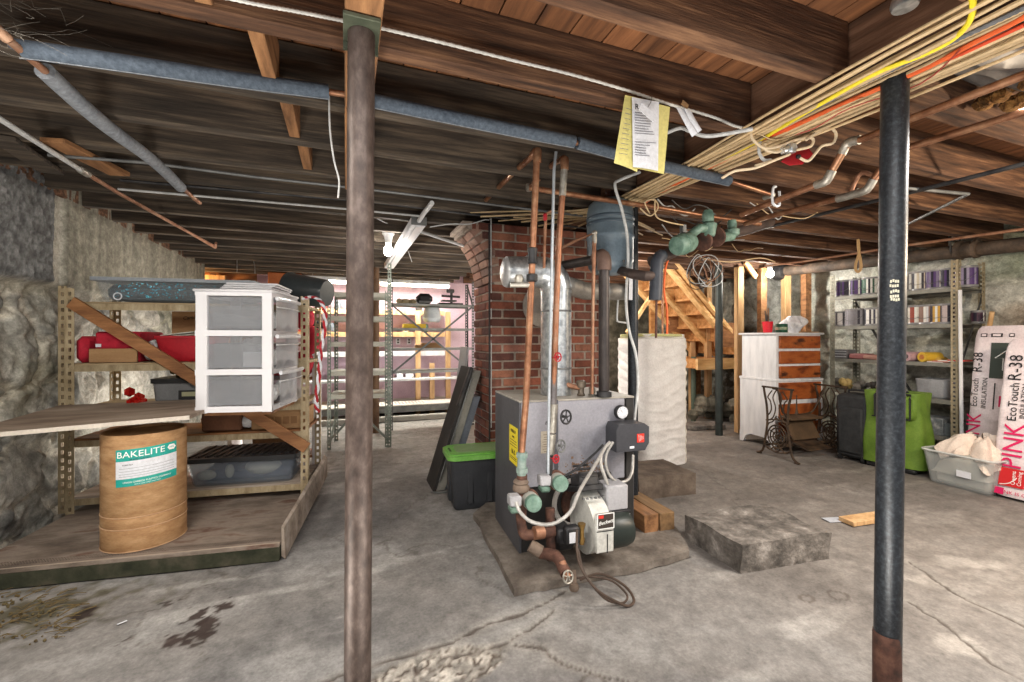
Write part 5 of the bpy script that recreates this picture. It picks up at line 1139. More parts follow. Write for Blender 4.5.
def wrap_text(body, size, z, off, mat, **k):
    X = frame(fd * (dr + .0026) + V((0, 0, z)), fu, (0, 0, 1)); 
    o = text(body, size, mat, t, X, bend=dr + .0026, **k)
    me = o.data; 
    for v in me.vertices:
        s = math.atan2(v.co.dot(fu), v.co.dot(fd)) + off / dr; rr_ = math.hypot(v.co.dot(fu), v.co.dot(fd)); z_ = v.co.z + s * dr * tl
        v.co = fd * rr_ * math.cos(s) + fu * rr_ * math.sin(s) + V((0, 0, z_))
wrap_text('BAKELITE', .045, .507, -.028, inkwhite, sx=1.08); wrap_text('UNION CARBIDE PLASTICS COMPANY', .0125, .366, 0, inkwhite, sx=.95); wrap_text('30 EAST 42ND STREET NEW YORK', .007, .353, 0, inkwhite); wrap_text('BRAND PLASTICS', .011, .481, -.03, ink)
wrap_text('FORM NO.', .010, .455, -.08, ink); 
for z in (.437, .422, .408, .396): curved(z, z + .0014, .12, dr + .0026, MATS['grey_ink'], 'label_line', tl)
m = MB(); m.prism([(-.022, 0), (-.012, .014), (.012, .014), (.022, 0), (.012, -.014), (-.012, -.014)], .0006, o=(0, 0, 0), u=(1, 0, 0), w=(0, 1, 0), nrm=(0, 0, 1)); a_ = .105 / dr
X = frame((fd * math.cos(a_) + fu * math.sin(a_)) * (dr + .0024) + V((0, 0, .515)), fu * math.cos(a_) - fd * math.sin(a_), (0, 0, 1)); m.v = [X @ p for p in m.v]; m.build('hexagon_mark', inkwhite, t)
text('UCC', .012, teal, t, X @ Matrix.Translation((0, 0, .0012)))
# long board lying over the drum and rack
A, B = V((-1.66, 2.72, .742)), V((-.765, 2.765, .774)); Cc, D = V((-.72, 3.58, .765)), V((-1.66, 3.55, .765))
m = MB(); up = V((0, 0, .018)); m.add([A, B, Cc, D, A + up, B + up, Cc + up, D + up], [(3, 2, 1, 0), (4, 5, 6, 7), (0, 1, 5, 4), (1, 2, 6, 5), (2, 3, 7, 6), (3, 0, 4, 7)])
t = tag(m.build('board', M('veneer_board', (104, 88, 76), (138, 122, 108), (160, 146, 132), scale=2.6, stretch=(1, 5, 5), detail=9, rough=.7, bump=.02)), 'wide grey-brown board lying over the drum top and the rack', 'board')
m = MB(); m.bar(A + V((0, -.002, .009)), B + V((0, -.002, .009)), .004, .021); m.build('pale_edge', M('board_edge', (176, 168, 156), (196, 188, 178), scale=9, rough=.7), t, world=True)
# ---------------- white drawer unit
ua = math.radians(-12); Q = V((-.40, 2.90, .768)); UU = V((math.cos(ua), math.sin(ua), 0)); VU = V((-math.sin(ua), math.cos(ua), 0))
m = MB(); m.box(Q - UU * .21 + VU * .27 + V((0, 0, -.012)), (.36, .42, .02), rz=ua); single('board', m, brownwood, 'short brown board under the white drawer unit', 'board')
W, Dd, H = .415, .46, .70
t = thing('drawer_unit', 'white plastic three-drawer unit with clear drawers on the boards by the rack', 'drawer unit', Q, ua)
def loc(x, y, z): return V((x, y, z))   # x from -W (left) to 0, y depth
m = MB()
for y in (0.012, Dd - .03):
    for x in (-W + .035, -.03): m.box((x, y + .006, H / 2), (.062 if x < -.1 else .056, .03, H), bev=.004)
for z in (.02, .235, .46, H - .012):
    m.box((-W / 2, .018, z), (W - .004, .029, .034 if z < H - .1 else .024), bev=.001); m.box((-W / 2, Dd - .02, z), (W, .03, .034), bev=.004)
    m.box((-.014, Dd / 2, z), (.022, Dd - .02, .03), bev=.001); m.box((-W + .014, Dd / 2, z), (.022, Dd - .02, .03), bev=.001)
m.build('frame', white_p, t)
m = MB(); m.box((-W / 2, Dd / 2, H + .006), (W + .012, Dd + .02, .016), bev=.006); m.build('top', white_p, t)
winm = M('window_grey', (146, 148, 152), (160, 162, 166), scale=3, rough=.35, clear=.62)
for z0 in (.04, .255, .478):
    m = MB(); m.box((-W / 2, .022, z0 + .096), (W - .11, .004, .19)); m.build('side_window', winm, t)
    dr_ = MB(); x1 = .012 + (.02 if z0 < .1 else 0)
    def front(u, v, x1=x1, z0=z0): return V((x1 + .018 * math.sin(math.pi * u), .03 + u * (Dd - .06), z0 - .008 + v * .2))
    dr_.grid(front, 12, 6); d1 = dr_.build('drawer', frost, t)
    dr_ = MB(); dr_.box((-W / 2, Dd / 2, z0 + .002), (W - .06, Dd - .08, .004)); dr_.box((-W / 2, .05, z0 + .07), (W - .06, .003, .14)); dr_.box((-W / 2, Dd - .05, z0 + .07), (W - .06, .003, .14)); dr_.box((-W + .03, Dd / 2, z0 + .07), (.003, Dd - .08, .14)); dr_.build('drawer_tray', M('tray_plastic', (176, 178, 182), (194, 196, 200), scale=6, rough=.35, clear=.7), d1)
    dr_ = MB(); dr_.tube([front(u / 10, .97) + V((.006, 0, 0)) for u in range(11)], .012, 8); dr_.tube([front(u / 10, .72) + V((.003, 0, 0)) for u in range(11)], .004, 6); dr_.build('drawer_rim', M('rim_plastic', (196, 198, 202), (212, 214, 218), scale=6, rough=.3), d1)
    dr_ = MB()
    for k in range(5):
        cx = .12 + .3 * (k / 4); dr_.sph((-.03, cx, z0 + .06 + .02 * (k % 2)), .045, 10, sc_=(.5, .8, 1.1))
    dr_.build('bags_inside', M('white_film', (214, 216, 218), (236, 237, 238), scale=16, rough=.3, bump=.2, bscale=30), d1)
m = MB()
for k in range(14): m.sph((-.14 + random.uniform(-.05, .05), .11 + random.uniform(-.03, .05), .36 + random.uniform(-.04, .06)), random.uniform(.02, .04), 8)
m.build('white_cloth', M('white_cloth', (208, 208, 206), (232, 232, 230), scale=18, rough=.9, bump=.2), t)
m = MB(); m.box((-.11, .07, .305), (.13, .06, .09), bev=.003); m.build('white_box', paper, t)
m = MB(); m.box((-.112, .0385, .305), (.1, .001, .07)); m.build('box_outline', M('box_grey', (206, 206, 208), rough=.7), t)
m = MB(); m.box((-.30, .15, .33), (.10, .16, .14), bev=.01); m.build('grey_box', M('soft_grey', (116, 116, 122), (130, 130, 136), scale=6, rough=.8), t)
m = MB(); m.prism([(0, 0), (.26, 0), (.26, .02), (0, .09)], .25, o=(-.36, .1, .50), u=(1, 0, 0), w=(0, 0, 1), nrm=(0, 1, 0)); m.build('folded_cloth', MATS['white_cloth'], t)
m = MB(); m.box((-.20, .10, .262), (.12, .08, .02), bev=.006, rz=.3); m.build('pink_cloth', M('pink_cloth', (206, 176, 172), (218, 192, 188), scale=9, rough=.9), t)
for i in range(4):
    m = MB(); m.box(Q - UU * (.19 - .006 * i) + VU * (.27 + .01 * i) + V((0, 0, H + .022 + i * .013)), (.27 + .004 * i, .36, .009), rz=ua + .03 * i, bev=.003); m.box(Q - UU * (.19 - .006 * i) + VU * (.27 + .01 * i) + V((0, 0, H + .018 + i * .013)), (.28, .37, .004), rz=ua + .03 * i)
    single('plastic_tray', m, white_p, 'white plastic tray lid stacked on the drawer unit, %s from the bottom' % ORD[i], 'lid', 'stacked white lids')
# ---------------- things on the rack
t = thing('storage_bin', 'long clear bin with dark and turquoise glitter things on the rack top', 'storage bin', RK(-.80, .16, 1.432), ra)
m = MB(); tub(m, .84, .30, .13, .90, .34); m.build('tub', clearp, t)
m = MB(); m.prism(rr(.94, .38, .03), .022, o=(0, 0, .132), u=(1, 0, 0), w=(0, 1, 0), nrm=(0, 0, 1)); m.build('lid', M('lid_grey', (132, 138, 146), (150, 156, 162), scale=5, rough=.4), t)
m = MB()
def heap(u, v): return V((-.38 + .76 * u, -.135 + .27 * v, .02 + .085 * (math.sin(math.pi * min(1, max(0, v))) ** .3) * (.5 + .5 * LATv(u * 9 + 3) + .2 * LATv(u * 21 + v * 9)) * min(1, 6 * u + .2)))
m.grid(heap, 40, 14); m.box((0, -.005, .062), (.80, .285, .10), bev=.03); m.box((.1, -.01, .10), (.5, .28, .05), bev=.02); m.open = True; m.build('dark_contents', M('dark_glitter', (34, 46, 54), (58, 74, 82), (30, 38, 44), (150, 166, 172), scale=26, rough=.4, lo=.35, hi=.8), t)
m = MB()
for i in range(170): m.box((random.triangular(-.36, .30, -.2), -.152 + random.uniform(0, .008), random.uniform(.03, .125)), (random.uniform(.003, .010), .004, random.uniform(.003, .010)), rz=random.random())
m.build('glitter', M('turquoise', (24, 120, 150), (40, 160, 186), (110, 206, 220), scale=50, rough=.25, metal=.3), t)
m = MB(); m.tube([V((-.33 + .022 * math.cos(a), -.150, .035 + .022 * math.sin(a))) for a in [k * math.pi / 8 for k in range(16)]], .004, 6, closed=True); m.build('ring', paper, t)
redc = M('red_cloth', (150, 18, 38), (176, 28, 50), (120, 14, 30), scale=7, rough=.8, bump=.05)
m = MB(); m.box(RK(-1.345, .16, 1.042 + .085), (.07, .26, .17), rz=ra, bev=.03); single('cloth_bundle', m, redc, 'red cloth bundle squeezed behind the rack upright by the stone wall', 'cloth')
t = thing('red_box', 'red fabric box with a cardboard flap on the rack shelf', 'box', RK(-1.165, .2, 1.042), ra)
m = MB(); m.box((0, .02, .10), (.25, .30, .20), bev=.012); m.build('body', redc, t); m = MB(); m.box((-.005, -.155, .045), (.26, .014, .09), rz=.02, bev=.002); m.build('cardboard_flap', cardboard, t); m = MB(); m.box((-.10, -.135, .11), (.03, .004, .02)); m.build('label', paper, t)
m = MB()
for k in range(6): m.sph(RK(-.99 + random.uniform(-.02, .02), .10 + .03 * k, 1.10 + random.uniform(-.02, .04)), .048, 10, sc_=(.7, .8, 1.3))
single('plastic_bag', m, M('silver_film', (190, 192, 196), (226, 228, 230), (150, 152, 158), scale=14, rough=.25, bump=.3, bscale=26), 'crumpled clear plastic bag between the two red containers', 'plastic bag')
t = thing('red_bin', 'open red plastic bin holding papers on the rack shelf', 'bin', RK(-.77, .18, 1.042), ra)
m = MB(); tub(m, .31, .22, .17, .36, .27); m.build('tub', redp, t); m = MB(); m.prism(rr(.375, .285, .03), .018, o=(0, 0, .155), u=(1, 0, 0), w=(0, 1, 0), nrm=(0, 0, 1)); m.build('rim', redp, t)
m = MB(); m.bar((-.16, .0, .175), (.04, -.02, .20), .16, .004); m.bar((-.08, -.06, .175), (.12, -.05, .185), .12, .004); m.build('papers', M('green_white_paper', (190, 200, 170), (232, 234, 228), (150, 170, 110), scale=9, rough=.7), t)
t = thing('cardboard_box', 'small brown cardboard box with dark script behind the red bin', 'box', RK(-.84, .385, 1.042), ra)
m = MB(); m.box((0, 0, .175), (.28, .09, .35), bev=.003); m.build('box', cardboard, t); text('Carton', .035, ink, t, frame((-.02, -.0465, .305), (1, .0, .1), (0, 0, 1)), shear=.3)
m = MB()
for k in range(9): m.sph(RK(-1.04 + random.uniform(-.05, .05), .04 + random.uniform(-.02, .02), .80 + random.uniform(-.02, .06)), random.uniform(.022, .036), 5)
single('foil_bow', m, M('red_foil', (166, 18, 20), (206, 40, 34), (236, 120, 104), scale=12, rough=.2, metal=.5), 'shiny red foil bow on the board by the grey tote', 'bow')
t = thing('grey_tote', 'grey tote with a dark lid on the middle of the rack', 'storage tote', RK(-.78, .24, .768), ra)
m = MB(); tub(m, .38, .30, .13, .40, .32); m.build('tub', M('mid_grey', (104, 106, 108), (120, 122, 124), scale=6, rough=.5), t); m = MB(); m.prism(rr(.42, .34, .03), .03, o=(0, 0, .13), u=(1, 0, 0), w=(0, 1, 0), nrm=(0, 0, 1)); m.build('lid', blackp, t); m = MB(); m.box((.03, -.160, .05), (.14, .006, .06)); m.build('label_slot', blackp, t); m = MB(); m.box((.03, -.164, .055), (.10, .002, .03)); m.build('label', M('olive_label', (150, 150, 120), rough=.8), t)
m = MB()
for k in range(26): m.sph(RK(-.74 + random.uniform(-.16, .16), .2 + random.uniform(-.08, .08), .935 + random.uniform(-.01, .05)), random.uniform(.012, .03), 5)
o = single('dried_garland', m, M('garland', (96, 84, 50), (150, 130, 80), (60, 62, 40), scale=40, rough=.9, bump=.3), 'tangled dried garland heaped on the dark tote lid', 'garland')
t = thing('cardboard_box', 'flat brown box on the low brown shelf under the drawer unit', 'box', RK(-.20, .2, .567), ra)
m = MB(); m.box((0, 0, .065), (.34, .30, .13), bev=.003); m.build('box', cardboard, t); m = MB()
for k in range(5): m.box((-.10 + k * .05, -.1512, .06), (.04, .001, .05))
m.build('printed_marks', M('brown_print2', (132, 98, 66), rough=.9), t)
m = MB(); m.box(RK(-.55, .16, .63), (.24, .24, .12), rz=ra, bev=.01); single('cardboard_box', m, M('dark_box', (92, 60, 44), (116, 80, 58), scale=6, rough=.85), 'dark brown box on the low brown shelf beside the board end', 'box')
m = MB(); 
for k in range(5): m.sph(RK(-.40 + .02 * k, .10 + .02 * k, .62 + .015 * (k % 3)), .05, 10, sc_=(1.2, 1, .9))
single('plastic_bag', m, MATS['white_film'], 'white plastic bag behind the wooden brace on the low brown shelf', 'plastic bag')
t = thing('storage_bin', 'clear bin with a black ridged lid on the lowest rack board', 'storage bin', RK(-.42, .20, .202), ra)
m = MB(); tub(m, .62, .32, .17, .66, .36); m.build('tub', M('smoky_clear', (120, 130, 142), (150, 158, 168), scale=7, rough=.15, clear=.75), t)
m = MB(); m.prism(rr(.70, .40, .03), .03, o=(0, 0, .165), u=(1, 0, 0), w=(0, 1, 0), nrm=(0, 0, 1)); l = m.build('lid', blackp, t)
m = MB()
for k in range(12):
    m.bar((-.32 + k * .055, -.16, .20), (-.28 + k * .055, .16, .20), .010, .012); m.bar((-.32 + k * .055, .16, .198), (-.28 + k * .055, -.16, .198), .008, .010)
m.build('lid_ridges', blackp, l)
m = MB(); m.sph((.10, -.06, .09), .08, 14, sc_=(1.5, .8, .7)); m.sph((-.24, -.10, .06), .05, 12, sc_=(1.2, .6, .7)); m.sph((-.10, -.10, .08), .04, 12, sc_=(.7, .6, 1.2)); m.build('pale_contents', M('pale_contents', (176, 176, 160), (196, 196, 180), scale=7, rough=.6), t)
m = MB(); m.box((0, .02, .05), (.56, .22, .08), bev=.02); m.build('dark_contents', M('navy_contents', (54, 62, 80), (74, 82, 100), scale=7, rough=.6), t)
# dark tapered bin and clutter at the rack end
t = thing('tapered_bin', 'dark grey tapered bin lying on the rack top behind the drawer unit', 'bin', RK(.03, .34, 1.435), ra)
m = MB(); m.lathe([(.10, 0), (.105, .01), (.128, .30), (.134, .305), (.134, .32), (.125, .32), (.095, .02)], (.04, .0, .11), V((-.80, .30, .10)), 32); m.build('shell', M('bin_grey', (52, 58, 60), (70, 76, 78), scale=5, rough=.3), t)
t = thing('striped_ribbon', 'red and white striped ribbon hung over the rack upright', 'ribbon', RK(.01, -.02, 1.2))
P = catmull([at(304, 299, 3.0), at(310, 297, 3.0), at(318, 299, 3.0), at(324, 308, 3.0), at(325, 325, 3.0), at(321, 350, 3.0), at(319, 375, 3.0), at(316, 400, 3.0), at(318, 412, 3.0)], 12)
for q in range(2):
    m = MB(); n = len(P)
    for i in range(n - 1):
        off = V((.008 * math.cos(i * .6 + q * 3.14), .008 * math.sin(i * .6 + q * 3.14), 0)); off2 = V((.008 * math.cos((i + 1) * .6 + q * 3.14), .008 * math.sin((i + 1) * .6 + q * 3.14), 0))
        m.cyl(P[i] + off, P[i + 1] + off2, .0085, n=7)
    m.build(('red_strand', 'white_strand')[q], (redp, paper)[q], t, world=True)
m = MB()
for (px, py, r) in ((305, 318, .10), (311, 340, .11), (306, 362, .10)): m.sph(at(px, py, 3.75), r, 14, sc_=(.75, .8, 1.15))
single('gift_bag', m, redc, 'lumpy red bag hanging behind the rack end', 'bag')
t = thing('slat_stack', 'pale painted slats stacked behind the rack end', 'slats', V((-.62, 4.25, 1.2)))
for z in (.09, .02, -.05):
    b = MB(); b.box((0, 0, z), (.5, .2, .03), rz=ra, bev=.004); b.build('slat', offwhite, t)
t = thing('power_tool', 'red and grey cordless tool lying behind the rack end', 'tool', V((-.33, 4.22, 1.30)))
m = MB(); m.cyl((-.16, 0, .05), (.06, 0, .03), .055, n=16); m.build('body', redp, t); m = MB(); m.cyl((.06, 0, .03), (.17, 0, .0), .045, .02, n=14); m.build('nose', blackp, t); m = MB(); m.bar((-.14, 0, .0), (-.12, 0, -.14), .05, .05, bev=.01); m.build('grip', blackp, t)
t = thing('clutter_shelf', 'narrow wooden shelf unit holding clutter behind the rack end', 'shelf', V((-.55, 4.25, 0)), ra)
for x in (-.32, .32):
    m = MB(); m.box((x, 0, .58), (.03, .24, 1.16)); m.build('side', offwhite, t)
for z in (.2, .55, .86, 1.14):
    m = MB(); m.box((0, 0, z), (.62, .24, .022)); m.build('shelf', brownwood, t)
for k, (z, c, lab) in enumerate(((.21, (120, 92, 62), 'brown carton low in the narrow clutter shelf'), (.56, (176, 170, 160), 'pale carton in the middle of the narrow clutter shelf'), (.87, (140, 30, 38), 'red carton high in the narrow clutter shelf'))):
    m = MB(); m.box(V((-.51, 4.24, z + .11)), (.4, .19, .2), rz=ra, bev=.006, col=c); single('carton', m, colmat, lab, 'box')
# ================================================================ BACK OF THE CELLAR
def shelving(name, label, base, rz, w, d, h, levels, mat, smat=None, back_h=None, th=.03, deep=.05, braces=(), low=True):
    T = thing(name, label, 'shelving', base, rz)
    for x in (0, w):
        for y in (0, d):
            hh = h if y == 0 or back_h is None else back_h
            m = MB(); slotted(m, (x, y, 0), hh, (1 if x == 0 else -1, 0, 0), (0, 1 if y == 0 else -1, 0), w=.036, pitch=.04, slot=.02); m.build('upright', mat, T)
    for z in levels:
        m = MB(); m.box((w / 2, d / 2, z), (w - .008, d - .008, .012)); m.box((w / 2, .004, z - th / 2 + .006), (w - .01, .006, th)); m.box((w / 2, d - .004, z - th / 2 + .006), (w - .01, .006, th)); m.build('shelf', smat or mat, T)
    for a, b in braces:
        m = MB(); m.bar(a, b, .024, .004, up=(0, 1, 0)); m.build('brace', mat, T)
    return T
b = V((-.18, 5.12, 0)); r = math.atan2(-.10, .62)
S1 = shelving('steel_shelving', 'empty grey-green steel shelving standing behind the rusty post', b, r, .63, .42, 1.72, (.585, .835, 1.15, 1.43, 1.69), rackgrey, M('shelf_pale', (138, 138, 128), (160, 160, 150), scale=7, rough=.5), th=.05,
    braces=(((.02, 0.0, .04), (.02, .42, .34)), ((.61, .0, .04), (.61, .42, .34)), ((.0, -.006, .08), (.30, -.006, .40)), ((.63, -.006, .08), (.33, -.006, .40))))
m = MB(); slotted(m, (.66, -.01, 0), 2.02, (-1, 0, 0), (0, 1, 0), w=.036, pitch=.04, slot=.02); m.build('upright', rackgrey, S1)
b = ony(390, 440, 5.9); b.z = 0
S2 = shelving('steel_shelving', 'dark steel shelving with crossed braces before the lavender wall', b, 0, 1.13, .36, 1.98, (.76, 1.06, 1.325, 1.65), rackdark, M('shelf_grey', (96, 98, 96), (126, 128, 124), scale=7, rough=.5), th=.03, back_h=1.98,
    braces=(((.02, -.006, 1.63), (1.10, -.006, .74)), ((1.10, -.006, 1.63), (.02, -.006, .74)), ((1.12, .0, 1.6), (1.12, .36, 1.98))))
# items on the dark shelving
def at5(px, z, y): q = ony(px, 300, y); q.z = z; return q
q = at5(424, 1.657, 6.08); t = thing('bench_grinder', 'dark rounded machine on the top of the dark shelving', 'machine', q)
m = MB(); m.box((0, 0, .075), (.22, .18, .15), bev=.05); m.build('housing', blackp, t); m = MB(); m.box((0, -.09, .03), (.16, .02, .03), bev=.004); m.build('base', steelgrey, t)
q = at5(450, 1.657, 6.08); t = thing('scroll_saw', 'spindly dark tool with arms on the top of the dark shelving', 'tool', q)
m = MB(); m.box((0, 0, .015), (.34, .16, .03), bev=.005); m.box((-.02, 0, .06), (.20, .14, .02)); m.build('base', ironblack, t); m = MB(); m.cyl((.02, 0, .03), (.02, 0, .22), .02, n=10); m.bar((-.12, 0, .13), (.14, 0, .12), .03, .03); m.bar((-.05, 0, .2), (.06, 0, .2), .05, .05, bev=.01); m.build('arm', ironblack, t)
m = MB()
for k in range(7): m.sph(at5(399 + k * 2.4, 1.69, 6.05) + V((0, random.uniform(-.04, .06), 0)), random.uniform(.025, .045), 6)
single('rag_pile', m, M('tan_rag', (150, 136, 104), (180, 166, 134), scale=16, rough=.95, bump=.2), 'heap of tan rags on the top of the dark shelving', 'rags')
q = at5(432, 1.40, 6.12); t = thing('hood_lamp', 'pale grey hood hanging under the dark shelving top', 'hood', q)
m = MB(); m.lathe([(.04, .22), (.10, .2), (.13, .05), (.10, .0), (.09, .0)], (0, 0, .02), n=20); m.build('shell', M('hood_grey', (150, 156, 160), (172, 178, 182), scale=6, rough=.4), t)
m = MB(); m.box(at5(414, 1.362, 6.1), (.30, .14, .06), bev=.006); single('yellow_box', m, M('yellow_box', (228, 190, 40), (238, 204, 70), scale=5, rough=.6), 'flat yellow box on a shelf of the dark shelving', 'box')
m = MB(); m.box(at5(428, 1.085, 6.1), (.34, .2, .04), bev=.004); m.box(at5(430, 1.12, 6.1), (.22, .16, .03), bev=.004); single('paper_stack', m, cardboard, 'loose stack of tan papers on the dark shelving', 'papers')
# wall fittings
t = thing('wall_bench', 'wooden wall shelves and bench built against the lavender wall', 'bench', V((.6, YB - .2, 0)))
for z, x0, x1, mt in ((1.62, -1.0, 1.5, newwood), (1.28, -1.0, 1.5, newwood), (.98, -1.0, 1.5, offwhite)):
    m = MB(); m.box(((x0 + x1) / 2 - .6, .05, z), (x1 - x0, .24, .025)); m.box(((x0 + x1) / 2 - .6, -.07, z - .03), (x1 - x0, .02, .06)); m.build('shelf', mt, t)
for px, z1 in ((418, 1.62), (432, .8), (448, 1.62)):
    q = ony(px, 340, YB - .28); m = MB(); m.box((q.x - .6, -.08, z1 / 2), (.075, .05, z1)); m.build('stud', newwood, t)
m = MB(); m.box((.0, -.03, .56), (2.4, .36, .03)); m.build('bench_top', offwhite, t)
for px in (398, 409):
    q = ony(px, 318, YB - .012); m = MB(); m.box((q.x - .6, .18, 1.15), (.07, .012, .11), bev=.003); l = m.build('outlet_plate', paper, t)
    m = MB(); m.box((q.x - .6, .172, 1.17), (.03, .006, .025)); m.box((q.x - .6, .172, 1.13), (.03, .006, .025)); m.build('outlet_hole', blackp, l)
# cans and jars on the wall shelves
cols = [(60, 56, 52), (150, 120, 70), (180, 60, 50), (90, 96, 104), (196, 186, 160), (52, 70, 60)]
i = 0
for z, xs in ((1.633, (-.75, -.55, -.3, -.1, .1, .35, 1.1)), (1.293, (-.8, -.62, -.2, .9, 1.2))):
    for x in xs:
        c = cols[i % 6]; m = MB(); m.lathe([(.05, 0), (.052, .005), (.052, .11), (.045, .12), (.045, .135)], (x, YB - .16, z), n=14, col=c)
        single('tin_can', m, colmat, 'small tin on the wooden wall shelf at the lavender wall, %s of the row' % ORD[i], 'tin', 'tins on the lavender wall shelves'); i += 1
m = MB(); m.box((0.95, YB - .2, .605), (.12, .1, .06), bev=.01); m.lathe([(.05, 0), (.05, .06), (.03, .08)], (.80, YB - .2, .575), n=12); single('white_jug', m, M('white_jug', (214, 214, 220), (230, 230, 234), scale=6, rough=.4), 'small white container on the bench at the lavender wall', 'container')
# low metal platform on the floor
q = ony(405, 412, 6.7); t = thing('metal_platform', 'low white metal-edged platform on the floor before the lavender wall', 'platform', V((1.0, 6.85, 0)))
m = MB(); m.box((-.2, .1, .22), (2.3, .8, .02), bev=.003); m.build('deck', M('platform_pale', (196, 190, 182), (214, 208, 200), scale=5, rough=.7), t)
m = MB(); m.box((-.2, -.29, .17), (2.3, .02, .09)); m.build('front_rail', steelgrey, t); m = MB(); m.box((-.2, -.33, .07), (2.3, .08, .02)); m.box((-.2, -.30, .035), (2.3, .02, .07)); m.build('kick_rail', M('rail_pale', (186, 184, 178), (204, 202, 196), scale=6, rough=.5), t)
for x in (-1.2, .8):
    m = MB(); m.box((x, .0, .11), (.06, .06, .2)); m.build('leg', steelgrey, t)
m = MB()
for i in range(14):
    for j in range(4): m.box((-.55 + i * .05, -.2 + j * .06, .2315), (.02, .03, .002))
m.build('grille_holes', M('pinkish', (176, 140, 132), rough=.8), t)
# orange-lit recess past the stone wall
t = thing('stud_partition', 'warm lit timber framing in the recess past the stone wall', 'framing', V((-1.9, 7.1, 0)))
for x in (-2.25, -2.0, -1.72):
    m = MB(); m.box((x + 1.9, 0.1, 1.1), (.06, .06, 2.0)); m.build('stud', newwood, t)
m = MB(); m.box((-.1, .0, 2.02), (.9, .06, .08)); m.build('top_plate', newwood, t)
m = MB(); m.box((-.1, .16, 1.7), (.62, .01, .5)); m.build('panel', M('yellow_panel', (222, 190, 120), (234, 206, 140), scale=4, rough=.7), t)
m = MB(); m.box((-1.48, 7.2, 1.0), (.14, .1, 2.0), bev=.004); single('timber_stud', m, M('orange_stud', (168, 104, 54), (190, 124, 70), scale=4, stretch=(6, 6, 1), rough=.7), 'wide orange-brown timber post standing in the lit recess', 'post')
m = MB(); m.box((-1.62, 7.15, .9), (.10, .12, 1.8), bev=.01); single('dark_board', m, ironblack, 'dark upright panel beside the orange-brown timber post', 'panel')
m = MB(); m.box((-.78, 6.9, 1.97), (.42, .2, .26), bev=.01); single('carton', m, M('rust_carton', (150, 82, 44), (172, 100, 58), scale=8, rough=.85), 'rust-brown carton up under the joists by the strip light', 'box')
m = MB(); m.box((-1.3, 6.9, 1.72), (.5, .25, .03)); m.lathe([(.14, 0), (.15, .05), (.10, .12), (.02, .14)], (-1.6, 6.6, 1.66), n=16); single('dark_basket', m, blackp, 'dark low basket before the lit recess', 'basket')
# ================================================================ STAIRS
ST = thing('wooden_stairs', 'open wooden stairs seen from below, descending to a low landing', 'stairs', V((4.6, 5.1, 0)))
SX0, SZ0 = 5.28, .93; slope = 1.24 / 1.34; NS = 7; run = .205; rise = run * slope
stw = M('stair_wood', (158, 106, 58), (188, 134, 80), (208, 158, 104), scale=3.2, stretch=(.9, 6, 6), rough=.7, bump=.02)
stp = M('stair_pale', (186, 142, 90), (212, 170, 114), (228, 190, 138), scale=3.2, stretch=(1, 6, 6), rough=.65)
def sp(s, y, dz=0): return V((SX0 - s, y, SZ0 + s * slope + dz))
for y, mt in ((4.72, stp), (5.17, stp), (5.62, stp)):
    m = MB(); m.bar(sp(0, y, 0.0), sp(1.42, y, 0.0), .04, .10, up=(0, 1, 0)); 
    for k in range(NS): m.prism([(SX0 - k * run, SZ0 + k * rise + .03), (SX0 - (k + 1) * run, SZ0 + (k + 1) * rise + .03), (SX0 - k * run, SZ0 + (k + 1) * rise + .03)], .04, o=(0, y - .02, 0), u=(1, 0, 0), w=(0, 0, 1), nrm=(0, 1, 0))
    m.build('stringer', mt, ST, world=True)
for k in range(NS):
    m = MB(); m.box((SX0 - k * run - run / 2 - .01, 5.17, SZ0 + (k + 1) * rise + .045), (run + .04, .98, .03), bev=.003); m.build('tread', stw, ST, world=True)
    m = MB(); m.box((SX0 - k * run + .005, 5.17, SZ0 + (k + .5) * rise + .03), (.02, .96, rise)); m.build('riser', stw, ST, world=True)
m = MB(); m.bar(sp(-.13, 4.66, .10), sp(1.40, 4.66, .10), .045, .09, up=(0, 1, 0)); m.build('outer_rail', stp, ST, world=True)
m = MB(); m.box((4.88, 4.68, .845), (.90, .04, .15)); m.build('landing_board', stp, ST, world=True); m = MB(); m.box((4.88, 5.2, .845), (.88, 1.0, .12)); m.build('landing', stw, ST, world=True)
for x in (4.5, 5.25):
    m = MB(); m.box((x, 5.55, .39), (.09, .09, .78)); m.build('landing_leg', oldwood, ST, world=True)
m = MB(); a, b = at(627, 333, 5.6), at(655, 290, 5.9); m.bar(a, b, .03, .05); single('wood_brace', m, stp, 'pale diagonal wood brace behind the wrapped tank top', 'brace')
for i, (px, d, h, lab, mt) in enumerate(((739, 5.6, 2.1, 'pale timber stud standing behind the dresser and stairs', newwood), (762, 5.7, 2.1, 'brown timber stud near the hanging bulb above the dresser', oldwood), (786, 5.75, 2.1, 'brightly lit timber stud between bulb and corner', newwood), (806, 5.62, 2.1, 'dull brown timber stud by the paint shelves', oldwood), (670, 7.2, 2.1, 'timber stud far behind the upper stairs', oldwood), (692, 7.0, 2.1, 'timber stud behind the wire coil', newwood), (708, 6.6, 2.1, 'pale timber stud near the dark post top', newwood), (652, 7.4, 2.1, 'timber stud beyond the stair head', stw))):
    q = at(px, 330, d); m = MB(); m.box((q.x, q.y, 1.05), (.075, .10, h), rz=-.36, bev=.003); single('timber_stud', m, mt, lab, 'stud')
m = MB(); a, b = at(745, 262, 5.6), at(756, 277, 5.65); m.bar(a, b, .03, .06); single('wood_brace', m, newwood, 'short pale diagonal brace between the studs above the dresser', 'brace')
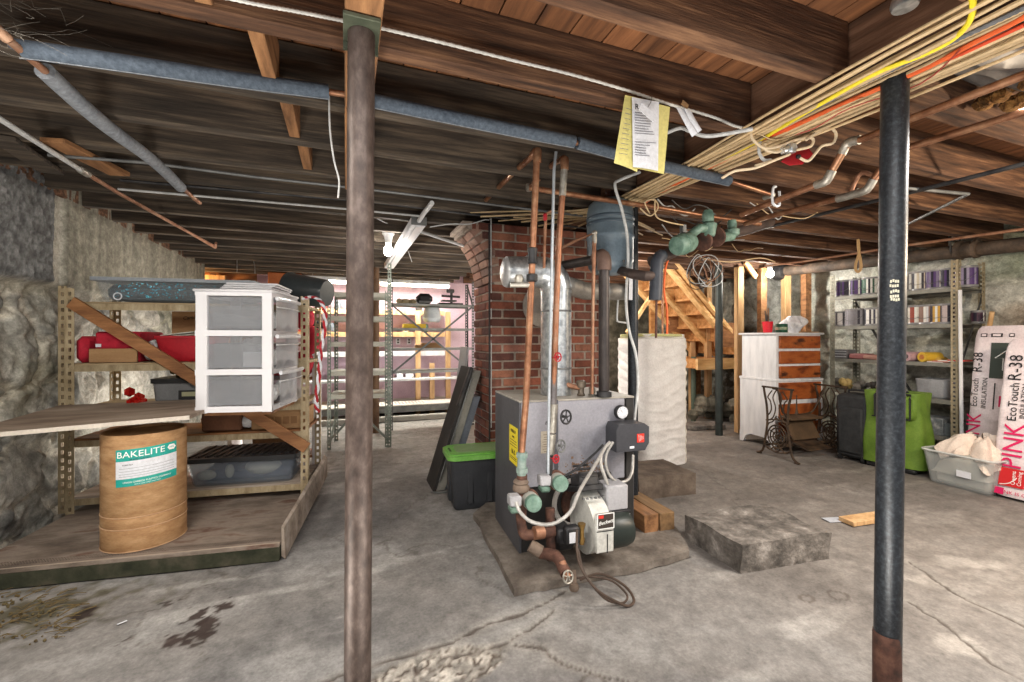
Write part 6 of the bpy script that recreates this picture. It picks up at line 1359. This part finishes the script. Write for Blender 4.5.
for i, (px, py, Z, w, h, mt, lab) in enumerate(((652, 275, 7.0, .5, .6, stw, 'orange-brown board closing the stair head'), (683, 300, 6.9, .5, 1.0, brownwood, 'dark orange board behind the stair rail'), (729, 335, 6.1, .40, .34, brownwood, 'orange-brown board beside the pale stud'))):
    q = at(px, py, Z); m = MB(); m.box(q, (w, .03, h), rz=-.36); single('wood_board', m, mt, lab, 'board')
q = at(690, 405, 6.6); m = MB()
for k in range(26): p = at(random.uniform(690, 745), 425, random.uniform(6.2, 6.8)); r = random.uniform(.06, .14); m.sph((p.x, p.y, r * .5 + random.uniform(0, .25)), r, 7)
o = single('stone_rubble', m, darkstone, 'dark heap of stones under the stair landing', 'stones'); o['kind'] = 'stuff'
m = MB(); q = at(702, 417, 5.9); m.box((q.x, q.y, .03), (.5, .3, .06), rz=-.2, bev=.01); single('stone_slab', m, blockm, 'flat stone slab on the floor under the stairs', 'slab')
# ================================================================ DRESSER, SEWING MACHINE BASE, PAINT SHELVES, BAGS
DB = V((4.32, 3.43, 0)); dz = math.radians(-5)
T = thing('dresser', 'tall white dresser with five stained brown drawer fronts', 'dresser', DB, dz)
DW, DD = .66, .50
m = MB(); m.box((DW / 2, DD / 2, .99), (DW - .04, DD - .02, .50), bev=.006); m.build('upper_case', offwhite, T)
m = MB(); m.box((DW / 2, DD / 2, .42), (DW, DD, .62), bev=.006); m.box((DW / 2, DD / 2, .74), (DW + .015, DD + .015, .03), bev=.008); m.build('lower_case', offwhite, T)
m = MB(); m.box((DW / 2, DD / 2, 1.248), (DW + .03, DD + .02, .022), bev=.006); m.build('top', offwhite, T)
dw = M('drawer_stain', (92, 44, 22), (146, 74, 34), (168, 92, 44), (72, 38, 22), scale=4.5, stretch=(1, 1, 2.4), detail=9, rough=.45)
for z, h, w in ((1.155, .135, .56), (.99, .135, .56), (.83, .13, .56), (.625, .185, .58), (.40, .17, .58), (.215, .15, .58)):
    m = MB(); m.box((DW / 2, -.004, z), (w, .022, h), bev=.004); m.build('drawer', dw, T)
m = MB(); m.prism([(0, .12), (0, 0), (.05, 0), (.09, .07), (.16, .10), (.34, .10), (.41, .07), (.45, 0), (.50, 0), (.50, .12)], .02, o=(0, 0, 0), u=(0, 1, 0), w=(0, 0, 1), nrm=(1, 0, 0)); m.prism([(0, .12), (0, 0), (.05, 0), (.09, .07), (.16, .10), (.50, .10), (.57, .07), (.61, 0), (.66, 0), (.66, .12)], .02, o=(0, 0, 0), u=(1, 0, 0), w=(0, 0, 1), nrm=(0, 1, 0)); m.build('apron', offwhite, T)
for x, y in ((.03, .03), (.63, .03), (.03, .47), (.63, .47)):
    m = MB(); m.tube([(x, y, .10), (x, y, .05), (x, y - .004, .012), (x, y - .012, 0)], [.026, .022, .017, .02], 10, smooth=3); m.build('leg', offwhite, T)
def dt(x, y, z=1.26): return DB + Matrix.Rotation(dz, 3, 'Z') @ V((x, y, z))
t = thing('brush_cup', 'red cup holding brushes on the dresser top', 'cup', dt(.02, .12))
m = MB(); m.lathe([(.036, 0), (.042, .0), (.055, .12), (.052, .12), (.04, .008)], (0, 0, 0), n=22); m.build('cup', M('bright_red', (206, 26, 44), (222, 40, 56), scale=5, rough=.35), t)
for a, h in ((-.02, .24), (.015, .27), (.0, .2)):
    m = MB(); m.cyl((a * .4, 0, .01), (a * 1.4, .01, h), .006, n=7); m.build('brush_handle', [blackp, oldwood, blackp][int(abs(a) * 100) % 3], t)
t = thing('tin_can', 'green tin on the dresser top beside the red cup', 'tin', dt(.19, .10))
m = MB(); m.lathe([(.058, 0), (.06, .004), (.06, .09), (.056, .096), (.05, .092)], (0, 0, 0), n=24, col=(40, 92, 72)); m.build('can', colmetal, t); m = MB(); m.lathe([(.0605, .03), (.061, .031), (.061, .06), (.0605, .061)], (0, 0, 0), n=24); m.build('label', M('tin_label', (190, 186, 160), (80, 130, 100), scale=20, rough=.6), t)
m = MB()
def bagf(u, v):
    a = u * 6.2832; r = .135 * math.sin(math.pi * min(.98, max(.02, v)) * .62 + .25) * (1 + .24 * math.sin(a * 3 + v * 5) + .12 * math.sin(a * 7 + v * 3)) * (1 - .6 * v ** 2)
    return dt(.43, .16) + V((r * 1.25 * math.cos(a), r * math.sin(a), .19 * v ** .8))
m.grid(bagf, 40, 16); single('plastic_bag', m, M('white_bag', (206, 206, 212), (232, 232, 236), (170, 170, 178), scale=9, rough=.35, bump=.1), 'crumpled white plastic bag on the dresser top', 'plastic bag')
m = MB(); m.box(dt(.60, .12, 1.266), (.12, .16, .012), bev=.002); single('cardboard_piece', m, cardboard, 'small flat tan piece lying at the dresser top edge', 'cardboard')
# treadle base
iron = M('treadle_iron', (40, 32, 26), (68, 54, 42), (92, 74, 56), scale=14, rough=.6, metal=.3)
TB = V((4.02, 2.98, 0)); T = thing('sewing_machine_base', 'ornate cast iron treadle sewing machine base before the dresser', 'sewing machine base', TB, math.radians(-3))
def side_frame(x, nm):
    m = MB(); P = lambda y, z: V((x, y, z))
    for s in (0, 1):
        f = lambda y: y if s == 0 else .40 - y
        m.tube([P(f(-.02), .012), P(f(.0), .02), P(f(.035), .06), P(f(.065), .20), P(f(.085), .36), P(f(.075), .52), P(f(.05), .64), P(f(.04), .70)], .011, 8, smooth=4)
        m.box(P(f(-.015), .008), (.03, .05, .016), bev=.004)
        m.tube([P(f(.08), .40), P(f(.13), .47), P(f(.12), .56), P(f(.09), .60), P(f(.14), .67)], .0065, 6, smooth=4)
        m.tube([P(f(.09), .36), P(f(.15), .40), P(f(.18), .50), P(f(.15), .60), P(f(.19), .68)], .0065, 6, smooth=4)
        m.tube([P(f(.05), .11), P(f(.11), .07), P(f(.16), .10), P(f(.2), .06)], .0075, 6, smooth=4)
        m.tube([P(f(.065), .24), P(f(.10), .33), P(f(.15), .36), P(f(.19), .42)], .0065, 6, smooth=4)
    m.box(P(.20, .70), (.022, .36, .018), bev=.004); m.tube([P(.07, .36), P(.2, .385), P(.33, .36)], .008, 6, smooth=3); m.tube([P(.05, .10), P(.2, .055), P(.35, .10)], .008, 6, smooth=3)
    for r in (.115, .085, .05): m.tube([P(.20 + r * .95 * math.cos(a), .215 + r * math.sin(a)) for a in [k * math.pi / 12 for k in range(24)]], .0075, 6, closed=True)
    for k in range(8):
        a = k * math.pi / 4 + .3; m.tube([P(.20 + .02 * math.cos(a), .215 + .02 * math.sin(a)), P(.20 + .06 * math.cos(a + .35), .215 + .06 * math.sin(a + .35)), P(.20 + .115 * math.cos(a + .2), .215 + .115 * math.sin(a + .2))], .0055, 6, smooth=3)
    m.lathe([(.022, -.008), (.022, .008)], P(.20, .215), (1, 0, 0), 14)
    return m.build(nm, iron, T)
side_frame(0, 'side_frame'); side_frame(.72, 'side_frame')
m = MB(); m.bar((0, .20, .12), (.72, .20, .12), .02, .03, bev=.004); m.bar((0, .36, .10), (.72, .36, .10), .014, .02); m.tube([(0, .22, .40), (.1, .25, .36), (.36, .26, .31), (.62, .25, .36), (.72, .22, .40)], .010, 8, smooth=4); m.tube([(0, .25, .69), (.09, .27, .66), (.13, .27, .50), (.18, .27, .42), (.36, .27, .405), (.54, .27, .42), (.62, .27, .5), (.72, .25, .69)], .010, 8, smooth=4); m.build('cross_stretcher', iron, T)
m = MB(); m.box((.36, .16, .13), (.32, .26, .012), R=Matrix.Rotation(.25, 3, 'X'), bev=.002)
m.build('treadle', iron, T)
m = MB(); m.box((.34, .22, .29), (.36, .02, .26), R=Matrix.Rotation(-.5, 3, 'X'), bev=.003); m.box((.34, .22, .39), (.42, .14, .02), R=Matrix.Rotation(.12, 3, 'X'), bev=.004); m.build('hinged_board', M('treadle_board', (70, 54, 38), (98, 76, 54), scale=6, rough=.7), T)
m = MB(); m.lathe([(.018, 0), (.012, .03), (.007, .08), (.004, .20)], (.34, .27, .41), n=10); m.build('spindle', iron, T)
# paint shelves
PS = V((5.17, 2.30, 0)); PL, PD = 1.12, .44
T = thing('steel_shelving', 'grey slotted steel shelving full of paint cans along the pale stone wall', 'shelving', PS)
for x, y, u, v in ((0, 0, (1, 0, 0), (0, 1, 0)), (0, PL, (1, 0, 0), (0, -1, 0)), (PD, 0, (-1, 0, 0), (0, 1, 0)), (PD, PL, (-1, 0, 0), (0, -1, 0))):
    m = MB(); slotted(m, (x, y, 0), 1.91, u, v, w=.05, pitch=.04, slot=.018); m.build('upright', M('angle_grey', (118, 116, 104), (148, 146, 132), scale=8, metal=.3, rough=.55) if y == PL else M('angle_tan', (150, 138, 112), (174, 162, 136), scale=8, metal=.2, rough=.6), T)
SL = (.28, .62, .965, 1.325, 1.655)
for z in SL:
    m = MB(); m.box((PD / 2, PL / 2, z), (PD - .01, PL - .012, .010)); m.box((.004, PL / 2, z - .012), (.006, PL, .036)); m.box((PD - .004, PL / 2, z - .012), (.006, PL, .036)); m.build('shelf', M('shelf_steel', (112, 112, 106), (138, 138, 130), scale=7, metal=.3, rough=.5), T)
m = MB(); m.bar((PD, PL, 1.62), (PD, PL - .72, .30), .024, .004, up=(1, 0, 0)); m.bar((.42, .01, 1.6), (.10, .01, 1.0), .024, .004, up=(0, 1, 0)); m.build('brace', rackdark, T)
def can(px, z, x, c1, c2, label, r=.082, h=.19, wrap=None, lidc=(150, 150, 150)):
    y = onx(px, 300, x).y; t = thing('paint_can', label, 'paint can', (x, y, z + .006), group='paint cans on the shelves')
    m = MB(); m.lathe([(r - .003, 0), (r, .004), (r, .012), (r - .003, .016), (r - .003, h - .016), (r, h - .012), (r, h - .002), (r - .004, h)], (0, 0, 0), n=28, col=(150, 150, 152)); m.build('can', colmetal, t)
    m = MB(); n = 28; q = r - .0018; vs = []; fs = []
    for i in range(n):
        a = 2 * math.pi * i / n; vs += [(q * math.cos(a), q * math.sin(a), .02), (q * math.cos(a), q * math.sin(a), h - .02)]
    for i in range(n):
        fs = [(0, 1, 3, 2)]; k = (i * 5) % n; j = 2 * i; jj = 2 * ((i + 1) % n)
        m.add([vs[j], vs[j + 1], vs[jj + 1], vs[jj]], [(0, 1, 2, 3)], col=random.choice([c1, c1, c1, c2, c2, DK, WH]))
    m.open = True; m.build('label', colmat, t)
    m = MB(); m.lathe([(r - .008, h - .006), (r - .012, h - .002), (r - .02, h - .004), (.01, h - .004)], (0, 0, 0), n=28, col=lidc); m.build('lid', colmetal, t)
    m = MB(); m.tube([V((-r * .2, r * math.cos(a) * 1.01, h * .72 - .09 * math.sin(a) * .9)) + V((-r * .85 * math.sin(a), 0, 0)) for a in [math.pi * k / 10 for k in range(11)]], .002, 5); m.build('bail_handle', steelgrey, t)
    return t
PU, DK, WH, GR, GY = (86, 62, 116), (40, 36, 52), (222, 222, 218), (44, 84, 66), (128, 126, 132)
zz = SL[4]; X1 = 5.29; X2 = 5.27
can(845, zz, X1, PU, DK, 'purple-labelled paint can at the far end of the top shelf'); can(857, zz, X1, DK, PU, 'dark purple paint can, second on the top shelf from the far end', r=.078)
can(871, zz, X1, WH, GR, 'white paint can with a green panel on the top shelf')
can(909, zz, X1, WH, DK, 'white and black striped paint can on the top shelf just past the column'); can(921.5, zz, X1, (206, 196, 176), DK, 'cream and black paint can on the top shelf'); can(936, zz, X1, PU, (120, 110, 140), 'violet paint can with a pale band on the top shelf'); can(949, zz, X1, DK, PU, 'dark violet paint can beside the front upright on the top shelf', r=.076); can(966, zz, X1, PU, (150, 140, 170), 'lilac and violet paint can at the near end of the top shelf')
zz = SL[3]
can(840, zz, X2, (196, 192, 190), (110, 106, 110), 'pale grey paint can at the far end of the second shelf', r=.075, h=.17); can(856, zz, X2, GY, (150, 148, 156), 'big grey paint can on the second shelf', r=.10, h=.19); can(874, zz, X2, (66, 66, 84), WH, 'navy and white paint can on the second shelf')
can(906, zz, X2, (36, 52, 44), DK, 'dark green paint can on the second shelf just past the column'); can(917, zz, X2, (208, 204, 196), (150, 70, 56), 'cream paint can with a red patch on the second shelf'); can(928.5, zz, X2, (134, 104, 92), (206, 206, 210), 'brown and silver paint can on the second shelf'); can(940, zz, X2, (196, 152, 60), DK, 'gold and black paint can on the second shelf'); can(949.5, zz, X2, (190, 176, 176), (110, 70, 80), 'pinkish paint can beside the front upright on the second shelf', r=.074)
can(978, zz, 5.40, (70, 40, 60), (120, 90, 100), 'small plum tin at the near end of the second shelf', r=.05, h=.12)
def boxat(nm, px, z, x, d, c, lab, cat, bev=.004, mat=None):
    y = onx(px, 350, x).y; m = MB(); m.box((x, y, z + .005 + d[2] / 2), d, bev=bev, col=c); return single(nm, m, mat or colmat, lab, cat)
zz = SL[2]
t = thing('paint_tray', 'grey tin box with pale stripes on the third paint shelf', 'tin box', (5.30, onx(843, 350, 5.30).y, zz + .006))
m = MB(); m.box((0, 0, .05), (.16, .19, .10), bev=.004, col=(120, 120, 124)); m.build('box', colmetal, t); m = MB()
for k in (-.03, .0, .03): m.box((-.081, 0, .05 + k), (.002, .17, .006))
m.build('stripes', paper, t)
boxat('folded_cloth', 862, zz, 5.30, (.2, .16, .06), (160, 104, 104), 'folded pinkish drop cloth on the third paint shelf', 'cloth', .015); boxat('folded_cloth', 875, zz, 5.30, (.2, .14, .05), (176, 132, 120), 'folded tan drop cloth on the third paint shelf', 'cloth', .015)
for px, c, ci, lab in ((915, (196, 160, 166), (90, 80, 84), 'pinkish roll lying on the third paint shelf'), (931, (220, 180, 60), (190, 120, 60), 'yellow roll of tape lying on the third paint shelf')):
    y = onx(px, 380, 5.26).y; t = thing('paint_roll', lab, 'roll', (5.26, y, zz + .006)); m = MB(); m.lathe([(.02, -.08), (.045, -.08), (.047, -.07), (.047, .09), (.02, .09)], (0, 0, .047), V((-1, .35, 0)), 20, col=c); m.build('roll', colmat, t); m = MB(); m.lathe([(.024, .088), (.024, .0925)], (0, 0, .047), V((-1, .35, 0)), 16, col=ci); m.build('core', colmat, t)
boxat('rag', 938, zz, 5.32, (.16, .1, .05), (206, 170, 80), 'crumpled mustard rag on the third paint shelf', 'rag', .02)
for k, (px, c) in enumerate(((941, (222, 210, 206)), (946, (206, 120, 110)), (952, (226, 220, 214)), (962, (206, 84, 74)))):
    boxat('paper_sheet', px, zz + .006 * k, 5.27, (.2, .12, .012), c, ['white', 'coral', 'pale cream', 'red'][k] + ' folded paper lying on the third paint shelf', 'paper', .002)
zz = SL[1]
t = thing('clear_jug', 'clear plastic tub of greyish things on the fourth paint shelf', 'tub', (5.36, onx(938, 400, 5.36).y, zz + .006)); m = MB(); tub(m, .24, .22, .18, .27, .25); m.build('tub', frost, t); m = MB(); m.sph((0, 0, .09), .09, 10, sc_=(1, 1, .8)); m.build('contents', MATS['silver_film'], t)
for k, px in enumerate((838, 846, 860, 872, 882)):
    y = onx(px, 400, 5.30).y; m = MB()
    for i in range(5): m.sph((5.28 + random.uniform(-.06, .1), y + random.uniform(-.03, .03), zz + .04 + random.uniform(0, .05)), random.uniform(.025, .045), 7, col=[(70, 66, 60), (196, 170, 110), (120, 116, 110), (60, 58, 56), (150, 140, 126)][k])
    single('rag', m, colmat, ['charcoal', 'sandy', 'mid grey', 'black', 'taupe'][k] + ' crumpled rag on the fourth paint shelf', 'rag')
zz = SL[0]
boxat('metal_box', 930, zz, 5.32, (.22, .30, .16), (120, 128, 134), 'blue-grey box with scratches on the lowest paint shelf', 'box', .006, M('scratched_box', (86, 92, 96), (120, 126, 130), (176, 178, 176), scale=18, rough=.5, metal=.2)); boxat('metal_box', 953, zz, 5.34, (.2, .2, .12), (110, 116, 118), 'second smaller blue-grey box on the lowest paint shelf', 'box', .006)
# wooden handles against the shelving end
m = MB(); a, b = flo(944, 457), onx(989, 312, 5.25); m.tube([V((a.x + .05, a.y - .14, .02)), b + V((0, -.02, 0))], .017, 10); single('tool_handle', m, newwood, 'long round wooden tool handle leaning by the insulation bags', 'tool handle')
m = MB(); a = onx(962, 430, 5.12); m.tube([V((5.12, onx(962, 300, 5.12).y, .0)), onx(960, 290, 5.13)], .014, 8); single('tool_handle', m, offwhite, 'thin pale stick standing against the tan shelving upright', 'stick')
# suitcases / bags on the floor
T = thing('black_suitcase', 'black soft suitcase standing between the sewing base and the green bag', 'suitcase', V((4.74, 2.86, 0)), math.radians(4))
bk = M('black_cloth', (30, 32, 34), (46, 48, 50), scale=22, rough=.75, bump=.03)
m = MB(); m.box((0, 0, .34), (.28, .28, .62), bev=.03); m.box((-.145, 0, .30), (.03, .21, .44), bev=.012); m.build('body', bk, T); m = MB(); m.tube([(.0, -.08, .64), (.0, -.08, .68), (.0, .08, .68), (.0, .08, .64)], .01, 8, smooth=3); m.build('handle', blackp, T)
for y in (-.10, .10):
    m = MB(); m.lathe([(.03, -.012), (.03, .012)], (-.12, y, .03), (0, 1, 0), 14); m.build('wheel', blackp, T)
T = thing('green_bag', 'lime green soft bag with black piping standing before the paint shelves', 'bag', V((4.76, 2.55, 0)), math.radians(6))
lg = M('lime_cloth', (78, 106, 30), (94, 124, 40), (108, 136, 52), scale=5, rough=.7, bump=.02)
m = MB()
def gb(u, v):
    a = u * 6.2832; c, s = math.cos(a), math.sin(a); k = 1 / max(abs(c) ** 6 + abs(s) ** 6, 1e-3) ** (1 / 6)
    z = .05 + v * .66; pf = 1 + .03 * math.sin(v * 9 + a * 2) + .02 * math.sin(a * 6 + v * 6); tp = 1 - .10 * v
    return V((.15 * c * k * pf * tp, .235 * s * k * pf * tp, z))
m.grid(gb, 56, 24); m.add([gb(i / 56, 1) for i in range(56)], [tuple(range(56))]); m.add([gb(i / 56, 0) for i in range(56)], [tuple(range(55, -1, -1))]); m.open = True; m.build('body', lg, T)
m = MB(); m.box((-.165, -.05, .585), (.05, .32, .20), bev=.025); m.build('flap_pocket', lg, T)
m = MB(); m.tube([(-.192, -.17, .485), (-.194, .11, .485)], .006, 6); m.tube([(-.192, .085, .49), (-.195, .085, .68), (-.12, .085, .71)], .009, 6); m.tube([(-.192, -.17, .49), (-.192, -.17, .67), (-.15, -.16, .70), (-.14, .10, .705)], .006, 6); m.build('black_piping', blackp, T)
m = MB(); m.tube([(-.10, -.12, .70), (-.12, -.10, .73), (-.12, .06, .73), (-.10, .08, .70)], .011, 8, smooth=4); m.build('carry_strap', blackp, T)
m = MB(); m.box((0, 0, .026), (.28, .38, .05), bev=.016); m.build('base', blackp, T)
# clear bin of cloths
T = thing('storage_bin', 'clear plastic bin full of cream dust sheets on the floor', 'storage bin', V((4.73, 2.02, 0)), math.radians(-4))
m = MB(); tub(m, .34, .38, .27, .40, .45); 
m.build('tub', M('milky_clear', (196, 200, 198), (216, 220, 218), scale=6, rough=.2, clear=.74), T); m = MB(); m.tube([V(p + (.272,)) for p in rr(.42, .47, .05)], .009, 6, closed=True); m.build('rim', M('milky_rim', (206, 210, 208), (222, 226, 224), scale=6, rough=.25, clear=.4), T)
m = MB(); m.box((-.192, -.05, .13), (.003, .09, .05)); m.build('label', paper, T)
creamc = M('cream_cloth', (210, 194, 180), (224, 210, 198), (196, 178, 164), scale=5, rough=.95, bump=.05)
m = MB()
def cl(u, v):
    x = -.17 + .34 * u; y = -.18 + .36 * v; e = min(1, 9 * u, 9 * (1 - u)) * min(1, 9 * v, 9 * (1 - v))
    return V((x, y, .10 + .13 * e + .06 * math.sin(7 * u + 4 * v) * e + .04 * LATv(u * 8 + v * 3) * e))
m.grid(cl, 30, 30); m.box((0, 0, .06), (.28, .33, .09), bev=.02); m.build('grey_cloths', M('grey_cloth', (160, 158, 148), (184, 180, 168), (206, 198, 184), scale=5, rough=.95), T)
t = thing('dust_sheet', 'crumpled cream dust sheet heaped over the clear bin edge', 'cloth', V((4.76, 1.96, .25)))
m = MB()
def ds(u, v):
    a = u * 6.2832; r = (.05 + .20 * v) * (1 + .20 * math.sin(a * 5 + 2 * v) + .10 * math.sin(a * 9 + 1) + .06 * math.sin(a * 17 + 3 * v)); z = .135 * (1 - v ** 2.4) + .030 * math.sin(a * 5 + 4 * v + .8) * (.4 + v) + .016 * math.sin(a * 11 + 9 * v) - .06 * max(0, v - .8) * 5 * (.5 + .5 * math.sin(a * 2))
    return V((r * .85 * math.cos(a), r * .92 * math.sin(a) + .02, z + .02))
m.grid(ds, 90, 26); m.build('sheet', creamc, t)
# insulation bags
def insbag(base_y, xb, tilt, h, w, d, label, full):
    T = thing('insulation_bag', label, 'insulation bag', V((xb, base_y, 0)))
    X = Matrix.Rotation(tilt, 4, 'Y'); film = M('bag_film', (206, 192, 196), (220, 209, 212), (230, 222, 224), scale=3.5, rough=.35, bump=.04, bscale=9)
    m = MB()
    def fn(u, v):
        a = u * 6.2832; c, s = math.cos(a), math.sin(a); k = 1 / max(abs(c) ** 7 + abs(s) ** 7, 1e-3) ** (1 / 7); e = min(1, (v * 9) ** .5 if v < .11 else 1, ((1 - v) * 12) ** .5 if v > .92 else 1)
        e = .86 + .14 * e; wr = 1 + .012 * math.sin(a * 7 + v * 30) + .010 * math.sin(v * 60 + a * 3)
        return X @ V((d / 2 * c * k * e * wr + d / 2, -w / 2 + w / 2 * s * k * e * (1 + .006 * math.sin(v * 40)), h * v + .02))
    m.grid(fn, 64, 60); m.add([fn(i / 64, 1) for i in range(64)], [tuple(range(64))]); m.add([fn(i / 64, 0) for i in range(64)], [tuple(range(64))]); m.open = True; m.build('bag', film, T)
    F = lambda y, z, off=.009: frame(X @ V((-off, y, z)), X.to_3x3() @ V((0, 0, 1)), V((0, 1, 0)))   # text runs upward, its top to the far side
    U = lambda y, z, off=.009: frame(X @ V((-off, y, z)), V((0, -1, 0)), X.to_3x3() @ V((0, 0, 1)))
    pk = M('magenta_ink', (206, 24, 92), rough=.6)
    def B(nm, y, z, dy, dz_, mat, off=.009, th=.002):
        m = MB(); m.box((-off, y, z), (th, dy, dz_)); m.v = [X @ p for p in m.v]; return m.build(nm, mat, T)
    if full:
        text('PINK', .155, pk, T, F(-.115, .40)); text('EcoTouch', .072, ink, T, F(-.09, .73)); text('INSULATION', .045, ink, T, F(-.145, .74)); text('R-38', .105, ink, T, F(-.085, .99))
        B('logo_patch', -.12, .165, .135, .135, M('logo_red', (196, 36, 40), rough=.5)); text('Owens', .035, inkwhite, T, F(-.13, .165, .0112)); text('Corning', .032, inkwhite, T, F(-.162, .165, .0112))
        m = MB(); m.tube([X @ V((-.011, -.06 - .1 * math.sin(a), .235 - .13 * math.cos(a) * 1.0)) for a in [.15 * k for k in range(8)]], .003, 5); m.build('logo_arc', inkwhite, T)
        text('PINK IS COMFORT', .034, pk, T, U(-.20, .052)); B('logo_patch', -.06, .055, .05, .05, pk)
    else:
        text('PINK', .13, pk, T, F(-.06, .42)); text('EcoTouch', .060, ink, T, F(-.05, .74)); text('INSULATION', .045, ink, T, F(-.11, .74)); text('R-38', .09, ink, T, F(-.055, 1.0))
        gp = B('arrow_panel', -.25, 1.02, .24, .30, M('panel_dark_green', (52, 62, 56), rough=.6))
        m = MB(); pts = [(-.27, .94), (-.27, 1.03), (-.24 + .02, 1.10), (-.18, 1.03), (-.18, .94)]
        m.tube([X @ V((-.0115, y - .02, z)) for y, z in [(-.19, .94), (-.19, 1.04), (-.14, 1.04), (-.23, 1.13), (-.32, 1.04), (-.27, 1.04), (-.27, .94)]], .004, 5, closed=True); m.build('arrow_outline', inkwhite, T)
        text('R-38', .04, inkwhite, T, F(-.33, .98, .0112)); B('magenta_square', -.24, .68, .08, .09, pk); B('print_bar', -.17, .72, .008, .22, ink); text('PINK', .03, ink, T, F(-.23, .5))
        for y, s in ((-.08, .04), (-.16, .07), (-.25, .03)): m = MB(); B('symbol', y, 1.235, s, .03, ink); B('symbol_inner', y, 1.235, s * .7, .018, film, off=.0105)
        B('fold_mark', -.28, 1.16, .05, .06, pk)
    return T
insbag(1.87, 4.60, math.radians(11), 1.20, .50, .20, 'pink and white insulation bag leaning closest, printed with big PINK lettering', True)
insbag(2.19, 4.97, math.radians(8), 1.30, .52, .28, 'insulation bag with a dark arrow panel, leaning behind the closest one', False)
